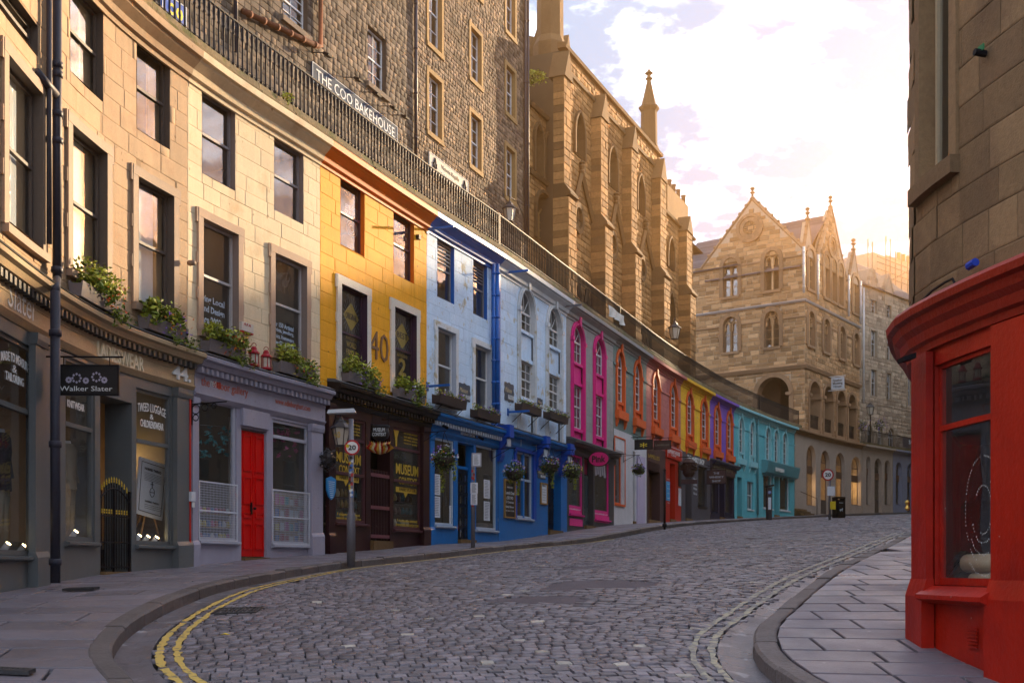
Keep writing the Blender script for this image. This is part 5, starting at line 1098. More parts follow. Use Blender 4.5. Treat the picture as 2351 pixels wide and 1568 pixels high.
for x in (2004, 2040):
    s = FT.hit(x); mb = MB(); w_ = .75; v = [FT.p(s + d, n, z) for n in (.05, -2) for d, z in ((-w_, zfe - 1.0), (w_, zfe - 1.0), (w_, zfe + .35), (0, zfe + 1.9), (-w_, zfe + .35))]; mb.add(v, [(0, 1, 2, 3, 4), (4, 3, 8, 9), (3, 2, 7, 8), (0, 4, 9, 5), (1, 6, 7, 2)]); d_ = obj('dormer', mb, S_far, t_ft)
    for i in range(4): k = MB(); f = i / 4; sbox(k, FT, s - w_ * (1 - f) - .12, s - w_ * (1 - f) + .16, -.2, .1, zfe + .3 + f * 1.5, zfe + .65 + f * 1.5); sbox(k, FT, s + w_ * (1 - f) - .16, s + w_ * (1 - f) + .12, -.2, .1, zfe + .3 + f * 1.5, zfe + .65 + f * 1.5); obj('crow_step', k, S_far, d_)
mb = MB(); sbox(mb, FT, FT.hit(1979), FT.hit(1996), -3, -1.5, zfe - 1, fz(1980, 608)); k_ = obj('chimney_stack', mb, S_far, t_ft); mb = MB(); mb.lathe(FT.p(FT.hit(1982), -2.2, fz(1980, 608)), [(.25, 0), (.2, 1.2), (.26, 1.3)], 8); obj('chimney_pot', mb, M_pot, t_ft)
pipe(FT, 1983, 660, 925, par=t_ft, m=MATS['white_pipe'], r=.09)
SF = straight(FT.at(FT.hit(1985), -16), FT.at(FT.hit(2125), -16)); sz = SF.z
t_sc = thing('scaffolded_block', 'distant stone block wrapped in scaffolding poles', 'building', SF.p(SF.hit(2050), 0, TERR)); mb = MB(); sbox(mb, SF, SF.hit(2005), SF.hit(2150), -6, 0, TERR, sz(2060, 600)); obj('wall', mb, S_far, t_sc)
mb = MB(); sbox(mb, SF, SF.hit(2056), SF.hit(2120), -3, -1, sz(2060, 600), sz(2060, 584)); obj('chimney_stack', mb, S_far, t_sc)
for x in (2063, 2074, 2085): mb = MB(); mb.lathe(SF.p(SF.hit(x, -2), -2, sz(2060, 584)), [(.3, 0), (.25, 1.3), (.3, 1.4)], 8); obj('chimney_pot', mb, M_pot, t_sc)
M_pole = mat('scaffold_pole', (.16, .12, .10), .4, metal=.6)
for y in (600, 612, 627, 640): mb = MB(); z = sz(2010, y); mb.tube([SF.p(SF.hit(1992), 1.2, z), SF.p(SF.hit(2130), 1.2, z)], .06, 5); obj('ledger', mb, M_pole, t_sc)
for x, y in ((1993, 563), (2003, 570), (2034, 557), (2044, 563), (2056, 590), (2070, 596), (2084, 600)): mb = MB(); mb.tube([SF.p(SF.hit(x, 1.25), 1.25, sz(x, 700)), SF.p(SF.hit(x, 1.25), 1.25, sz(x, y))], .07, 5); obj('standard', mb, M_pole, t_sc)
mb = MB(); mb.tube([SF.p(SF.hit(2010), 1.3, sz(2010, 655)), SF.p(SF.hit(2090), 1.3, sz(2090, 612))], .06, 5); obj('brace', mb, M_pole, t_sc)
# ------------------------------------------------------------------ right-hand side: red corner shop and its neighbours up the street
R_red = mat('red_gloss_paint', (.35, .010, .002), .42, var=.16, vs=1.0, fine=.10, fs=20, bump=.35, bs=18, spec=.3, rvar=.12, chip=((.45, .30, .25), 9.0, .755), streak=.10, col2=(.20, .004, .002), c2s=1.4, c2lo=.5, c2hi=.75); R_cor = mat('red_cornice_paint', (.26, .016, .006), .5, var=.2, fine=.15, bump=.4, bs=22)
RE = 16.0
rt = thing('red_corner_shop', 'rounded brown stone corner building with a glossy red shopfront at the right', 'shop building', RW.p(6.5, 0, G(*RW.at(6.5))))
rh = lambda x, y, n=0.0: RW.z(x, y, n); rs = lambda x, n=0.0: RW.hit(x, n)
zco = EYE + 2.35; s_win = (rs(2284), rs(2146)); s_win = (min(s_win), max(s_win)); zsill = rh(2200, 1345); ztop = rh(2284, 788)
s_up = (rs(2190, -.02), rs(2122, -.02)); upw = op_rect(min(s_up), max(s_up), rh(2150, 395), EYE + 7.6)
front(rt, RW, .2, RE, zco - .05, EYE + 17, [upw], S_brn, (mat('right_mortar', (.13, .085, .05), .9),), ch=(.30, .37), bl=(.38, .72), joint=.007, depth=.008, clip=seen(RW, -120), jit=.002)
sash(rt, RW, upw, mat('sand_joinery', (.42, .32, .2), .6), S_brn, nf=-.14, n_out=.03, cols=1); mb = MB(); sbox(mb, RW, upw['s0'] - .15, upw['s1'] + .15, .0, .09, upw['z0'] - .16, upw['z0'] - .004); sring(mb, RW, upw, .13, .0, .03, .0); obj('surround', mb, S_brn, rt)
body(rt, RW, .2, RE, EYE - 2.5, EYE + 17, 6, M_room, floors=(zco - .3,))
sh = op_rect(s_win[0], s_win[1], zsill, ztop); pz = gz(RW, 0, -.6)
gmin = EYE - 2.4
front(rt, RW, .2, RE, gmin, zco - .05, [sh], R_red, name='shopfront'); mb = MB()
sprof(mb, RW, .2, RE, [(-.02, zco - .36), (.03, zco - .36), (.04, zco - .30), (.08, zco - .28), (.10, zco - .20), (.15, zco - .15), (.17, zco - .08), (.22, zco - .06), (.23, zco + .0), (.20, zco + .04), (-.02, zco + .10)]); obj('cornice', mb, R_cor, rt)
W = sash(rt, RW, sh, R_red, R_red, G_SHOP, nf=-.06, rows=(1, 1), meet=.70, fw=.04)
mb = MB(); sprof(mb, RW, s_win[0] - .05, s_win[1] + .05, [(-.1, zsill - .16), (.07, zsill - .16), (.16, zsill - .12), (.16, zsill - .08), (.02, zsill - .003), (-.1, zsill - .003)]); obj('sill', mb, R_red, W)
for nm, a, b, n1 in (('pilaster', s_win[1] + .03, s_win[1] + .42, .07), ('pilaster', s_win[0] - 1.7, s_win[0] - .02, .05)):
    mb = MB(); sbox(mb, RW, a, b, .0, n1, gz(RW, 0, -.4), zco - .38); o = obj(nm, mb, R_red, rt); k = MB(); sprof(k, RW, a - .02, b + .02, [(0, gz(RW, 0, -.4)), (n1 + .05, gz(RW, 0, -.4)), (n1 + .05, zsill - .1), (n1, zsill + .06), (0, zsill + .06)]); obj('plinth', k, R_red, o)
mb = MB(); c = s_win[0] + .25
for i in range(6): sbox(mb, RW, c, c + .16, .002, .014, zsill - .52 + i * .03, zsill - .505 + i * .03)
obj('air_vent', mb, R_red, rt)
# rolls of cloth in the red window
M_cloth = mat('beige_cloth', (.50, .38, .24), .9, fine=.1, bump=.4, bs=60)
for lab, r, dz, so_ in (('thick beige roll of cloth lying in the red shop window', .085, .20, .0), ('thin beige roll of cloth under the thick one in the red window', .05, .065, -.1)):
    mb = MB(); mb.tube([RW.p(s_win[0] + .02, -.26, zsill + dz), RW.p(s_win[1] - .12 + so_, -.26, zsill + dz)], r, 14); o = obj('cloth_roll', mb, M_cloth, None, True, org=RW.p(s_win[0], -.36, zsill)); tag(o, lab, 'cloth roll')
mb = MB(); sbox(mb, RW, s_win[0] - .3, s_win[1] + .3, -1.2, -.17, zsill - .05, zsill + .005); obj('window_shelf', mb, M_dark, rt)
# concentric arcs of tiny white writing on the pane, and fixtures on the stone
M_wt = mat('white_print', (.72, .70, .66), .7, var=0, fine=0)
cz, cs_ = rh(2240, 1170), rs(2244)
for i, (r_, a0_, a1_) in enumerate(((.16, .5, 5.2), (.22, 2.2, 5.9), (.36, -1.2, 2.6), (.30, 3.0, 5.6), (.44, 3.6, 5.4))):
    mb = MB()
    for a in np.arange(a0_, a1_, .055 / r_ * .5):
        if random.random() < .16: continue
        c_, s__ = math.cos(a), math.sin(a); rr = r_ + random.uniform(-.003, .003); h_ = random.uniform(.008, .014); dw = .009 / r_ * random.uniform(.5, 1)
        mb.add([RW.p(cs_ + (rr + d) * math.cos(a + e) * .8, -.052, cz + (rr + d) * 1.25 * math.sin(a + e)) for d, e in ((0, 0), (h_, 0), (h_, dw), (0, dw))], [(0, 1, 2, 3)])
    obj('lettering', mb, M_wt, W)['kind'] = 'stuff'
mb = MB(); mb.tube([RW.p(rs(2268), .02, rh(2268, 125)), RW.p(rs(2268), .12, rh(2268, 122))], .03, 8); a_ = obj('alarm_stub', mb, M_black, rt); mb = MB(); sbox(mb, RW, rs(2263, .05), rs(2250, .05), .06, .07, rh(2255, 131), rh(2255, 117)) if rs(2263, .05) < rs(2250, .05) else sbox(mb, RW, rs(2250, .05), rs(2263, .05), .06, .07, rh(2255, 131), rh(2255, 117)); obj('circuit_board', mb, mat('green_board', (.02, .16, .06), .5), a_)
mb = MB(); mb.tube([RW.p(rs(x, .05), .05, rh(x, y, .05)) for x, y in ((2203, 672), (2187, 640), (2170, 648), (2140, 668), (2118, 690), (2114, 700))], .012, 5); obj('cable', mb, M_black, rt)
mb = MB(); mb.tube([RW.p(rs(2240, .1), .1, zco + .18), RW.p(rs(2224, .1), .1, zco + .17)], .035, 8); o = obj('plastic_bottle', mb, mat('blue_plastic', (.02, .05, .35), .4)); tag(o, 'small blue canister lying on the red cornice', 'canister')
mb = MB(); s_ = rs(2100, .3); mb.add([RW.p(rs(2086, .2) + d, n, zco - .5 + z) for d in (-.08, .08) for n, z in ((.16, .06), (.27, .03), (.28, .07), (.16, .11))], [(0, 1, 2, 3), (4, 7, 6, 5), (0, 4, 5, 1), (1, 5, 6, 2), (2, 6, 7, 3), (3, 7, 4, 0)]); obj('floodlight', mb, M_black, rt)
mb = MB(); s_ = s_win[1] + .44; mb.lathe(RW.p(s_, .1, rh(2106, 1160)), [(.01, -.05), (.025, -.03), (.012, 0), (.025, .03), (.01, .05)], 8); obj('brass_fitting', mb, mat('brass', (.55, .35, .08), .35, metal=.8), rt)
# neighbours up the right side: they shade the street
S_rr = mat('right_row_stone', (.34, .26, .18), .9, var=.2, fine=.15, bump=.5)
ords = ('first', 'second', 'third', 'fourth', 'fifth', 'sixth', 'seventh', 'eighth', 'ninth', 'tenth', 'eleventh', 'twelfth', 'thirteenth', 'last')
row = [(a, b, h, ords[i] + ' stone tenement up the right side of the street past the red corner shop') for i, (a, b, h) in enumerate(((16, 29, 13.6), (29, 46, 15), (46, 63, 16.0), (63, 71, 17.4), (71, 79, 19.1), (79, 87, 21.6), (87, 96, 23.4), (96, 106, 25.5), (106, 116, 28.3), (116, 126, 30.8), (126, 135, 33.4), (135, 145, 35.8), (145, 154, 37.5), (154, 164, 39)))]
for a, b, h, lab in row:
    b = min(b, RW.len); z0 = EYE + min(-1.0, G(*RW.at(a)) - EYE - 1); ops = []; g = G(*RW.at((a + b) / 2))
    nw = max(2, int((b - a) / 3.6))
    for i in range(nw):
        s = a + (b - a) * (i + .5) / nw
        for fz_ in np.arange(g + 4.6, EYE + h - 2.4, 3.1): ops.append(op_rect(s - .5, s + .5, fz_, fz_ + 1.7))
        ops.append(op_rect(s - 1.1, s + 1.1, g + .8, g + 3.2))
    t = thing('right_side_tenement', lab, 'building', RW.p((a + b) / 2, 0, g), group='tenements on the right side of the street'); front(t, RW, a, b, z0, EYE + h, ops, S_rr); body(t, RW, a, b, z0, EYE + h, 8, M_room)
    mb = MB(); sprof(mb, RW, a, b, [(-.02, EYE + h - .3), (.25, EYE + h - .1), (.25, EYE + h), (-3.9, EYE + h + .8), (-8, EYE + h)]); obj('roof', mb, S_sl, t)
    for o in ops: sash(t, RW, o, M_white, S_rr, nf=-.15)

# the terrace tenements carry on unseen behind the red corner shop, put in and raised to shade the far fronts
e0 = FT.at(FT.hit(2125)); ET = straight(e0, (e0[0] + 34, e0[1] + 30))
for a, b, h, lab in ((.05, 22, 23.5, 'lower stone tenement on the terrace past the far grey tenement'), (22.05, 46, 31.5, 'taller stone tenement at the top end of the terrace')):
    eo = [op_rect(s_, s_ + 1.1, z_, z_ + 1.8) for s_ in np.arange(a + 1.4, b - 1.5, 4) for z_ in np.arange(TZ + 1.2, EYE + h - 2, 3.3)]
    t_et = thing('terrace_tenement', lab, 'building', ET.p((a + b) / 2, 0, TZ)); front(t_et, ET, a, b, EYE + 3, EYE + h, eo, S_far); body(t_et, ET, a, b, EYE + 3, EYE + h, 8, M_room)
    for o in eo: sash(t_et, ET, o, M_white, S_far, nf=-.15)
    mb = MB(); sprof(mb, ET, a, b, [(.25, EYE + h), (-4, EYE + h + 2), (-8, EYE + h)]); obj('roof', mb, S_sl, t_et)
# ------------------------------------------------------------------ shopfront kit
def gnd(x, n=.1): return G(*C.at(C.hit(x), n))
_dm = {}
def dent_mesh(m):
    if m.name not in _dm:
        mb = MB(); mb.box(-.5, .5, 0, 1, -.5, .5); _dm[m.name] = unit_mesh('dentil', mb, m)
    return _dm[m.name]
def shop_cornice(par, s0, s1, zc, m, dent=None, pitch=.17, top=None):
    mb = MB(); sprof(mb, C, s0, s1, [(0, zc - .40), (.10, zc - .40), (.10, zc - .22), (.26, zc - .20), (.30, zc - .12), (.37, zc - .09), (.38, zc - .03), (.34, zc), (0, zc + .05)]); o = obj('shop_cornice', mb, m, par)
    mb = MB(); sprof(mb, C, s0, s1, [(0, zc + .053), (.36, zc + .005), (.37, zc + .02), (.2, zc + .10), (0, zc + .12)]); obj('lead_flashing', mb, top or M_lead, o)
    if dent is not None:
        for s in np.arange(s0 + .08, s1 - .05, pitch): x, y = C.at(s, .10); inst('dentil', dent_mesh(dent), o, (x, y, zc - .27), C.ang(s) + math.pi, (.085, .13, .11))
    return o
def shopfront(par, s0, s1, zc, zf0, paint, fas, bays, pil=(), dent=None, frame=None, nw=.03, back=None, plinth=None, cor=None, fh=.40, sillp=.09):
    frame = frame or paint; g0 = min(G(*C.at(s0)), G(*C.at(s1))) - .35
    mb = MB(); sbox(mb, C, s0 + .004, s1 - .004, .0, .09, zf0, zc - fh); obj('fascia', mb, fas, par)
    mb = MB(); sprof(mb, C, s0 + .004, s1 - .004, [(0, zf0 - .12), (.05, zf0 - .12), (.12, zf0 - .03), (.12, zf0 - .004), (0, zf0 - .004)]); obj('architrave', mb, cor or paint, par)
    shop_cornice(par, s0, s1, zc, cor or fas, dent)
    ops = []
    for b in bays:
        k, x0, x1, zt, zb = b[:5]; ops.append(op_rect(C.hit(x0), C.hit(x1), zb if k == 'w' else g0 + .01, zt))
    mb = MB(); swall(mb, C, s0, s1, g0, zf0 - .1, ops, nw); obj('shopfront', mb, paint, par)
    for b, o in zip(bays, ops):
        k, x0, x1, zt, zb = b[:5]; trs = b[5] if len(b) > 5 else []
        if k == 'w':
            f = MB(); fw = .06; a, e = o['s0'], o['s1']; n0, n1 = -.07, .0
            sbox(f, C, a + .002, a + fw, n0, n1, zb, zt); sbox(f, C, e - fw, e - .002, n0, n1, zb, zt); sbox(f, C, a + fw, e - fw, n0, n1 - .002, zb, zb + .07); sbox(f, C, a + fw, e - fw, n0, n1 - .002, zt - fw, zt)
            for z in trs: sbox(f, C, a + fw, e - fw, n0, n1 + .01, z - .035, z + .035)
            W = obj('shop_window', f, frame, par); r = MB(); sreveal(r, C, o, nw, -.08); obj('reveal', r, paint, W)
            zs = [zb + .07] + list(trs) + [zt - fw]
            for i in range(len(zs) - 1):
                g = MB(); cs = C.cuts(a + fw, e - fw, .5); z0, z1 = zs[i] + (.035 if i else 0), zs[i + 1] - (.035 if i < len(zs) - 2 else 0)
                for c0, c1 in zip(cs, cs[1:]): g.add([C.p(c0, -.04, z0), C.p(c1, -.04, z0), C.p(c1, -.04, z1), C.p(c0, -.04, z1)], [(0, 1, 2, 3)])
                obj('pane', g, G_SHOP, W)
            sl_ = MB(); sprof(sl_, C, a - .05, e + .05, [(nw, zb - .09), (nw + .03, zb - .09), (nw + sillp, zb - .06), (nw + sillp, zb - .02), (nw, zb - .005)]); obj('sill', sl_, frame, W)
            sh_ = MB(); sbox(sh_, C, a, e, -1.1, -.10, zb - .08, zb - .02); obj('display_floor', sh_, b[7] if len(b) > 7 else M_shopin, W)
            if len(b) > 6 and b[6] is not None:
                p_ = MB(); sbox(p_, C, a + .02, e - .02, -1.15, -1.12, zb - .05, zt + .1); obj('display_back', p_, b[6], W)
        elif k == 'd':
            dep = b[5] if len(b) > 5 and isinstance(b[5], float) else .45; r = MB(); q = dict(o); q['z0'] = g0; sreveal(r, C, q, nw, -dep, close=False); obj('door_reveal', r, paint, par)
            th = MB(); gz0 = G(*C.at((o['s0'] + o['s1']) / 2)); sbox(th, C, o['s0'], o['s1'], -dep, nw + .10, gz0 - .3, zb); obj('doorstep', th, plinth or S_chd, par)
    for x0, x1 in pil:
        a, e = C.hit(x0, .1), C.hit(x1, .1); mb = MB(); sbox(mb, C, a, e, nw + .002, .13, gz(C, .1, -.2), zf0 - .13); p_ = obj('pilaster', mb, paint, par); gg = gz(C, .1)
        mb = MB(); sprof(mb, C, a - .02, e + .02, [(nw, gz(C, .1, -.2)), (.17, gz(C, .1, -.2)), (.17, lambda s: gg(s) + .42), (.135, lambda s: gg(s) + .50), (nw, lambda s: gg(s) + .50)]); obj('plinth', mb, paint, p_)
        mb = MB(); sprof(mb, C, a - .02, e + .02, [(nw, zf0 - .30), (.15, zf0 - .30), (.17, zf0 - .22), (.17, zf0 - .13), (nw, zf0 - .13)]); obj('capital', mb, paint, p_)
    return ops
def door_leaf(par, x0, x1, zt, zb, n, m, panels=((.08, .30), (.34, .46), (.50, .95)), cols=2, th=.05, glass=None, name='door'):
    a, e = C.hit(x0, n), C.hit(x1, n); mb = MB(); sbox(mb, C, a + .01, e - .01, n - th, n, zb + .01, zt - .01); d = obj(name, mb, m, par); H = zt - zb; Wd = e - a
    for i in range(cols):
        c0, c1 = a + .01 + Wd * (i + .16) / cols, a + .01 + Wd * (i + .84) / cols
        for f0, f1 in panels:
            k = MB()
            for q in ((c0, c1, zb + H * f0, zb + H * f0 + .035), (c0, c1, zb + H * f1 - .035, zb + H * f1), (c0, c0 + .03, zb + H * f0 + .035, zb + H * f1 - .035), (c1 - .03, c1, zb + H * f0 + .035, zb + H * f1 - .035)): sbox(k, C, q[0], q[1], n, n + .022, q[2], q[3])
            obj('panel_moulding', k, m, d)
            if glass: g = MB(); sbox(g, C, c0 + .03, c1 - .03, n + .002, n + .006, zb + H * f0 + .035, zb + H * f1 - .035); obj('pane', g, glass, d)
    if cols == 2: k = MB(); sbox(k, C, (a + e) / 2 - .012, (a + e) / 2 + .012, n, n + .012, zb + .02, zt - .02); obj('meeting_stile', k, m, d)
    return d
def P_(x, y, n=.1): return C.p(C.hit(x, n), n, C.z(x, y, n))
def dtext(par, txt, x0, x1, y0, ht_v, n, m, **k):
    """lettering between photo columns x0..x1, its top at y0 on the left end and ht_v tall there"""
    a, b = C.hit(x0, n), C.hit(x1, n); z1, z0 = C.z(x0, y0, n), C.z(x0, y0 + ht_v, n); return stext(par, C, txt, (a + b) / 2, (z0 + z1) / 2, b - a, z1 - z0, n, m, **k)
M_gold = mat('gold_leaf', (.62, .40, .045), .45, var=.05, fine=.05, metal=.25); M_pr = mat('white_print', (.72, .70, .66), .7); M_prb = mat('black_print', (.02, .02, .022), .7); M_prr = mat('red_print', (.5, .03, .02), .6); M_paper = mat('white_paper', (.62, .62, .64), .8, var=.03, fine=.02)
# ------------------------------------------------------------------ 1 tweed shop
K1 = mat('grey_green_shop_paint', (.118, .122, .120), .42, var=.12, fine=.06); K1d = mat('dark_shop_paint', (.022, .024, .034), .4, fine=.08); K1f = mat('sand_fascia', (.46, .33, .19), .7, var=.15, fine=.1, bump=.3, bs=25)
K1b = mat('brown_stage', (.42, .28, .15), .9, var=.2)
s0, s1 = .5, C.hit(437); zf1 = C.z(330, 850, .09)
bays = [('w', -75, 74, sy(0, 760), sy(0, 1273), [sy(0, 922)], K1b), ('w', 146, 214, sy(146, 815), sy(146, 1240), [sy(146, 970)], K1b), ('d', 226, 299, sy(226, 905), gnd(260) + .02, .5), ('w', 309, 390, sy(309, 889), sy(309, 1249), [sy(309, 1010)], K1b)]
shopfront(b1, s0, s1, z1c, C.z(300, 843, .09), K1, K1f, bays, pil=((77, 104), (404, 436)), dent=mat('dark_dentil', (.06, .055, .05), .5), frame=K1, cor=K1f, back=K1b)
# iron gate in the doorway
gt_ = thing('iron_gate', 'black iron gate with gilded spear heads in the tweed shop doorway', 'gate', C.p(C.hit(262), .02, gnd(262)))
a, e = C.hit(228, 0), C.hit(297, 0); g0 = gnd(262) + .06; H = C.z(262, 1108, 0) - g0
for i in range(13):
    s = a + (e - a) * i / 12; hh = H - .22 * (abs(i - 6) / 6) ** 2; mb = MB(); mb.tube([C.p(s, 0, g0), C.p(s, 0, g0 + hh)], .010, 5); o = obj('bar', mb, M_black, gt_)
    for z in (hh, .95): mb = MB(); mb.lathe(C.p(s, 0, g0 + z), [(.010, 0), (.016, .02), (.008, .04), (.016, .055), (.002, .11)], 5); obj('spear_head', mb, M_gold, o)
for z in (.03, .45, .9): mb = MB(); sbox(mb, C, a, e, -.012, .012, g0 + z, g0 + z + .025); obj('rail', mb, M_black, gt_)
mb = MB(); mb.tube([C.p(a + (e - a) * i / 12, 0, g0 + H - .10 - .22 * (abs(i - 6) / 6) ** 2) for i in range(13)], .014, 5); obj('top_rail', mb, M_black, gt_)
for s in (a, (a + e) / 2, e): mb = MB(); sbox(mb, C, s - .018, s + .018, -.02, .02, g0 - .05, g0 + H - .12); obj('post', mb, M_black, gt_)
dtext(b1, 'Slater', 18, 84, 640, 62, .095, M_pr, shear=.12)
dtext(b1, 'LADIESWEAR', 222, 328, 782, 36, .095, mat('raised_sand', (.74, .62, .42), .7), th=.03, bold=.015)
dtext(b1, '44.', 395, 436, 836, 32, .095, M_pr, bold=.03, th=.03)
dtext(b1, 'MADE TO MEASURE', 2, 66, 806, 22, -.03, M_pr, arc=.25, bold=.01); dtext(b1, '&', 28, 38, 836, 18, -.03, M_pr); dtext(b1, 'TAILORING', 12, 54, 850, 20, -.03, M_pr, bold=.01)
dtext(b1, 'LADIES CLOTHES', 150, 208, 868, 20, -.03, M_pr, arc=.2); dtext(b1, 'KNITWEAR', 154, 193, 916, 17, -.03, M_pr, bold=.01)
dtext(b1, 'TWEED LUGGAGE', 316, 380, 925, 20, -.03, M_pr, arc=.18); dtext(b1, '&', 344, 352, 950, 12, -.03, M_pr); dtext(b1, 'CHILDRENSWEAR', 322, 375, 961, 17, -.03, M_pr, bold=.01)
# hanging sign
def hanging_sign(name, label, xc, yt, yb, hw, n_c, board, txt=(), m=M_pr, arm=True, th=.05):
    """board hung square to the wall on a bracket"""
    s = C.hit(xc, n_c); zt, zb = C.z(xc, yt, n_c), C.z(xc, yb, n_c); t = thing(name, label, 'sign', C.p(s, 0, zt))
    SN = straight(C.at(s, n_c - hw), C.at(s, n_c + hw)); mb = MB(); sbox(mb, SN, 0, 2 * hw, -th / 2, th / 2, zb, zt); obj('board', mb, board, t); fr = MB()
    for q in ((0, 2 * hw, zt - .02, zt), (0, 2 * hw, zb, zb + .02), (0, .02, zb + .02, zt - .02), (2 * hw - .02, 2 * hw, zb + .02, zt - .02)): sbox(fr, SN, q[0], q[1], th / 2, th / 2 + .008, q[2], q[3])
    obj('border', fr, M_black, t)
    if arm:
        mb = MB(); mb.tube([C.p(s, .02, zt + .12), C.p(s, n_c + hw + .05, zt + .12)], .014, 6); mb.tube([C.p(s, .02, zt + .34), C.p(s, n_c * .8, zt + .13)], .01, 5)
        for f in (-.7, .7): mb.tube([C.p(s, n_c + f * hw, zt), C.p(s, n_c + f * hw, zt + .12)], .008, 5)
        obj('bracket', mb, M_black, t)
    for txt_, fx, fz, fw, fh, mm in txt: stext(t, SN, txt_, hw * 2 * fx, zb + (zt - zb) * fz, hw * 2 * fw, (zt - zb) * fh if fh else None, th / 2 + .002, mm or m, th=.004)
    return t, SN, zt, zb
SB = mat('black_sign_board', (.018, .016, .016), .5)
t, SN, zt, zb = hanging_sign('hanging_sign', 'black hanging sign with white flowers by the drainpipe of the tweed shop', 199, 838, 908, .48, .72, SB, [('Walker Slater', .5, .22, .8, .16, None)])
mb = MB()
for cx, cz_, r in ((.32, .56, .10), (.62, .60, .10), (.46, .48, .05), (.74, .50, .05), (.2, .5, .05)):
    for a in np.linspace(0, 6.28, 9)[:-1]: px, pz_ = .96 * cx + .035 + r * .6 * math.cos(a), zb + (zt - zb) * cz_ + r * .6 * math.sin(a); mb.add([SN.p(px + d * .02, .027, pz_ + e * .022) for d, e in ((-1, 0), (0, -1), (1, 0), (0, 1))], [(0, 1, 2, 3)])
obj('flower_emblem', mb, mat('lilac_print', (.45, .38, .45), .7), t)
# ------------------------------------------------------------------ 2 gallery
K2 = mat('lilac_grey_paint', (.335, .31, .375), .5, var=.08, fine=.05, streak=.08, chip=((.20, .18, .20), 8.0, .74)); K2in = mat('gallery_wall', (.46, .43, .42), .9); K2o = mat('shelf_wood', (.42, .26, .12), .7, fine=.1); K_red = mat('pillar_red_door', (.62, .004, .004), .35, var=.06, fine=.04)
s0, s1 = C.hit(437.5), C.hit(739)
zc2 = C.z(440, 803, .35); bays = [('w', 453, 540, sy(453, 911), sy(453, 1239), [], K2in), ('d', 551, 609, sy(551, 981), gnd(580) + .04, .10), ('w', 623, 707, sy(623, 961), sy(623, 1248), [sy(623, 1000)], K2in)]
shopfront(b2, s0, s1, zc2, C.z(445, 897, .09), K2, K2, bays, pil=((440, 452), (713, 739)), dent=K2, frame=mat('pale_lilac_frame', (.44, .42, .47), .5), cor=K2)
d = door_leaf(b2, 552, 608, sy(552, 985), gnd(580) + .05, -.03, K_red, panels=((.06, .27), (.31, .36), (.42, .64), (.68, .97)))
mb = MB(); c = C.hit(580); mb.lathe(C.p(c + .05, .02, gnd(580) + 1.05), [(.02, 0), (.04, .02), (.03, .05)], 8); sbox(mb, C, c - .06, c - .03, -.02, .02, gnd(580) + .95, gnd(580) + 1.2); obj('door_furniture', mb, M_black, d)
mb = MB(); sbox(mb, C, C.hit(549), C.hit(611), .034, .10, sy(551, 976), sy(551, 937)); obj('door_head_panel', mb, K2, b2)
dtext(b2, 'the', 462, 481, 864, 20, .095, mat('rust_print', (.45, .10, .06), .7)); mb = MB(); sbox(mb, C, C.hit(481), C.hit(498), .09, .094, sy(481, 889), sy(481, 853)); obj('red_square', mb, M_prr, b2); dtext(b2, 'red', 483, 496, 868, 18, .096, M_pr); dtext(b2, 'door gallery', 499, 569, 874, 25, .095, MATS['rust_print']); dtext(b2, 'www.edinburghart.com', 632, 712, 913, 17, .095, MATS['rust_print'])
for txts, x0, x1, y0 in ((('ving Local', 'and Design', 'nce 2003'), 463, 515, 674), (('er 150 Artists!', 'Prints, Jewellery,', 'mics, Homeware', 'tive Gifts & Cards'), 630, 674, 736)):
    for i, tx in enumerate(txts): dtext(b2, tx, x0, x1 if 'nce' not in tx else x1 - 8, y0 + i * (23 if x0 < 500 else 14), 20 if x0 < 500 else 11.5, -.20, mat('blue_white_print', (.62, .70, .80), .6), bold=.03)
# wire guards
for lab, xa, xb, yt, yb in (('white wire mesh guard over the gallery window left of the red door', 456, 545, 1102, 1240), ('white wire mesh guard over the gallery window right of the red door', 625, 711, 1122, 1249)):
    a, e = C.hit(xa, .1), C.hit(xb, .1); z0, z1 = C.z(xa, yb, .1), C.z(xa, yt, .1); t = thing('window_guard', lab, 'window guard', C.p((a + e) / 2, .1, z0), group='wire guards on the gallery windows'); wm = mat('white_wire', (.55, .54, .58), .5); mb = MB()
    for q in ((a, a + .025, z0, z1), (e - .025, e, z0, z1), (a, e, z0, z0 + .03), (a, e, z1 - .03, z1), (a, e, (z0 + z1) / 2 - .015, (z0 + z1) / 2 + .015)): sbox(mb, C, q[0], q[1], .085 + .002 * (q[3] - q[2] < .1), .112 + .002 * (q[3] - q[2] < .1), q[2], q[3])
    obj('frame', mb, wm, t); mb = MB()
    for s in np.arange(a, e, .05): sbox(mb, C, s, s + .006, .10, .105, z0, z1)
    for z in np.arange(z0, z1, .05): sbox(mb, C, a, e, .095, .099, z, z + .006)
    obj('mesh', mb, wm, t)
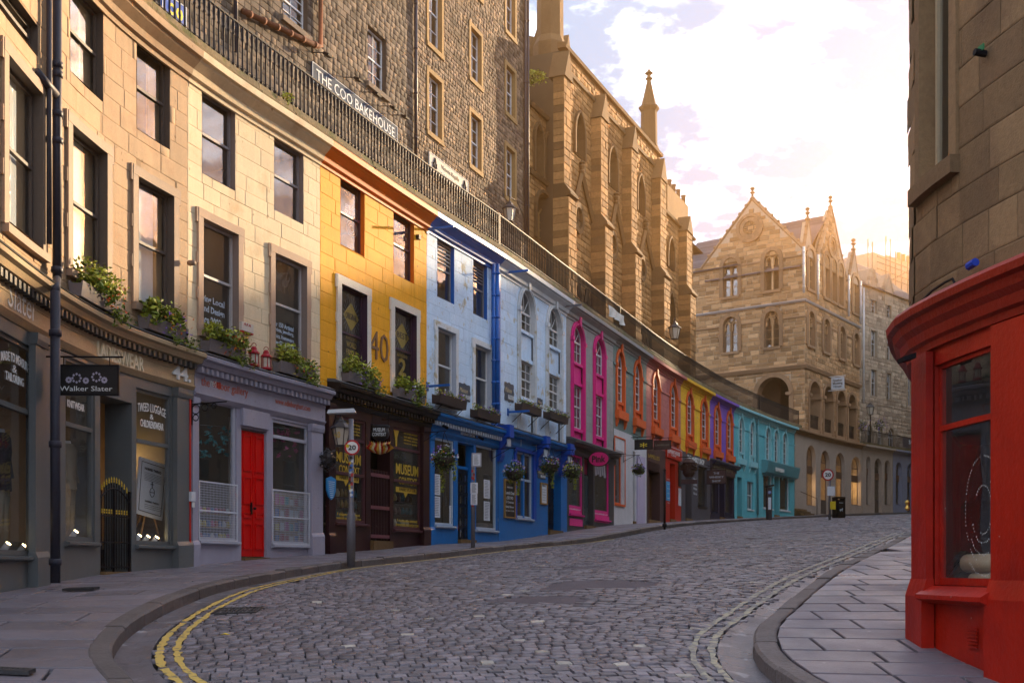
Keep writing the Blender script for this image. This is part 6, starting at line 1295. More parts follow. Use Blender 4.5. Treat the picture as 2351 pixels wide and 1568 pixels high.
# ------------------------------------------------------------------ 3 maroon museum shop
K3 = mat('dark_maroon_paint', (.030, .008, .010), .45, var=.12, fine=.08, chip=((.14, .08, .07), 8.0, .74)); K3f = mat('black_maroon_fascia', (.016, .010, .010), .45); K3t = mat('maroon_trim', (.10, .035, .04), .4)
s0, s1 = C.hit(751), C.hit(984.5); zc3 = C.z(762, 872, .35)
z3 = lambda y: sy(766, y)
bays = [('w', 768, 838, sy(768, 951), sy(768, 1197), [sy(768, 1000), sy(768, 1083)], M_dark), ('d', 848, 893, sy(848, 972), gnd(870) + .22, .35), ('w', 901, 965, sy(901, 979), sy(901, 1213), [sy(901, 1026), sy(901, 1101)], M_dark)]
shopfront(b3, s0, s1, zc3, C.z(766, 915, .09), K3, K3f, bays, pil=((753, 766), (970, 984)), dent=K3f, frame=K3t, cor=K3f)
dtext(b3, 'Retailer of Officially Licensed HARRY POTTER Merchandise', 772, 971, 907, 15.5, .095, M_gold)
gt3 = thing('barred_gate', 'dark maroon barred gate across the doorway of the museum shop', 'gate', C.p(C.hit(870), 0, gnd(870) + .22)); a, e = C.hit(849, 0), C.hit(892, 0); g0 = gnd(870) + .24; H = C.z(850, 1076, 0) - g0
for i in range(12): s = a + (e - a) * (i + .5) / 12; mb = MB(); sbox(mb, C, s - .022, s + .022, -.02, .0, g0, g0 + H); obj('bar', mb, K3, gt3)
for f in (.05, .46, .92): mb = MB(); sbox(mb, C, a, e, .001, .03, g0 + H * f - .04, g0 + H * f + .05); obj('rail', mb, mat('plum_rail', (.16, .05, .06), .5), gt3)
dtext(b3, '40', 848, 890, 755, 65, .003, mat('brown_number', (.20, .10, .045), .7), th=.03, bold=-.01)
for x0, x1, y0 in ((772, 828, 1035), (909, 960, 1062)):
    dtext(b3, 'MUSEUM', x0, x1, y0, 25, -.03, M_gold, bold=.02); dtext(b3, 'CONTEXT', x0 + 6, x1 - 3, y0 + 31, 18, -.03, M_gold, bold=.01); mb = MB(); sbox(mb, C, C.hit(x0 + 2), C.hit(x1 - 2), -.032, -.028, sy(x0, y0 + 66), sy(x0, y0 + 54)); mb.add([C.p(C.hit(x0 + 20), -.03, sy(x0, y0 + 66)), C.p(C.hit(x0 + 30), -.03, sy(x0, y0 + 66)), C.p(C.hit(x0 + 24), -.03, sy(x0, y0 + 78))], [(0, 1, 2)]); obj('ribbon', mb, M_gold, b3)
    dtext(b3, 'HARRY POTTER', x0 + 8, x1 - 6, y0 + 56, 8, -.027, SB)
    yb_ = 1175 if x0 < 800 else 1190; dtext(b3, 'f museumcontext', x0 + 2, x1 - 2, yb_, 7, -.03, M_gold, bold=.01); dtext(b3, 'WWW.MUSEUMCONTEXT.COM', x0, x1, yb_ + 11, 6, -.03, M_gold)
    for i in range(5): dtext(b3, ('From this shop for over 140', 'years, brushes and kettles', 'were sold to wizards', 'and witches, cauldrons', 'superior quality')[i], x0 + 18, x1 - 2, (960 if x0 < 800 else 984) + i * 7.5, 5, -.03, M_gold)
mb = MB()
for k, (cx, cy, r) in enumerate(((777, 972, 13),)):
    for a in np.linspace(0, 5.4, 22): s_, z_ = C.hit(cx) + .16 * math.cos(a), sy(768, cy) + .19 * math.sin(a); mb.add([C.p(s_ + d * .035, -.03, z_ + e * .035) for d, e in ((-1, 0), (0, -1), (1, 0), (0, 1))], [(0, 1, 2, 3)])
obj('scroll_emblem', mb, M_gold, b3); mb = MB(); s_, z_ = C.hit(912), sy(901, 1000); mb.add([C.p(s_ + d, -.03, z_ + e) for d, e in ((-.18, .22), (.18, .22), (.06, -.02), (.04, -.28), (-.04, -.28), (-.06, -.02))], [(0, 1, 2, 3, 4, 5)]); obj('broom_emblem', mb, M_gold, b3)
# printed window signs on the orange front
pg = mat('grey_window_print', (.35, .36, .36), .6)
for x0, x1, y0, y1, st in ((787, 826, 425, 545, 0), (905, 938, 500, 600, 0), (787, 824, 680, 760, 1), (905, 940, 728, 800, 2), (787, 824, 775, 850, 3), (905, 940, 812, 870, 4)):
    a, e = C.hit(x0, -.2), C.hit(x1, -.2); z1_, z0_ = C.z(x0, y0, -.2), C.z(x0, y1, -.2); c, zc_ = (a + e) / 2, (z0_ + z1_) / 2; wd = e - a
    mm = pg if st == 0 else M_gold
    if st == 0:
        stext(b3, C, 'OUR SHOP', c, z1_ - .16, wd * .9, .16, -.195, mm); stext(b3, C, 'EYE FOR\nQUALITY', c, zc_ + .10, wd * .8, .26, -.195, mm)
        for r in (.11, .18, .26):
            mb = MB(); P2 = [(c + r * math.cos(t_), z0_ + .32 + r * .75 * math.sin(t_)) for t_ in np.linspace(0, 2 * math.pi, 21)]; mb.tube([C.p(a_, -.19, z_) for a_, z_ in P2], .014, 4); obj('eye_emblem', mb, mm, b3)
    elif st in (1, 2):
        mb = MB(); mb.add([C.p(c + d * wd * .48, -.195, zc_ + f * .36) for d, f in ((-1, 0), (0, -1), (1, 0), (0, 1))], [(0, 1, 2, 3)]); obj('diamond', mb, M_gold, b3); stext(b3, C, 'ORIGINAL' if st == 1 else 'BEST', c, zc_, wd * .7, .16, -.19, SB); stext(b3, C, 'AWESOME!', c, zc_ - .55, wd * .7, .09, -.19, M_gold)
        for a_ in np.linspace(0, 2 * math.pi, 25)[:-1]: mb = MB(); mb.tube([C.p(c + .34 * wd * math.cos(a_) * 1.1, -.195, zc_ + .30 * math.sin(a_)), C.p(c + .5 * wd * math.cos(a_) * 1.05, -.195, zc_ + .50 * math.sin(a_))], .006, 3); obj('ray', mb, pg, b3)
    elif st == 3: stext(b3, C, 'WORLD\nFAMOUS\nADMISSION\nFREE', c, zc_, wd * .85, (z1_ - z0_) * .9, -.19, M_gold)
    else: stext(b3, C, '2', c, zc_ + .05, wd * .5, (z1_ - z0_) * .7, -.19, M_gold, bold=.03); stext(b3, C, 'GOODS!', c, z1_ + .03, wd * .6, .09, -.19, M_gold); stext(b3, C, 'TO NONE', c, z0_ - .02, wd * .6, .09, -.19, M_gold)
# ------------------------------------------------------------------ 4, 5 blue restaurant
K4 = mat('restaurant_blue_paint', (.004, .135, .40), .42, var=.10, vs=1.2, fine=.06, streak=.1, chip=((.05, .22, .42), 7.0, .72)); K4d = mat('deep_blue_paint', (.004, .06, .36), .42, fine=.06); K4w = mat('pale_blue_frame', (.42, .46, .52), .5)
s0, s1 = C.hit(985), C.hit(1141); zc4 = C.z(999, 943, .35)
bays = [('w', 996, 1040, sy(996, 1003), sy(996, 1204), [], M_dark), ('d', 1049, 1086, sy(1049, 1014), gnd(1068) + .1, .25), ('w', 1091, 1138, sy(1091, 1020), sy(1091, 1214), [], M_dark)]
shopfront(b4, s0, s1, zc4, C.z(990, 985, .09), K4, K4, bays, pil=((986, 994.5),), dent=K4w, frame=K4w, cor=K4)
mb = MB(); sbox(mb, C, C.hit(1051), C.hit(1085), -.20, -.14, sy(1050, 1073), sy(1050, 1066)); obj('door_transom', mb, K4, b4)
dd = door_leaf(b4, 1051, 1084, sy(1051, 1074), gnd(1068) + .11, -.18, mat('near_black_blue', (.010, .014, .022), .4), panels=[(.02 + .16 * i, .155 + .16 * i) for i in range(6)], cols=3, glass=G_SHOP); mb = MB(); sbox(mb, C, C.hit(1055), C.hit(1062), -.15, -.145, sy(1052, 1216), sy(1052, 1203)); obj('red_notice', mb, M_prr, dd)
mb = MB(); sbox(mb, C, C.hit(1057), C.hit(1091), .09, .10, sy(1057, 1000), sy(1057, 989)); pl_ = obj('name_plate', mb, SB, b4); dtext(pl_, 'RESTAURANT CAFE BAR', 1058, 1090, 991, 6, .101, M_pr)
for (xa, xb, ya, yb) in ((998, 1013, 1087, 1135), (998, 1013, 1138, 1187), (1034, 1040, 1160, 1204), (1113, 1127, 1100, 1143), (1113, 1127, 1150, 1194)):
    mb = MB(); sbox(mb, C, C.hit(xa), C.hit(xb), -.035, -.031, sy(xa, yb), sy(xa, ya)); o = obj('menu_sheet', mb, M_paper, b4)
    for i in range(11): k = MB(); z_ = sy(xa, ya) - (sy(xa, ya) - sy(xa, yb)) * (i + 1) / 12.5; sbox(k, C, C.hit(xa + 2), C.hit(xb - 2 - 3 * random.random()), -.0308, -.030, z_ - .012, z_); obj('print_line', k, M_prb, o)
s0, s1 = C.hit(1142), C.hit(1300); zc5 = C.z(1150, 975, .35)
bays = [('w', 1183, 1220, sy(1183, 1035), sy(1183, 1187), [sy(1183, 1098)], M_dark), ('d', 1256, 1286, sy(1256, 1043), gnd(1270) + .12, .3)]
shopfront(b5, s0, s1, zc5, C.z(1150, 1012, .09), K4, K4, bays, pil=(), frame=K4w, cor=K4, fh=.36)
for x in (1150, 1236, 1292):
    mb = MB(); a, e = C.hit(x - 4, .1), C.hit(x + 4, .1); sbox(mb, C, a - .03, e + .03, .0, .48, zc5 - .34, zc5 + .06); sprof(mb, C, a, e, [(0, zc5 - 1.1), (.10, zc5 - 1.1), (.18, zc5 - .9), (.16, zc5 - .7), (.34, zc5 - .5), (.36, zc5 - .345), (0, zc5 - .345)]); o = obj('scroll_bracket', mb, K4d, b5)
    mb = MB(); sbox(mb, C, a + .02, e - .02, .36, .40, zc5 - .62, zc5 - .4); obj('carving', mb, K4w, o)
mb = MB(); a, e = C.hit(1183), C.hit(1220); c = (a + e) / 2; sbox(mb, C, c - .07, c + .07, -.08, .01, sy(1183, 1187), sy(1183, 1035)); obj('mullion', mb, K4, b5)
mb = MB(); sbox(mb, C, a - .25, e + .25, .032, .10, sy(1183, 1034), sy(1183, 1022)); sbox(mb, C, a - .2, a - .02, .032, .08, sy(1183, 1190), sy(1183, 1034)); sbox(mb, C, e + .02, e + .3, .032, .08, sy(1183, 1190), sy(1183, 1034)); obj('window_surround', mb, K4d, b5)
door_leaf(b5, 1257, 1285, sy(1257, 1045), gnd(1270) + .13, -.26, mat('black_door', (.012, .012, .016), .4), cols=1)
def frame_box(name, label, xa, xb, ya, yb, fm, bm, cat, lines=(), n=.04, lab=True, th=.05):
    a, e = C.hit(xa, n), C.hit(xb, n); z0, z1 = C.z(xa, yb, n), C.z(xa, ya, n); t = thing(name, label, cat, C.p((a + e) / 2, n, z0)); mb = MB(); sbox(mb, C, a + .02, e - .02, n - .01, n + th * .5, z0 + .02, z1 - .02); obj('board', mb, bm, t); mb = MB()
    for q in ((a, e, z0, z0 + .05), (a, e, z1 - .05, z1), (a, a + .05, z0 + .05, z1 - .05), (e - .05, e, z0 + .05, z1 - .05)): sbox(mb, C, q[0], q[1], n - .01, n + th, q[2], q[3])
    obj('frame', mb, fm, t)
    for tx, fz_, fw, fh in lines: stext(t, C, tx, (a + e) / 2, z0 + (z1 - z0) * fz_, (e - a) * fw, (z1 - z0) * fh, n + th * .5 + .002, M_pr if bm is not M_paper else M_prb, th=.003)
    return t
M_wood = mat('oak_frame', (.33, .17, .05), .6, fine=.15)
frame_box('chalkboard', 'chalkboard menu in a wooden frame on the blue restaurant wall', 1156.5, 1181, 1099, 1188, M_wood, SB, 'chalkboard', [('MENU', .80, .5, .04), ('Lunch Deal', .66, .8, .08), ('£8.90', .53, .6, .08), ('2 Courses', .42, .7, .06), ('Early Dinner', .29, .75, .07), ('any time £12.00', .19, .8, .05)])
frame_box('menu_case', 'oak menu case with a white sheet beside the blue restaurant doorway', 1240, 1255, 1107, 1157, M_wood, M_paper, 'menu case', [('Menu', .86, .5, .06), ('------\n-----\n------\n----\n-----', .45, .6, .5)])
def plaque(par, xa, xb, ya, yb, n=.004):
    a, e = C.hit(xa, n), C.hit(xb, n); z0, z1 = C.z(xa, yb, n), C.z(xa, ya, n); c, zc_ = (a + e) / 2, (z0 + z1) / 2; w_, h_ = (e - a) / 2, (z1 - z0) / 2; P2 = []
    for t_ in np.linspace(0, 2 * math.pi, 33)[:-1]: r = 1 + .07 * math.cos(8 * t_); cx_, cz_ = math.cos(t_), math.sin(t_); k = (abs(cx_) ** 6 + abs(cz_) ** 6) ** (-1 / 6); P2.append((c + w_ * cx_ * k * r * .93, zc_ + h_ * cz_ * k * r * .93))
    mb = MB(); v = [C.p(s, n_, z) for n_ in (n + .012, n) for s, z in P2]; mb.add(v, [tuple(range(32))] + [(i, (i + 1) % 32, 32 + (i + 1) % 32, 32 + i) for i in range(32)]); o = obj('plaque', mb, mat('slate_plaque', (.06, .075, .10), .6), par)
    stext(o, C, 'Maison', c - w_ * .2, zc_ + h_ * .2, w_ * 1.3, h_ * .5, n + .014, mat('cream_script', (.55, .42, .25), .6), shear=.35); stext(o, C, 'BLEUE', c + w_ * .3, zc_ - h_ * .45, w_ * 1.1, h_ * .42, n + .014, M_pr, bold=.02)
plaque(b4, 1052, 1080, 875, 918); plaque(b5, 1157, 1180, 873, 920); plaque(b5, 1233, 1246, 911, 935); plaque(b5, 1233, 1253, 1072, 1098, .034)
# blue downpipes between the two pale blue fronts
for x, r in ((1133, .05), (1141, .075)): pipe(C, x, 606, 955, n=.12, r=r, m=D_blu, par=b4, collars=7)
mb = MB(); sbox(mb, C, C.hit(1128), C.hit(1147), .0, .03, zc4 + .1, TERR - .56); obj('pipe_backing', mb, D_blu, b4)
# ------------------------------------------------------------------ 6 pink shop
K6 = mat('charcoal_shop_paint', (.055, .05, .052), .5, fine=.06); s0, s1 = C.hit(1300), C.hit(1408); zc6 = C.z(1306, 1004, .3)
bays = [('w', 1305, 1336, sy(1305, 1040), sy(1305, 1178), [], mat('teal_display', (.03, .10, .14), .6)), ('d', 1340, 1361, sy(1340, 1045), gnd(1350) + .1, .25), ('w', 1364, 1397, sy(1364, 1050), sy(1364, 1190), [], mat('teal_display', (.03, .10, .14), .6))]
shopfront(b6, s0, s1, zc6, C.z(1305, 1030, .09), K6, K6, bays, frame=D_pnk, cor=K6)
door_leaf(b6, 1340.5, 1360.5, sy(1340, 1087), gnd(1350) + .11, -.2, mat('slate_door', (.07, .085, .09), .45)); mb = MB(); sbox(mb, C, C.hit(1341), C.hit(1360), -.25, -.22, sy(1340, 1084), sy(1340, 1048)); obj('fanlight', mb, mat('pink_glass', (.25, .01, .06), .3), b6)
for xa, xb in ((1305.5, 1335), (1364.5, 1396)):
    mb = MB(); sbox(mb, C, C.hit(xa), C.hit(xb), -.036, -.032, sy(xa, 1176 if xa < 1350 else 1187), sy(xa, 1158 if xa < 1350 else 1169)); o = obj('pink_film', mb, D_pnk, b6); dtext(o, 'www.edinburgh.co.uk', xa + 1, xb - 1, 1165 if xa < 1350 else 1176, 4, -.031, M_pr)
    mb = MB(); sbox(mb, C, C.hit(xa), C.hit(xb), .035, .05, gnd(xa) + .22, gnd(xa) + .5); obj('pink_panel', mb, D_pnk, b6)
    mb = MB()
    for i in range(5): mb.tube([C.p(C.hit(xa + 3 + i * (xb - xa - 6) / 5), -.03, sy(xa, 1060 + 3 * (i % 2))), C.p(C.hit(xa + 5 + i * (xb - xa - 6) / 5), -.03, sy(xa, 1090 - 4 * (i % 2)))], .05, 4)
    obj('elephant_print', mb, mat('pale_print', (.5, .45, .46), .7), b6)
mb = MB()
SNp = straight(C.at(C.hit(1378, .65), .15), C.at(C.hit(1378, .65), 1.05)); t = thing('oval_sign', 'oval pink hanging sign with black lettering over the charcoal shop', 'sign', C.p(C.hit(1378), .1, C.z(1378, 1065, .6))); zc_ = C.z(1380, 1055, .6)
for r, m_, n_ in ((1, SB, 0), (.9, mat('hot_pink', (.7, .02, .16), .5), .012)):
    mb = MB(); P2 = [(.45 + .44 * r * math.cos(t_), zc_ + .30 * r * math.sin(t_)) for t_ in np.linspace(0, 2 * math.pi, 25)[:-1]]; mb.add([SNp.p(a, nn, z) for nn in (.02 + n_, -.02 - n_) for a, z in P2], [tuple(range(24)), tuple(range(47, 23, -1))] + [(i, (i + 1) % 24, 24 + (i + 1) % 24, 24 + i) for i in range(24)]); obj('board' if r == 1 else 'face', mb, m_, t)
stext(t, SNp, 'Pink', .45, zc_, .55, .26, .035, SB, bold=.03); mb = MB(); mb.tube([C.p(C.hit(1378), .02, zc_ + .38), C.p(C.hit(1378), 1.1, zc_ + .38)], .015, 5); obj('bracket', mb, M_black, t)
# ------------------------------------------------------------------ 7 to 12, the smaller shops
K7 = mat('white_shop_paint', (.60, .57, .57), .7, var=.12, fine=.1, bump=.4, streak=.08); K7l = mat('lilac_panel', (.50, .42, .55), .7); Kbk = mat('black_shop_paint', (.02, .014, .014), .4); Krd = mat('cafe_red_paint', (.50, .018, .006), .45); Kdg = mat('dark_grey_shop_paint', (.085, .075, .085), .6, var=.1); Knv = mat('navy_shop_paint', (.022, .018, .045), .45); Kbr = mat('brown_shop_paint', (.075, .035, .035), .5)
def plain(par, x0, x1, ztop, paint, bays, frame, back=M_shopin, nw=.02):
    s0, s1 = C.hit(x0), C.hit(x1); g0 = min(G(*C.at(s0)), G(*C.at(s1))) - .35; ops = [op_rect(C.hit(a), C.hit(b), zb if k == 'w' else g0, zt) for k, a, b, zt, zb, *_ in bays]
    mb = MB(); swall(mb, C, s0, s1, g0, ztop, ops, nw); sbox(mb, C, s0 + .004, s1 - .004, -.3, nw, ztop + .001, ztop + .03); obj('shopfront', mb, paint, par)
    for (k, a, b, zt, zb, *r), o in zip(bays, ops):
        if k == 'w':
            W = sash(par, C, o, frame, paint, G_SHOP, nf=-.12, n_out=nw, rows=(0, 1) if not r else r[0], meet=1.0 if not r else .5, cols=1 if not r else r[1], part='shop_window'); mb = MB(); sbox(mb, C, o['s0'], o['s1'], -1.0, -.98, zb - .1, zt + .1); sbox(mb, C, o['s0'], o['s1'], -.97, -.2, zb - .1, zb - .02); obj('display_back', mb, back, W)
            mb = MB(); sbox(mb, C, o['s0'] - .06, o['s1'] + .06, nw, nw + .06, zb - .09, zb - .004); obj('sill', mb, frame, W)
        else:
            q = dict(o); rr = MB(); sreveal(rr, C, q, nw, -.45, close=False); obj('door_reveal', rr, paint, par); mb = MB(); gg = G(*C.at((o['s0'] + o['s1']) / 2)); sbox(mb, C, o['s0'], o['s1'], -.5, .08, gg - .3, gg + .12); obj('doorstep', mb, S_chd, par); door_leaf(par, a + .3, b - .3, zt, gg + .12, -.4, r[0] if r else Kbk, cols=1)
z7 = sy(1410, 985)
plain(b7, 1408.5, 1451, sy(1410, 985), K7, [('w', 1411, 1430, sy(1411, 1035), sy(1411, 1155))], D_org); plain(b7, 1451, 1483.5, sy(1452, 1010), K7, [('d', 1452, 1457.5, sy(1452, 1035), 0, D_org)], D_org)
mb = MB(); sbox(mb, C, C.hit(1411), C.hit(1430), .022, .05, sy(1411, 1032), sy(1411, 1008)); obj('sign_board', mb, K7, b7); mb = MB(); sbox(mb, C, C.hit(1460), C.hit(1477), .022, .09, gnd(1468) - .1, sy(1460, 1045)); obj('meter_panel', mb, K7l, b7)
mb = MB(); a, e, z0, z1 = C.hit(1410), C.hit(1433), sy(1411, 1160), sy(1411, 1003); sring(mb, C, op_rect(a, e, z0, z1), .06, .022, .05); obj('orange_border', mb, D_org, b7)
plain(b8, 1484, 1527, sy(1486, 1022), Kbr, [('d', 1488, 1514, sy(1488, 1078), 0, mat('oak_door', (.10, .045, .018), .45))], Kbr); dtext(b8, 'LAMELLES', 1488, 1514, 1040, 9, .024, M_gold)
for i in range(6): mb = MB(); sbox(mb, C, C.hit(1488), C.hit(1513), .022, .06, sy(1488, 1077 - i * 3.5), sy(1488, 1075.5 - i * 3.5)); obj('shutter_slat', mb, Kbr, b8)
plain(b8, 1527.2, 1562.6, sy(1529, 1025), Krd, [('d', 1537, 1549, sy(1537, 1062), 0, mat('oak_door', (.10, .045, .018), .45))], Krd)
mb = MB(); a, e = C.hit(1527.5), C.hit(1562.4); sbox(mb, C, a, e, .022, .10, sy(1528, 1049), sy(1528, 1020)); o = obj('fascia', mb, Krd, b8); dtext(o, 'ELEPHANT HOUSE', 1533, 1561, 1029, 9, .102, M_pr, bold=.01); dtext(o, 'The', 1530, 1536, 1024, 5, .102, M_pr); dtext(o, 'CAFE', 1541, 1552, 1042, 4, .102, M_pr)
mb = MB(); sring(mb, C, op_rect(C.hit(1529), C.hit(1561.2), sy(1529, 1047), sy(1529, 1024)), .025, .10, .108); obj('fascia_border', mb, M_pr, o)
mb = MB(); sbox(mb, C, C.hit(1528), C.hit(1536), .03, .05, sy(1528, 1148), sy(1528, 1104)); o = obj('blue_menu', mb, mat('sky_blue_board', (.06, .30, .55), .6), b8); stext(o, C, '----\n---\n----\n---\n----\n---', (C.hit(1529) + C.hit(1535)) / 2, sy(1528, 1126), .5, 1.2, .052, M_pr)
mb = MB(); sbox(mb, C, C.hit(1556), C.hit(1562), .03, .05, sy(1556, 1160), sy(1556, 1120)); obj('white_menu', mb, M_paper, b8); mb = MB(); sbox(mb, C, C.hit(1556), C.hit(1562), .03, .05, sy(1556, 1116), sy(1556, 1060)); obj('black_menu', mb, SB, b8)
plain(b9, 1563.4, 1629.6, sy(1566, 1036), Kdg, [('d', 1573, 1587, sy(1573, 1062), 0, Kbk), ('w', 1602, 1622, sy(1602, 1068), sy(1602, 1160))], Kbk, mat('amber_display', (.45, .20, .04), .7, var=.4, vs=3))
dtext(b9, 'THE WHISKY SHOP', 1578, 1617, 1043, 13, .022, M_pr, bold=.04); 
for i, tx in enumerate(('Victoria', 'Street', 'Whisky', 'Shop')): dtext(b9, tx, 1592, 1600, 1096 + i * 11, 7, .022, M_pr)
plain(b10, 1630.4, 1684.6, sy(1634, 1085), Knv, [('w', 1633, 1648, sy(1633, 1105), sy(1633, 1175)), ('d', 1651, 1662, sy(1651, 1080), 0, Kbk), ('w', 1665, 1681, sy(1665, 1085), sy(1665, 1177))], Knv, K2o)
shop_cornice(b10, C.hit(1630.4), C.hit(1688), sy(1632, 1052, .3), Knv); mb = MB(); sbox(mb, C, C.hit(1630.8), C.hit(1684), .0, .12, sy(1634, 1085) + .032, sy(1632, 1052) - .41); obj('fascia', mb, Kbr, b10); dtext(b10, '& ANTIQUE SHOP &', 1640, 1682, 1067, 9, .122, mat('grey_gold', (.35, .28, .18), .5))
plain(b11, 1685.4, 1738.6, sy(1690, 1082), W_tur, [('d', 1692, 1703, sy(1692, 1094), 0, M_white), ('w', 1715, 1729, sy(1715, 1104), sy(1715, 1168), (1, 1), 2)], M_white)
plain(b12, 1739.4, 1823.6, sy(1750, 1062), W_tur, [('w', 1752, 1774, sy(1752, 1088), sy(1752, 1165)), ('d', 1777, 1788, sy(1777, 1090), 0, D_tur), ('w', 1790, 1813, sy(1790, 1092), sy(1790, 1170))], M_white, mat('white_display', (.55, .48, .46), .8, col2=(.5, .06, .05), c2s=4))
mb = MB(); sprof(mb, C, C.hit(1748), C.hit(1822), [(.022, sy(1750, 1086)), (.35, sy(1750, 1083)), (.50, sy(1750, 1060)), (.50, sy(1750, 1057)), (.022, sy(1750, 1055))]); o = obj('swept_fascia', mb, mat('teal_fascia', (.10, .29, .31), .5), b12); dtext(o, 'SWISH', 1780, 1800, 1072, 9, .46, M_pr, bold=.04, th=.02)
pipe(C, 1740, 945, 1182, n=.1, r=.07, m=mat('teal_pipe', (.09, .26, .28), .5), par=b11)
# ------------------------------------------------------------------ plants on the fronts
M_lf = mat('planter_leaves', (.085, .13, .018), .5, var=.2, vs=6, fine=.1, rnd=.6, sheen=(.28, .30, .03)); M_lf2 = mat('dark_leaves', (.025, .055, .012), .55, rnd=.6, sheen=(.06, .10, .02)); M_lf3 = mat('lime_leaves', (.26, .30, .03), .5, rnd=.5, sheen=(.42, .40, .05))
FL = {'red': mat('red_petals', (.70, .05, .02), .5, rnd=.3), 'orange': mat('orange_petals', (.80, .16, .01), .5, rnd=.3), 'purple': mat('purple_petals', (.22, .05, .50), .5, rnd=.4, sheen=(.42, .25, .65)), 'yellow': mat('yellow_petals', (.80, .58, .03), .5, rnd=.3), 'white': mat('white_petals', (.72, .70, .72), .5)}
M_box = mat('grey_planter', (.15, .125, .125), .7, fine=.1); M_tub = mat('dark_wood_trough', (.045, .032, .03), .7, var=.2, fine=.2)
def stf(o): o['kind'] = 'stuff'; return o
def petals(mb, pts_, size=.022):
    for p in pts_:
        c = Vector(p)
        for k in range(4):
            u = Vector((random.gauss(0, 1), random.gauss(0, 1), random.gauss(0, 1))).normalized(); v = u.orthogonal().normalized(); l = size * random.uniform(.7, 1.2); mb.add([c, c + u * l + v * l * .5, c + u * l * 1.5, c + u * l - v * l * .5], [(0, 1, 2, 3)])
def planter(label, xa, xb, zc, cols, n=.20):
    a, e = C.hit(xa, n), C.hit(xb, n); z0 = zc + .115; t = thing('planter', label, 'planter', C.p((a + e) / 2, n, z0), group='planters on the shop cornices'); L = e - a
    mb = MB(); sprof(mb, C, a + .02, e - .02, [(n - .09, z0), (n + .09, z0), (n + .12, z0 + .24), (n + .10, z0 + .24), (n + .09, z0 + .2), (n - .09, z0 + .2), (n - .10, z0 + .24), (n - .12, z0 + .24)]); obj('trough', mb, M_box, t)
    for m_, k, up, sz, nm in ((M_lf, 620, .30, .055, 'foliage'), (M_lf3, 560, .44, .048, 'lime_foliage')):
        mb = MB()
        for i in range(9): f = random.uniform(.08, .95); leaves(mb, C.p(a + L * f, n + random.uniform(-.05, .10), z0 + up + random.uniform(-.08, .12) - .10 * f), random.uniform(.15, .25), k // 9, sz)
        if m_ is M_lf:
            for i in range(5): f = random.uniform(.45, 1.05); leaves(mb, C.p(a + L * f, n + .18, z0 + .05 - .16 * random.random()), .15, 34, .04)
        o = stf(obj(nm, mb, m_, t))
    for c in cols: mb = MB(); petals(mb, [C.p(a + L * random.uniform(.3, 1.0), n + random.uniform(.06, .26), z0 + random.uniform(.0, .45)) for _ in range(16)]); stf(obj('flowers', mb, FL[c], t))
    return t
zt1 = z1c
for lab, xa, xb, zc, cols in (('planter with lime foliage and orange flowers beside the drainpipe', 172, 268, z1c, ('orange', 'red')), ('planter with purple and orange flowers above the shop number 44', 328, 422, z1c, ('purple', 'orange')),
        ('planter with red flowers at the left of the cream front, left of the red lanterns', 470, 556, zc2, ('red', 'orange')), ('planter with red flowers at the right of the cream front, right of the red lanterns', 634, 716, zc2, ('red', 'yellow')),
        ('planter with pale leaves under the left orange front window', 792, 864, zc3, ('purple', 'white')), ('planter with pale leaves under the right orange front window', 908, 970, zc3, ('purple', 'white'))): planter(lab, xa, xb, zc, cols)
def trough(label, xa, xb, yt, n=.30):
    a, e = C.hit(xa, n), C.hit(xb, n); z1 = C.z(xa, yt + 12, n); z0 = z1 - .26; t = thing('window_box', label, 'window box', C.p((a + e) / 2, n, z0), group='window boxes on the blue restaurant'); L = e - a
    mb = MB(); sprof(mb, C, a, e, [(n - .13, z0), (n + .12, z0), (n + .15, z1), (n + .12, z1), (n + .11, z1 - .05), (n - .11, z1 - .05), (n - .13, z1)]); obj('trough', mb, M_tub, t); mb = MB()
    for s in (a + .2, e - .2): mb.tube([C.p(s, .01, z0 - .35), C.p(s, n + .1, z0 - .01)], .012, 5)
    obj('brackets', mb, M_black, t); mb = MB()
    for i in range(12): leaves(mb, C.p(a + L * (i + .5) / 12, n + random.uniform(-.06, .12), z1 + .04), .13, 34, .035)
    stf(obj('foliage', mb, M_lf, t))
    for c, k in (('yellow', 26), ('purple', 44), ('white', 8)):
        mb = MB(); petals(mb, [C.p(a + L * ((random.random() ** .8) if c == 'yellow' else random.random() ** .6), n + random.uniform(-.08, .2), z1 + random.uniform(-.04, .16)) for _ in range(k)], .022); stf(obj('flowers', mb, FL[c], t))
for lab, xa, xb, yt in (('dark window box with yellow and purple flowers under the leftmost blue front window', 1001, 1062, 891), ('dark window box with purple flowers beside the blue drainpipes', 1088, 1140, 925), ('dark window box under the first arched blue bay', 1190, 1235, 911), ('dark window box under the second arched blue bay, next to the pink arches', 1255, 1297, 930)): trough(lab, xa, xb, yt)
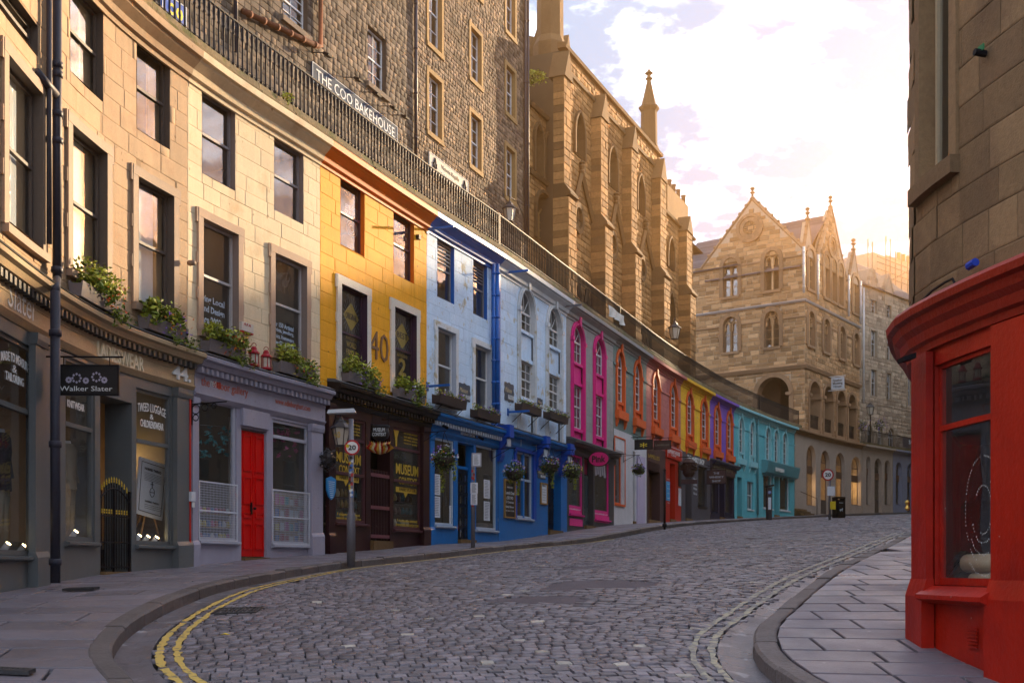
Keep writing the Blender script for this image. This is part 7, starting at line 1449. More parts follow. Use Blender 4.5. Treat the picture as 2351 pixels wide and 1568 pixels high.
def basket(label, xc, yc, r, n, trail=(), flowers=('purple', 'white', 'orange'), arm=True):
    s = C.hit(xc, n); z = C.z(xc, yc, n); c = Vector(C.p(s, n, z)); t = thing('hanging_basket', label, 'hanging basket', tuple(c), group='hanging flower baskets'); mb = MB(); mb.lathe(c + Vector((0, 0, -r * .75)), [(r * .2, 0), (r * .6, r * .2), (r * .8, r * .55), (r * .82, r * .75)], 10); obj('basket', mb, M_tub, t)
    mb = MB(); k = Vector((0, 0, r * 2.0))
    for a in (0, 2.1, 4.2): mb.tube([c + Vector((r * .8 * math.cos(a), r * .8 * math.sin(a), 0)), c + k], .006, 4)
    obj('chains', mb, M_black, t)
    if arm:
        mb = MB(); w_ = C.p(s, .02, z + r * 2.05); mb.tube([w_, C.p(s, n + .06, z + r * 2.05)], .014, 5); mb.tube([C.p(s, .02, z + r * 1.2), C.p(s, n * .75, z + r * 2.0)], .01, 5); mb.tube([C.p(s, .03, z + r * 1.0), C.p(s, .03, z + r * 2.3)], .014, 5); obj('bracket', mb, M_black, t)
    mb = MB(); leaves(mb, c, r, 420, .045, (1.05, 1.05, .85)); leaves(mb, c - Vector((0, 0, r * .3)), r * .95, 200, .04); stf(obj('foliage', mb, M_lf2, t))
    mb = MB(); leaves(mb, c + Vector((0, 0, -r * .1)), r * 1.05, 90, .04)
    for dx, ln in trail:
        for i in range(7): leaves(mb, c + Vector((dx, 0, -r * .4 - ln * i / 6)), .09 * (1.3 - i / 8), 16, .038)
    stf(obj('trailing_foliage', mb, M_lf3, t))
    for f in flowers:
        mb = MB(); P2 = []
        for _ in range(26 if f != 'orange' else 10): d = Vector((random.gauss(0, 1), random.gauss(0, 1), abs(random.gauss(0, .8)) if f != 'orange' else random.gauss(0, .4))).normalized(); P2.append(c + d * r * 1.02)
        petals(mb, P2, .026); stf(obj('flowers', mb, FL[f], t))
for a in (('large hanging basket with trailing ivy left of the restaurant glass door', 1020, 1052, .36, .75, ((-.05, .75), (.28, .45))), ('hanging basket with trailing ivy above the chalkboard menu', 1181, 1083, .36, .8, ((.1, .55), (-.12, .2))), ('hanging basket beside the dark doorway of the blue restaurant', 1262, 1068, .35, .75, ((.1, .6),)), ('hanging basket between the blue restaurant and the pink window shop', 1314, 1080, .36, .8, ((.1, .5),), ('purple', 'yellow')), ('small hanging basket on the white wall beside the lilac panel', 1466, 1077, .30, .7, (), ('purple', 'orange'))): basket(*a)
# ------------------------------------------------------------------ lamps
M_lglass = mat('lantern_glass', (.55, .48, .38), .25, spec=.6); M_bronze = mat('lantern_metal', (.035, .03, .032), .45)
def lantern(name, label, c, h, m=None, arm_to=None, number=None, cat='lantern', group=None):
    m = m or M_bronze; c = Vector(c); t = thing(name, label, cat, tuple(c), group=group); mb = MB(); k = 4; r1, r0 = h * .34, h * .20; a0 = math.pi / 4 + .3
    mb.lathe(c, [(r0 * 1.1, -.03), (r0 * 1.15, 0)], 6); mb.lathe(c + Vector((0, 0, h * .62)), [(r1 * 1.2, 0), (r1 * 1.15, h * .03), (r1 * .55, h * .2), (r1 * .5, h * .28), (r1 * .3, h * .3), (r1 * .22, h * .38)], 6)
    for j in range(6): a = 2 * math.pi * j / 6; d = Vector((math.cos(a), math.sin(a), 0)); mb.tube([c + d * r0, c + d * r1 + Vector((0, 0, h * .62))], h * .02, 4)
    obj('frame', mb, m, t); mb = MB(); mb.lathe(c, [(r0 * .94, .005), (r1 * .94, h * .61)], 6); obj('glass', mb, M_lglass, t)
    if arm_to is not None: mb = MB(); top = c + Vector((0, 0, h)); q = Vector(arm_to); mb.tube([top, top + Vector((0, 0, h * .25)), (top + q) / 2 + Vector((0, 0, h * .45)), q], h * .025, 6); obj('bracket', mb, m, t)
    return t
p = P_(783, 1022, .85); lantern('wall_lantern', 'old street lantern with a gold 40 on a bracket at the museum shop', p, .62, arm_to=P_(764, 985, .1)); SN = straight(C.at(C.hit(783, .85), .68), C.at(C.hit(783, .85), 1.02)); stext(b3, SN, '40', .17, p[2] + .22, .16, .14, .17, M_gold)
p = U.p(U.hit(1170, .7), .7, U.z(1170, 508, .7)); lantern('terrace_lantern', 'black lantern on the speckled tenement above the terrace railings', p, .78, arm_to=U.p(U.hit(1203, .05), .05, U.z(1203, 500, .05)), group='lanterns along the terrace')
p = CH.p(CH.hit(1549, 1.2), 1.2, CH.z(1549, 778, 1.2)); lantern('terrace_lantern', 'black lantern on the church wall near the meeting house', p, .95, arm_to=CH.p(CH.hit(1544, .1), .1, CH.z(1544, 765, .1)), group='lanterns along the terrace')
p = C.p(C.hit(2001, .5), .4, C.z(2001, 952, .4)); t = lantern('terrace_lantern', 'black lantern over the far terrace railings with flower baskets', p, .95, group='lanterns along the terrace'); mb = MB(); mb.tube([p, (p[0], p[1], TERR + .2)], .05, 6); obj('post', mb, M_black, t)
for dx in (-.75, .75): mb = MB(); leaves(mb, (p[0] + dx, p[1], p[2] - .9), .5, 160, .09); stf(obj('flower_ball', mb, M_lf2, t)); mb = MB(); petals(mb, [(p[0] + dx + random.gauss(0, .3), p[1] - .3, p[2] - .9 + random.gauss(0, .3)) for _ in range(24)], .05); stf(obj('flowers', mb, FL['purple'], t))
M_lr = mat('red_lantern_metal', (.30, .008, .02), .35)
for lab, x in (('left of two small red lanterns standing on the gallery cornice', 583), ('right of two small red lanterns standing on the gallery cornice', 611)):
    s = C.hit(x, .22); c = Vector(C.p(s, .22, zc2 + .085)); t = thing('red_lantern', lab, 'lantern', tuple(c), group='red lanterns on the gallery cornice'); mb = MB(); mb.lathe(c, [(.12, 0), (.12, .03), (.10, .05)], 10); mb.lathe(c + Vector((0, 0, .26)), [(.12, 0), (.12, .03), (.07, .08), (.06, .13), (.02, .16)], 10)
    for j in range(6): d = Vector((math.cos(j * 1.047), math.sin(j * 1.047), 0)) * .10; mb.tube([c + d + Vector((0, 0, .04)), c + d + Vector((0, 0, .27))], .01, 4)
    mb.tube([c + Vector((.05 * math.cos(a), 0, .44 + .05 * math.sin(a))) for a in np.linspace(0, 6.28, 9)], .007, 4); obj('frame', mb, M_lr, t); mb = MB(); mb.lathe(c + Vector((0, 0, .05)), [(.085, 0), (.085, .2)], 10); obj('glass', mb, M_lglass, t)
# ------------------------------------------------------------------ poles and signs on the pavement
M_galv = mat('galvanised_pole', (.16, .15, .165), .45, fine=.15, metal=.3); STK = [mat('sticker_' + c, v, .6) for c, v in (('white', (.6, .6, .6)), ('red', (.4, .03, .03)), ('black', (.02, .02, .02)), ('blue', (.05, .15, .4)), ('yellow', (.6, .45, .03)))]
def gp(x, y): X, Y = ray_ground(x, y, G); return X, Y, G(X, Y)
def disc_face(mb, c, r, y, k=24, ax=0.0):
    mb.add([(c[0] + r * math.cos(a) * math.cos(ax), c[1] + y + r * math.cos(a) * math.sin(ax), c[2] + r * math.sin(a)) for a in np.linspace(0, 2 * math.pi, k + 1)[:-1]], [tuple(range(k))])
def speed_sign(par, c, r, txt='20', extra=True):
    c = Vector(c)
    mb = MB(); mb.tube([c + Vector((0, .012, 0)), c], r, 24); o = obj('sign_plate', mb, M_galv, par); mb = MB(); disc_face(mb, c, r * .98, -.003); obj('red_ring', mb, mat('sign_red', (.45, .01, .015), .4), o); mb = MB(); disc_face(mb, c, r * .76, -.006); obj('white_face', mb, M_pr, o)
    SN = straight((c.x - r, c.y), (c.x + r, c.y)); stext(o, SN, txt, r, c.z, r * 1.0, r * .66, .008, M_prb, bold=.03); return o
def stickers(par, c, z0, z1, r, k):
    for i in range(k):
        z = z0 + (z1 - z0) * (i + random.uniform(.1, .8)) / k; h = random.uniform(.03, .07); a = random.uniform(-2.3, -.9); mb = MB(); vs = []
        for aa in (a - .5, a, a + .5):
            for zz_ in (z, z + h): vs.append((c[0] + (r + .002) * math.cos(aa), c[1] + (r + .002) * math.sin(aa), zz_))
        mb.add(vs, [(0, 2, 3, 1), (2, 4, 5, 3)]); obj('sticker', mb, random.choice(STK), par)
X, Y, Z = gp(806, 1289); sc_v = Y / FV; t = thing('sign_pole', 'grey lamp pole with a round 20 limit sign at the kerb', 'pole', (X, Y, Z)); zt = EYE + (HYV - 950) * sc_v; mb = MB(); mb.lathe((X, Y, Z - .1), [(.085, 0), (.085, 1.0), (.075, 1.03), (.052, 1.1), (.05, zt - Z)], 12); obj('pole', mb, M_galv, t, True)
mb = MB(); mb.add([(X + a, Y + b, zt + z) for a, b, z in ((-.46, -.12, 0), (.1, -.1, .02), (.1, .1, .02), (-.46, .12, 0), (-.44, -.1, .07), (.06, -.08, .1), (.06, .08, .1), (-.44, .1, .07))], [(0, 1, 2, 3), (4, 7, 6, 5), (0, 4, 5, 1), (1, 5, 6, 2), (2, 6, 7, 3), (3, 7, 4, 0)]); obj('lamp_head', mb, mat('pale_lamp_housing', (.42, .44, .46), .4), t)
zs = EYE + (HYV - 1028) * sc_v; o = speed_sign(t, (X + .03, Y - .065, zs), .155); mb = MB(); disc_face(mb, Vector((X - .06, Y - .08, zs + .03)), .035, 0, 12); obj('sticker', mb, STK[4], o); stickers(t, (X, Y), Z + 1.25, zs - .2, .052, 24)
X, Y, Z = gp(1086, 1258); k = Y / FV; t = thing('notice_pole', 'thin pole with paper notices outside the blue restaurant', 'pole', (X, Y, Z)); mb = MB(); zt = EYE + (HYV - 1045) * k; mb.lathe((X, Y, Z - .1), [(.055, 0), (.052, 1.5), (.045, zt - Z + .1)], 10); obj('pole', mb, M_galv, t, True); stickers(t, (X, Y), Z + 1.0, zt - .4, .055, 18)
def sheet(par, nm, xa, xb, ya, yb, yy, m, lines=8):
    mb = MB(); x0, x1, z0, z1 = (xa - CXV) * k, (xb - CXV) * k, EYE + (HYV - yb) * k, EYE + (HYV - ya) * k; mb.box(x0, x1, yy - .006, yy, z0, z1); o = obj(nm, mb, m, par)
    for i in range(lines): q = MB(); z = z1 - (z1 - z0) * (i + 1) / (lines + 1.5); q.box(x0 + .03, x1 - .03 - random.random() * .05, yy - .009, yy - .0065, z - .009, z); obj('print_line', q, M_prb, o)
    return o
sheet(t, 'timetable_frame', 1083, 1105.5, 1040, 1072, Y - .06, mat('grey_frame', (.30, .28, .30), .5), 0); sheet(t, 'timetable', 1086, 1103, 1043, 1069, Y - .067, M_paper); sheet(t, 'paper_notice', 1080.5, 1097, 1108, 1133, Y - .062, M_paper, 10); sheet(t, 'paper_notice', 1081, 1096, 1133.5, 1159, Y - .062, M_paper, 9)
X, Y, Z = gp(1526, 1209); t = thing('slim_post', 'slim dark post at the kerb before the red cafe', 'post', (X, Y, Z)); k = Y / FV; mb = MB(); mb.tube([(X, Y, Z - .1), (X, Y, EYE + (HYV - 1080) * k)], .045, 8); obj('shaft', mb, M_black, t, True); mb = MB(); mb.lathe((X, Y, EYE + (HYV - 1080) * k - .02), [(.05, 0), (.06, .03), (.03, .08), (.005, .1)], 8); obj('cap', mb, M_black, t); mb = MB(); mb.lathe((X, Y, Z), [(.09, 0), (.085, .1), (.05, .14)], 8); obj('base', mb, M_black, t)
X, Y, Z = gp(1767, 1189); k = Y / FV; t = thing('pay_machine', 'dark upright parking pay machine at the kerb before the turquoise shop', 'pay machine', (X, Y, Z)); w_ = 5.5 * k; zt = EYE + (HYV - 1118) * k; mb = MB(); mb.box(X - w_, X + w_, Y, Y + .32, Z - .1, zt); obj('cabinet', mb, mat('machine_grey', (.035, .03, .035), .5, var=.2), t); mb = MB(); mb.add([(X + a, Y + b, zt + c_) for a, b, c_ in ((-w_ - .08, -.06, 0), (w_ + .12, -.06, .06), (w_ + .12, .38, .06), (-w_ - .08, .38, 0), (-w_ - .05, -.03, .07), (w_ + .1, -.03, .15), (w_ + .1, .35, .15), (-w_ - .05, .35, .07))], [(0, 1, 2, 3), (4, 7, 6, 5), (0, 4, 5, 1), (1, 5, 6, 2), (2, 6, 7, 3), (3, 7, 4, 0)]); obj('hood', mb, M_black, t)
mb = MB(); disc_face(mb, Vector((X, Y - .004, zt - .28)), w_ * .7, 0, 16); obj('round_badge', mb, mat('parking_blue', (.10, .16, .45), .5), t); SN = straight((X - w_, Y - .006), (X + w_, Y - .006)); stext(t, SN, 'P', w_, zt - .28, .1, .14, .003, M_pr); mb = MB(); mb.box(X - w_ * .6, X + w_ * .6, Y - .006, Y - .001, zt - 1.2, zt - .55); obj('instruction_plate', mb, M_paper, t)
# litter bin and far 20 sign
X, Y, Z = gp(1929, 1188); k = Y / FV; t = thing('litter_bin', 'black litter bin with a white dog symbol by the taupe arches', 'litter bin', (X, Y, Z)); h = 48 * k; w_ = 11.5 * k; mb = MB(); mb.box(-w_, w_, -w_ * .8, w_ * .8, Z, Z + h * .86, .35, (X, Y + w_)); obj('body', mb, M_black, t); mb = MB(); mb.box(-w_ * 1.02, w_ * 1.02, -w_ * .82, w_ * .82, Z + h * .93, Z + h, .35, (X, Y + w_)); mb.box(-w_, -w_ * .8, -w_ * .8, w_ * .8, Z + h * .861, Z + h * .929, .35, (X, Y + w_)); mb.box(w_ * .8, w_, -w_ * .8, w_ * .8, Z + h * .861, Z + h * .929, .35, (X, Y + w_)); obj('hood', mb, M_black, t)
SN = straight((X - w_ * math.cos(.35) + w_ * .8 * math.sin(.35), Y + w_ - w_ * math.sin(.35) - w_ * .8 * math.cos(.35)), (X + w_ * math.cos(.35) + w_ * .8 * math.sin(.35), Y + w_ + w_ * math.sin(.35) - w_ * .8 * math.cos(.35)))
stext(t, SN, 'Litter', w_, Z + h * .72, w_ * .9, w_ * .22, .004, M_pr); mb = MB(); mb.add([SN.p(w_ + a * w_ * .4, .006, Z + h * .38 + b * w_ * .4) for a, b in ((-1, -.1), (-.6, .25), (.4, .25), (.5, .8), (1, .75), (.95, .35), (.65, .2), (.65, -.9), (.45, -.9), (.4, -.2), (-.4, -.2), (-.5, -.9), (-.7, -.9), (-.7, -.1), (-1, .3))], [tuple(range(15))]); obj('dog_symbol', mb, M_pr, t)
X, Y, Z = gp(1905, 1189); k = Y / FV; t = thing('speed_sign_post', 'far post with a round 20 sign by the litter bin', 'pole', (X, Y, Z)); mb = MB(); mb.tube([(X, Y, Z - .1), (X, Y, EYE + (HYV - 1080) * k)], .055, 8); obj('pole', mb, M_galv, t, True); zs = EYE + (HYV - 1090) * k; speed_sign(t, (X - .1, Y - .07, zs), .26); mb = MB(); mb.box(X - .12, X + .2, Y - .065, Y - .06, zs - .9, zs - .5); obj('white_plate', mb, M_paper, t); mb = MB(); mb.box(X + .0, X + .24, Y - .068, Y - .062, zs - 1.5, zs - 1.15); obj('yellow_plate', mb, FL['yellow'], t)
# ------------------------------------------------------------------ signs on the terrace
M_coo = mat('blue_grey_board', (.045, .07, .105), .7, spec=.05)
def wall_sign(name, label, S, xa, xb, yt, yb, m, texts, n=.06, par=None):
    a, e = S.hit(xa, n), S.hit(xb, n); z1, z0 = S.z(xa, yt, n), S.z(xa, yb, n); t = thing(name, label, 'sign', S.p((a + e) / 2, 0, z0)); mb = MB(); sbox(mb, S, a, e, .01, n, z0, z1); obj('board', mb, m, t); fr = MB(); sring(fr, S, op_rect(a + .02, e - .02, z0 + .02, z1 - .02), .02, n, n + .012); obj('rim', fr, M_pr, t)
    for tx, fx, fz_, fw, fh, mm, b in texts: stext(t, S, tx, a + (e - a) * fx, z0 + (z1 - z0) * fz_, (e - a) * fw, (z1 - z0) * fh, n + .004, mm, bold=b)
    return t, a, e, z0, z1
t, a, e, z0, z1 = wall_sign('long_sign', 'long blue grey sign reading THE COO BAKEHOUSE on the dark tenement', U, 717, 912, 141, 186, M_coo, [('THE COO BAKEHOUSE', .5, .5, .92, .56, M_pr, 0.0)])
for i, f in enumerate((.06, .40, .62, .84, .99)):
    s = a + (e - a) * f; mb = MB(); mb.tube([U.p(s - .25, .02, z1 + .28), U.p(s, .35, z1 + .32)], .015, 5); o = obj('sign_light_arm', mb, M_black, t); mb = MB(); sprof(mb, U, s - .1, s + .16, [(.27, z1 + .26), (.45, z1 + .20), (.47, z1 + .25), (.29, z1 + .33)]); obj('sign_light', mb, M_black, o)
t, a, e, z0, z1 = wall_sign('shop_sign', 'pale stone coloured sign with compass emblems by the long tenement sign', U, 985.6, 1075, 348, 388, mat('stone_grey_board', (.40, .36, .31), .7), [('Victoria Regalia', .52, .62, .46, .30, M_prb, .02), ('SHOP for FREEMASON', .52, .28, .46, .18, M_pr, .01)])
for f in (.13, .89):
    c = a + (e - a) * f; zc_ = (z0 + z1) / 2; h = (z1 - z0) * .36; mb = MB()
    for q in (((-.0, 1), (-.8, -.6)), ((0, 1), (.8, -.6)), ((-.9, .1), (0, -.9)), ((0, -.9), (.9, .1))): mb.tube([U.p(c + q[0][0] * h * .8, .075, zc_ + q[0][1] * h), U.p(c + q[1][0] * h * .8, .075, zc_ + q[1][1] * h)], .022, 4)
    obj('compass_emblem', mb, M_prb, t)
    if f < .5: stext(t, U, 'G', c, zc_, .13, .15, .075, M_prb)
t, a, e, z0, z1 = wall_sign('blue_sign', 'blue sign with yellow letters behind the railings at the top edge', U, 372, 428, -22, 34, mat('sign_blue', (.02, .09, .42), .4), [('oo', .55, .5, .6, .5, FL['yellow'], .02)])
# white cloth tied on the railing, banner farther on
def cloth(name, label, xa, xb, yt, yb, n, m, wav=.06, cat='cloth'):
    a, e = C.hit(xa, n), C.hit(xb, n); z1, z0 = C.z(xa, yt, n), C.z(xa, yb, n); mb = MB(); nx_, nz_ = 16, 8; vs = []
    for j in range(nz_ + 1):
        for i in range(nx_ + 1): u, v = i / nx_, j / nz_; vs.append(C.p(a + (e - a) * u, n + wav * math.sin(u * 17 + v * 3) * v + .03 * math.sin(u * 7), z1 + (z0 - z1) * v * (1 + .08 * math.sin(u * 9))))
    mb.add(vs, [(j * 17 + i, j * 17 + i + 1, j * 17 + i + 18, j * 17 + i + 17) for j in range(nz_) for i in range(nx_)]); o = obj(name, mb, m, None, True, org=C.p((a + e) / 2, n, z0)); tag(o, label, cat); return o, a, e, z0, z1
cloth('white_cloth', 'crumpled white cloth tied over the terrace railing above the pink windows', 1397, 1432, 700, 722, .2, mat('white_cloth', (.60, .56, .50), .9))
a, e = C.hit(2073, .25), C.hit(2118, .25); z1, z0 = C.z(2073, 1003, .25), C.z(2073, 1026, .25); t = thing('banner', 'dark banner with white letters on the far terrace railings', 'banner', C.p((a + e) / 2, .25, z0)); mb = MB(); sbox(mb, C, a, e, .2, .23, z0, z1); obj('cloth', mb, mat('banner_grey', (.07, .06, .07), .7), t); stext(t, C, 'SCOTS', a + (e - a) * .62, z0 + (z1 - z0) * .6, (e - a) * .62, (z1 - z0) * .42, .235, M_pr, bold=.03); stext(t, C, 'KITCHEN', a + (e - a) * .66, z0 + (z1 - z0) * .22, (e - a) * .4, (z1 - z0) * .16, .235, M_pr)
s = QR.hit(1925, .8); z1, z0 = QR.z(1925, 866, .8), QR.z(1925, 893, .8); SN = straight(QR.at(s, .25), QR.at(s, 1.25)); t = thing('projecting_sign', 'small white projecting sign on the arcade of the meeting house', 'sign', QR.p(s, 0, z0)); mb = MB(); sbox(mb, SN, 0, 1.0, -.03, .03, z0, z1); obj('board', mb, M_paper, t); mb = MB(); mb.tube([QR.p(s, .0, z1 + .08), QR.p(s, 1.35, z1 + .08)], .03, 5); mb.tube([QR.p(s, .0, z0 - .08), QR.p(s, 1.35, z0 - .08)], .03, 5); obj('bracket', mb, M_pr, t); stext(t, SN, 'Quaker\nMeeting\nHouse', .5, (z0 + z1) / 2, .75, (z1 - z0) * .72, .035, M_prb, bold=.02)
# ------------------------------------------------------------------ hanging shop signs farther up
hanging_sign('hanging_sign', 'dark square hanging sign with a yellow flower over the white shopfront', 1478, 1009, 1032, .42, .6, SB, [('*', .5, .45, .4, .5, FL['yellow'])])
hanging_sign('hanging_sign', 'brown hanging sign beside the red cafe fascia', 1521, 1011, 1032, .42, .55, mat('brown_sign_board', (.06, .03, .028), .5), [('LAMELLES', .5, .5, .8, .16, MATS['grey_gold'])])
hanging_sign('hanging_sign', 'dark hanging sign with white capitals over the navy shop window', 1645, 1079, 1111, .55, .7, Kbr, [('THE', .5, .78, .3, .14, None), ('WHISKY', .5, .5, .75, .15, None), ('SHOP', .5, .22, .45, .14, None)])
s = C.hit(1582, .6); c = Vector(C.p(s, .6, C.z(1582, 1073, .6))); t = thing('carved_sign', 'dark carved figure hanging over the grey shop door on an iron bracket', 'sign', tuple(c)); mb = MB(); leaves(mb, c, .42, 130, .16); mb.lathe(c - Vector((0, 0, .5)), [(.2, 0), (.34, .2), (.3, .5), (.38, .75), (.15, .95)], 8); obj('carving', mb, mat('dark_carved_wood', (.06, .03, .025), .6), t); mb = MB(); mb.box(c.x - .42, c.x + .42, c.y - .03, c.y + .03, c.z - .85, c.z - .62); obj('name_oval', mb, Kbr, t); mb = MB(); mb.tube([C.p(s, .02, c.z + .55), C.p(s, 1.1, c.z + .55)], .02, 5); obj('bracket', mb, M_black, t)
# cauldron over the museum shop door
c = Vector(P_(873, 996, .55)); t = thing('cauldron_sign', 'black cauldron with red and gold flames hung above the museum shop door', 'sign', tuple(c)); mb = MB(); mb.lathe(c + Vector((0, 0, -.16)), [(.10, 0), (.20, .06), (.235, .15), (.22, .26), (.20, .30), (.24, .33), (.24, .36), (.2, .36)], 14); obj('cauldron', mb, mat('cauldron_iron', (.02, .022, .028), .5), t, True)
mb = MB(); mb.tube([c + Vector((-.2, 0, .2)), c + Vector((-.2, 0, .5))], .008, 4); mb.tube([c + Vector((.2, 0, .2)), c + Vector((.2, 0, .5))], .008, 4); mb.tube([C.p(C.hit(873), .05, c.z + .5), C.p(C.hit(873), .8, c.z + .5)], .015, 5); mb.tube([c + Vector((-.24, 0, .5)), c + Vector((.24, 0, .5))], .012, 5); obj('hanger', mb, M_black, t)
for i in range(11):
    f = (i - 5) / 5; b0 = c + Vector((f * .18, -.02 * abs(f), -.50 + .06 * abs(f))); mb = MB(); mb.tube([b0, b0 + Vector((f * .12, -.05, .10)), b0 + Vector((f * .04, -.06, .20)), b0 + Vector((f * .10, -.05, .32 - .05 * abs(f)))], [.03, .05, .035, .004], 5); obj('flame', mb, (mat('flame_red', (.40, .02, .01), .4), mat('flame_gold', (.55, .28, .03), .4), mat('flame_cream', (.60, .48, .28), .5))[i % 3], t, True)
SNc = straight((c.x - .2, c.y - .225), (c.x + .2, c.y - .225)); stext(t, SNc, 'MUSEUM\nCONTEXT', .2, c.z + .02, .34, .20, .02, M_pr)
# blue shield and dark crest on the museum pilaster
a, e = C.hit(749.5, .2), C.hit(770, .2); z1, z0 = C.z(750, 1092, .2), C.z(750, 1146, .2); t = thing('shield_plaque', 'blue shield shaped plaque with white writing on the museum shop pilaster', 'plaque', C.p((a + e) / 2, .2, z0)); c = (a + e) / 2; w_ = (e - a) / 2; P2 = [(c - w_, z1 - .06), (c, z1), (c + w_, z1 - .06), (c + w_ * .95, z0 + (z1 - z0) * .4), (c + w_ * .5, z0 + (z1 - z0) * .12), (c, z0), (c - w_ * .5, z0 + (z1 - z0) * .12), (c - w_ * .95, z0 + (z1 - z0) * .4)]
mb = MB(); mb.add([C.p(s, n_, z) for n_ in (.22, .18) for s, z in P2], [tuple(range(8)), tuple(range(15, 7, -1))] + [(i, (i + 1) % 8, 8 + (i + 1) % 8, 8 + i) for i in range(8)]); obj('shield', mb, mat('shield_blue', (.03, .25, .55), .5), t)
for i in range(9): mb = MB(); z = z1 - .12 - i * .045; sbox(mb, C, c - w_ * (.7 - .05 * i), c + w_ * (.7 - .05 * i), .2205, .222, z - .012, z); obj('writing_line', mb, M_pr, t)
c = Vector(P_(753, 1055, .3)); t = thing('iron_crest', 'dark ornate iron crest on the museum shop pilaster', 'crest', tuple(c)); mb = MB(); leaves(mb, c, .24, 200, .055, (.9, .6, 1.2)); obj('scrollwork', mb, mat('pewter', (.06, .055, .055), .4, metal=.5), t); mb = MB(); mb.lathe(c - Vector((0, 0, .2)), [(.03, 0), (.13, .12), (.15, .25), (.1, .38), (.03, .45)], 8); obj('boss', mb, MATS['pewter'], t)
# ------------------------------------------------------------------ pipes and small fixtures on the near fronts
dp = thing('downpipe', 'dark cast iron downpipes running down the tan corner front', 'pipe', C.p(C.hit(130), .2, gnd(130)))
def cpipe(x0, y0, x1, y1, n0, n1, r, m=M_pipe, nm='pipe', par=dp):
    mb = MB(); mb.tube([C.p(C.hit(x0, n0), n0, C.z(x0, y0, n0)), C.p(C.hit(x1, n1), n1, C.z(x1, y1, n1))], r, 10); return obj(nm, mb, m, par, True)
cpipe(131, -60, 131, 640, .13, .13, .066); cpipe(113, -60, 113, 560, .10, .10, .04); cpipe(131, 640, 128, 668, .13, .46, .06); cpipe(127, 668, 127, 1338, .46, .46, .068); cpipe(83, 165, 128, 218, .02, .13, .066, nm='branch')
for y in (150, 172, 262, 324, 620): q = MB(); p = C.p(C.hit(131, .13), .13, C.z(131, y, .13)); q.lathe(p, [(.066, -.05), (.088, -.04), (.088, .04), (.066, .05)], 10); obj('collar', q, M_pipe, dp, True)
for y in (765, 1020, 1290): q = MB(); p = C.p(C.hit(127, .46), .46, C.z(127, y, .46)); q.lathe(p, [(.068, -.05), (.09, -.04), (.09, .04), (.068, .05)], 10); obj('collar', q, M_pipe, dp, True)
def fixture(nm, par, xa, xb, ya, yb, n0, n1, m): mb = MB(); sbox(mb, C, C.hit(xa, n1), C.hit(xb, n1), n0, n1, C.z(xa, yb, n1), C.z(xa, ya, n1)); return obj(nm, mb, m, par)
o = fixture('alarm_box', b2, 555, 582, 737, 757, .0, .11, mat('cream_box', (.55, .48, .42), .5)); dtext(o, 'A.F.A', 560, 576, 740, 6, .112, M_prr); fixture('alarm_base', b2, 555, 582, 757.5, 761, .0, .10, M_prr)
p = Vector(P_(437, 604, .12)); mb = MB(); mb.tube([p + Vector((-.06, 0, 0)), p, p + Vector((.1, -.1, -.02))], [.03, .06, .05], 8); obj('camera', mb, D_brn, b2, True)
o = fixture('letter_box', b2, 440, 449, 1128, 1150, .13, .19, M_paper); fixture('notice', b2, 441, 447, 1152, 1164, .17, .175, M_pr)
mb = MB(); s = C.hit(437, .1); z = C.z(437, 940, .1); mb.tube([C.p(s, .13, z + .1), C.p(s, .9, z + .12)], .012, 5)
for r, n_, dz in ((.09, .22, .0), (.06, .22, -.16), (.07, .42, .03), (.05, .62, .05)): mb.tube([C.p(s, n_ + r * math.cos(a), z + dz + r * math.sin(a)) for a in np.linspace(0, 6.28, 11)], .010, 4)
mb.tube([C.p(s, .135, z - .3), C.p(s, .135, z + .2)], .014, 4); t = thing('sign_bracket', 'empty wrought iron scroll bracket between the tweed shop and the gallery', 'bracket', C.p(s, .13, z)); obj('scrollwork', mb, M_black, t); mb = MB(); mb.tube([C.p(s, .04, z - .05), C.p(s, .135, z - .05)], .02, 5); obj('fixing', mb, M_black, t)
mb = MB(); sbox(mb, C, C.hit(434.5, .13), C.hit(437, .13), .10, .15, gnd(436) + .3, C.z(436, 905, .13)); obj('red_strip', mb, M_prr, b2)
for i, (x, y, L_) in enumerate(((982, 527, .83), (1162, 626, .8), (982, 887, .7), (1290, 704, .8), (1167, 946, .75))):
    s = C.hit(x, .02); z = C.z(x, y, .02); mb = MB(); sbox(mb, C, s - .03, s + .03, .0, L_, z - .03, z + .03); sbox(mb, C, s - .06, s + .06, -.002, .025, z - .12, z + .12); obj('flag_bracket', mb, D_blu if i != 3 else M_galv, b4 if x < 1100 else b5)
fixture('security_camera', b3, 962, 967, 538, 548, .0, .1, M_black)
for x in (1018, 1100): p = Vector(P_(x, 977 if x < 1050 else 1003, .3)); mb = MB(); mb.tube([p, p + Vector((.12, -.12, -.08))], .045, 8); mb.tube([p, Vector(P_(x, 977 if x < 1050 else 1003, .08))], .015, 5); obj('spotlight', mb, M_black, b4)
mb = MB(); mb.box(*[v for q in zip(Vector(P_(1166, 1015, .3)) - Vector((.08, .06, .12)), Vector(P_(1166, 1015, .3)) + Vector((.08, .06, .12))) for v in q]); obj('alarm_box', mb, M_paper, b5)
for x0, y0, x1, y1 in ((1000, 938, 1140, 972), (1150, 975, 1230, 1000), (1560, 1005, 1632, 1035)):
    mb = MB(); L2 = []
    for f in np.linspace(0, 1, 12): x = x0 + (x1 - x0) * f; L2.append(C.p(C.hit(x, .4), .4, C.z(x, y0 + (y1 - y0) * f, .4) - .12 * math.sin(math.pi * f) + .05 * math.sin(9 * f)))
    mb.tube(L2, .008, 4); obj('cable', mb, M_black, b4 if x0 < 1100 else (b5 if x0 < 1500 else b9))
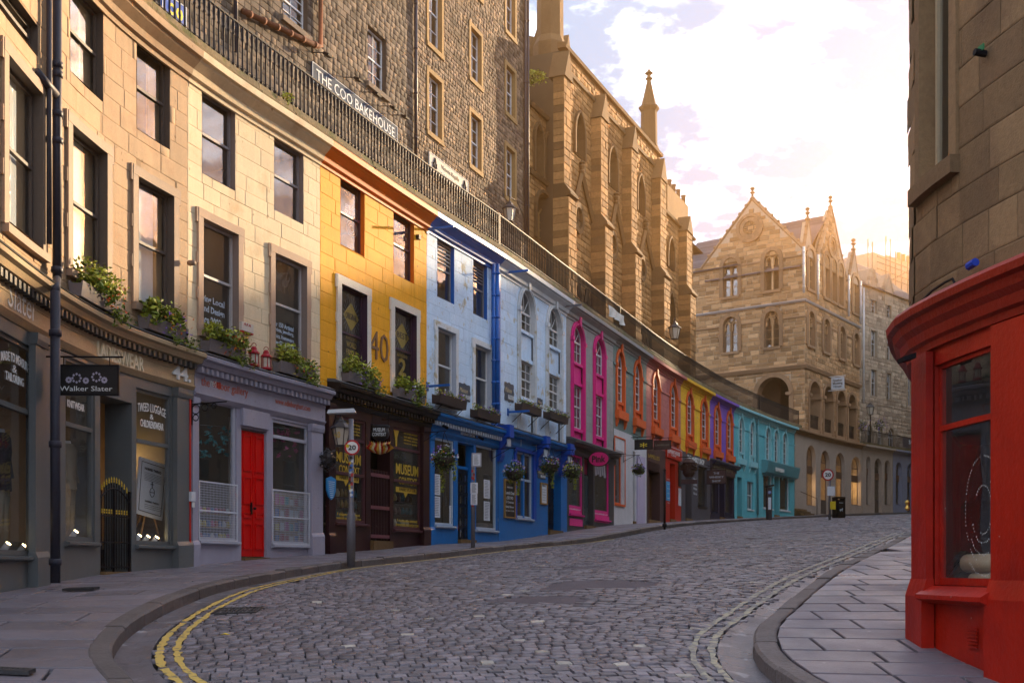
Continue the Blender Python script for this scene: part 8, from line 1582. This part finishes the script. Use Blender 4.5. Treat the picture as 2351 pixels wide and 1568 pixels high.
# ------------------------------------------------------------------ goods in the near shop windows
M_tw = mat('tweed_cloth', (.30, .25, .18), .95, fine=.2, fs=60); M_nv = mat('navy_cloth', (.02, .022, .035), .9); M_sh = mat('lamp_shade', (1.0, .62, .12), .6, emit=2.2, var=0, fine=0); M_spot = mat('spot_glow', (1.0, .72, .35), .5, emit=8.0, var=0, fine=0)
def mannequin(label, x, yt, yb, n, m, legs=True):
    s = C.hit(x, n); zt, zb = C.z(x, yt, n), C.z(x, yb, n); c = Vector(C.p(s, n, zb)); H = zt - zb; t = thing('mannequin', label, 'mannequin', tuple(c), group='dressed mannequins in the tweed shop windows'); a = C.ang(s); ex = Vector((math.cos(a), math.sin(a), 0)); ey = Vector((-ex.y, ex.x, 0))
    def ell(f, rx, ry, k=12): return [c + Vector((0, 0, H * f)) + ex * (rx * math.cos(q)) + ey * (ry * math.sin(q)) for q in np.linspace(0, 2 * math.pi, k + 1)[:-1]]
    def loft(R, nm, mm):
        mb = MB(); vs = [p for r in R for p in r]; k = len(R[0]); mb.add(vs, [(i * k + j, i * k + (j + 1) % k, (i + 1) * k + (j + 1) % k, (i + 1) * k + j) for i in range(len(R) - 1) for j in range(k)] + [tuple(range(k)), tuple(len(vs) - k + j for j in range(k))]); obj(nm, mb, mm, t, True)
    loft([ell(.50, .20, .14), ell(.60, .185, .13), ell(.70, .175, .12), ell(.82, .21, .14), ell(.93, .22, .12), ell(.97, .12, .09)], 'jacket', m); loft([ell(.965, .06, .06), ell(1.0, .05, .05)], 'neck', M_white)
    for sg in (-1, 1):
        mb = MB(); sh = c + Vector((0, 0, H * .92)) + ex * sg * .22; mb.tube([sh, sh + Vector((0, 0, -.28)) + ex * sg * .04, sh + Vector((0, 0, -.55)) - ey * .06], [.06, .05, .04], 8); obj('sleeve', mb, m, t, True)
        if legs: mb = MB(); hp = c + Vector((0, 0, H * .52)) + ex * sg * .09; mb.tube([hp, hp + Vector((0, 0, -H * .25)), hp + Vector((0, 0, -H * .5))], [.10, .08, .065], 8); obj('trouser_leg', mb, M_tw, t, True)
mannequin('mannequin in a grey tweed suit in the middle window of the tweed shop', 155, 1012, 1236, -.42, M_tw); mannequin('mannequin in a dark navy jacket in the leftmost tweed shop window', 2, 985, 1268, -.45, M_nv)
# poster on an easel
sP = C.hit(346, -.35); S2 = straight(C.at(C.hit(308, -.30), -.30), C.at(C.hit(384, -.42), -.42)); z1, z0 = C.z(312, 1046, -.3), C.z(312, 1186, -.3); t = thing('poster_easel', 'white printed poster on a wooden easel in the tweed shop window', 'poster', C.p(sP, -.35, z0)); L = S2.len; mb = MB(); mb.add([S2.p(L * u, n_, z0 + (z1 - z0) * v) for n_ in (.015, -.01) for u, v in ((.02, .06), (.82, -.03), (1.0, .93), (.14, 1.0))], [(0, 1, 2, 3), (7, 6, 5, 4), (0, 4, 5, 1), (1, 5, 6, 2), (2, 6, 7, 3), (3, 7, 4, 0)]); obj('poster', mb, M_paper, t)
mb = MB(); Q4 = [(.10, .12), (.76, .04), (.92, .87), (.20, .93)]
for i in range(4): mb.tube([S2.p(L * Q4[i][0], .02, z0 + (z1 - z0) * Q4[i][1]), S2.p(L * Q4[(i + 1) % 4][0], .02, z0 + (z1 - z0) * Q4[(i + 1) % 4][1])], .006, 4)
obj('border', mb, M_prb, t); stext(t, S2, 'HARRIS TWEED', L * .53, z0 + (z1 - z0) * .80, L * .5, .05, .018, M_prb, bold=.03, dz=-.08); stext(t, S2, 'HARRIS TWEED', L * .50, z0 + (z1 - z0) * .26, L * .42, .035, .018, M_prb, dz=-.08)
for i in range(9): z = z0 + (z1 - z0) * (.73 - i * .025 if i < 6 else .20 - (i - 6) * .03); mb = MB(); mb.add([S2.p(L * .53 + d, .018, z + e - d * .08) for d, e in ((-L * .26, 0), (L * .26, 0), (L * .26, .007), (-L * .26, .007))], [(0, 1, 2, 3)]); obj('print_line', mb, M_prb, t)
mb = MB(); cz_ = z0 + (z1 - z0) * .43; mb.tube([S2.p(L * .5 + .085 * math.cos(q), .02, cz_ + .085 * math.sin(q)) for q in np.linspace(0, 6.28, 17)], .006, 4); mb.tube([S2.p(L * .5 - .085, .02, cz_), S2.p(L * .5 + .085, .02, cz_)], .006, 4); mb.tube([S2.p(L * .5, .02, cz_ + .085), S2.p(L * .5, .02, cz_ + .2)], .008, 4); mb.tube([S2.p(L * .5 - .05, .02, cz_ + .15), S2.p(L * .5 + .05, .02, cz_ + .15)], .008, 4); obj('orb_emblem', mb, M_prb, t)
mb = MB(); zb_ = sy(309, 1249) - .02
for f in (.15, .85): mb.tube([S2.p(L * .5, -.05, z0 + .4), S2.p(L * f, -.02, zb_)], .018, 5)
mb.tube([S2.p(L * .45, -.06, z0 + .3), S2.p(L * .45, -.45, zb_)], .018, 5); obj('easel', mb, MATS['oak_frame'], t)
# lamp inside the doorway, spotlights at the window feet
p = Vector(P_(257, 1032, -1.4)); t = thing('table_lamp', 'small lit table lamp with a yellow shade inside the tweed shop doorway', 'lamp', tuple(p)); mb = MB(); mb.lathe(p, [(.17, -.10), (.14, .0), (.06, .12)], 12); obj('shade', mb, M_sh, t, True); mb = MB(); mb.lathe(p - Vector((0, 0, .55)), [(.1, 0), (.1, .03), (.02, .06), (.02, .46)], 8); obj('stand', mb, M_black, t); mb = MB(); mb.box(p.x - .6, p.x + .5, p.y - .1, p.y + .6, p.z - 1.4, p.z - .56); o = obj('counter', mb, mat('counter_wood', (.14, .06, .03), .5)); tag(o, 'dark wooden counter inside the tweed shop doorway', 'counter')
lp = bpy.data.lights.new('table_lamp_light', 'POINT'); lp.energy = 9; lp.color = (1, .62, .25); lp.shadow_soft_size = .1; lo = bpy.data.objects.new('table_lamp_light', lp); COL.objects.link(lo); lo.parent = t; lo.location = (0, 0, -.16)
for i, (x, y, n) in enumerate(((8, 1262, -.25), (45, 1266, -.25), (165, 1232, -.3), (193, 1235, -.3), (312, 1240, -.25), (332, 1242, -.25), (352, 1244, -.25))):
    p = Vector(P_(x, y, n)); lab = ('white spotlight at the foot of the leftmost tweed window, left one', 'white spotlight at the foot of the leftmost tweed window, right one', 'white spotlight at the mannequin\'s foot in the middle tweed window, left one', 'white spotlight at the mannequin\'s foot in the middle tweed window, right one', 'first white spotlight under the poster easel', 'second white spotlight under the poster easel', 'third white spotlight under the poster easel')[i]
    t = thing('window_spotlight', lab, 'spotlight', tuple(p), group='spotlights on the tweed shop window floors'); mb = MB(); d = Vector((.07, 0, .09)); mb.tube([p - d * .6, p + d], .045, 10); obj('housing', mb, M_pr, t, True); mb = MB(); mb.tube([p + d, p + d * 1.06], .038, 10); obj('lamp', mb, M_spot, t)
# gallery window goods
rc = lambda: random.choice([STK[0], STK[1], STK[3], STK[4], mat('teal_card', (.03, .30, .32), .6), mat('pink_card', (.55, .08, .25), .6)])
t = thing('card_rack', 'wooden rack of colourful prints in the gallery window right of the red door', 'rack', P_(665, 1245, -.5)); 
for j, y in enumerate((1160, 1190, 1218, 1245)): mb = MB(); sbox(mb, C, C.hit(630, -.5), C.hit(700, -.5), -.62, -.42, C.z(660, y, -.5) - .02, C.z(660, y, -.5)); obj('shelf', mb, K2o, t)
mb = MB(); sbox(mb, C, C.hit(630, -.6), C.hit(700, -.6), -.66, -.63, C.z(660, 1247, -.5), C.z(660, 1130, -.5)); obj('rack_back', mb, K2o, t)
for j, y in enumerate((1160, 1190, 1218, 1245)):
    for x in range(633, 696, 11): mb = MB(); z = C.z(660, y, -.5); sbox(mb, C, C.hit(x, -.46), C.hit(x + 8, -.46), -.47, -.46, z, z + random.uniform(.14, .24)); obj('print_card', mb, rc(), t)
frame_box('framed_picture', 'framed purple print hanging in the gallery window', 655, 684, 1048, 1100, MATS['oak_frame'], mat('purple_print', (.16, .06, .18), .6, var=.4, vs=8), 'picture', n=-1.08)
for lab, x, y, m_, k in (('string of teal paper flowers in the left gallery window', 490, 1010, mat('teal_card', (.03, .30, .32), .6), 26), ('string of pink paper butterflies in the right gallery window', 650, 1015, mat('pink_card', (.55, .08, .25), .6), 18)):
    t = thing('paper_garland', lab, 'garland', P_(x, y - 40, -.4)); 
    for i in range(k): p = Vector(P_(x + random.uniform(-34, 34), y + random.uniform(-30, 35), -.4)); mb = MB(); leaves(mb, p, .05, 7, .055); obj('paper_flower', mb, m_, t)
    mb = MB(); mb.tube([P_(x - 30, y - 35, -.4), P_(x + 30, y - 30, -.4)], .004, 3); obj('string', mb, M_paper, t)
t = thing('goods_shelf', 'shelf of small colourful gifts behind the left gallery window', 'shelf', P_(500, 1238, -.5))
for j, y in enumerate((1180, 1210, 1238)):
    mb = MB(); z = C.z(500, y, -.5); sbox(mb, C, C.hit(458, -.5), C.hit(536, -.5), -.62, -.38, z - .02, z); obj('shelf', mb, K2o, t)
    for x in range(460, 534, 9): mb = MB(); p = Vector(C.p(C.hit(x, -.45), -.45, z)); mb.lathe(p, [(.03, 0), (.05, .03), (.04, .09), (.02, .13)], 7); obj('ornament', mb, rc(), t)
# dark goods and glints in the museum windows, cushions in the restaurant
for lab, xs, y0, m_ in (('shelf of jars and skulls in the left museum window', range(774, 836, 10), (1140, 1165, 1192), 0), ('shelf of jars and books in the right museum window', range(906, 962, 9), (1150, 1180, 1208), 1)):
    t = thing('curio_shelf', lab, 'shelf', P_(list(xs)[3], y0[-1], -.5))
    for y in y0:
        z = C.z(list(xs)[0], y, -.5); mb = MB(); sbox(mb, C, C.hit(list(xs)[0], -.5), C.hit(list(xs)[-1] + 4, -.5), -.62, -.36, z - .02, z); obj('shelf', mb, Kbr, t)
        for x in xs: mb = MB(); p = Vector(C.p(C.hit(x, -.45), -.45, z)); mb.lathe(p, [(.04, 0), (.07, .05), (.065, .12), (.03, .17), (.035, .2)], 8); obj('curio', mb, random.choice([mat('bone', (.42, .36, .26), .6), Kbr, mat('dull_brass', (.30, .20, .06), .4, metal=.5), mat('bottle_teal', (.03, .12, .14), .2)]), t, True)
for lab, x in (('striped cushion lying in the right blue restaurant window', 1103), ('plain fawn cushion beside the striped one in the blue restaurant window', 1120)):
    p = Vector(P_(x, 1206, -.35)); mb = MB(); mb.lathe(p, [(.03, -.08), (.2, -.06), (.26, .0), (.2, .07), (.03, .09)], 12); o = obj('cushion', mb, mat('fawn_cloth', (.30, .24, .18), .9, bump=.4), None, True, org=tuple(p)); tag(o, lab, 'cushion')
# fallen leaves in the gutters
for i, (x, y, lab) in enumerate(((516, 1408 + 60, 'fallen yellow leaf in the left gutter by the yellow lines'), (1775, 1495, 'brown fallen leaf in the right gutter under the kerb'), (2450 / 2, 1300, 'pale scrap of litter lying on the setts'))):
    X, Y = ray_ground(x, y); z = rzf(X, Y) + .045; mb = MB(); mb.add([(X - .05, Y, z), (X, Y - .03, z + .012), (X + .06, Y, z), (X, Y + .03, z + .015)], [(0, 1, 2, 3)]); o = obj('fallen_leaf', mb, (FL['yellow'], FL['orange'], M_pr)[i]); tag(o, lab, 'litter')

# ------------------------------------------------------------------ warm morning haze
hz = bpy.data.materials.new('haze'); hz.use_nodes = True; t = hz.node_tree; t.nodes.clear(); o_ = t.nodes.new('ShaderNodeOutputMaterial'); v_ = t.nodes.new('ShaderNodeVolumePrincipled')
v_.inputs['Color'].default_value = (1.0, .52, .18, 1); v_.inputs['Density'].default_value = .0021; v_.inputs["Anisotropy"].default_value = .89; t.links.new(v_.outputs[0], o_.inputs['Volume'])
mb = MB(); mb.box(-45, 100, -30, 175, EYE - 5, EYE + 43); h_ = obj('haze', mb, hz); tag(h_, 'warm hazy air filling the street', 'haze', kind='stuff')
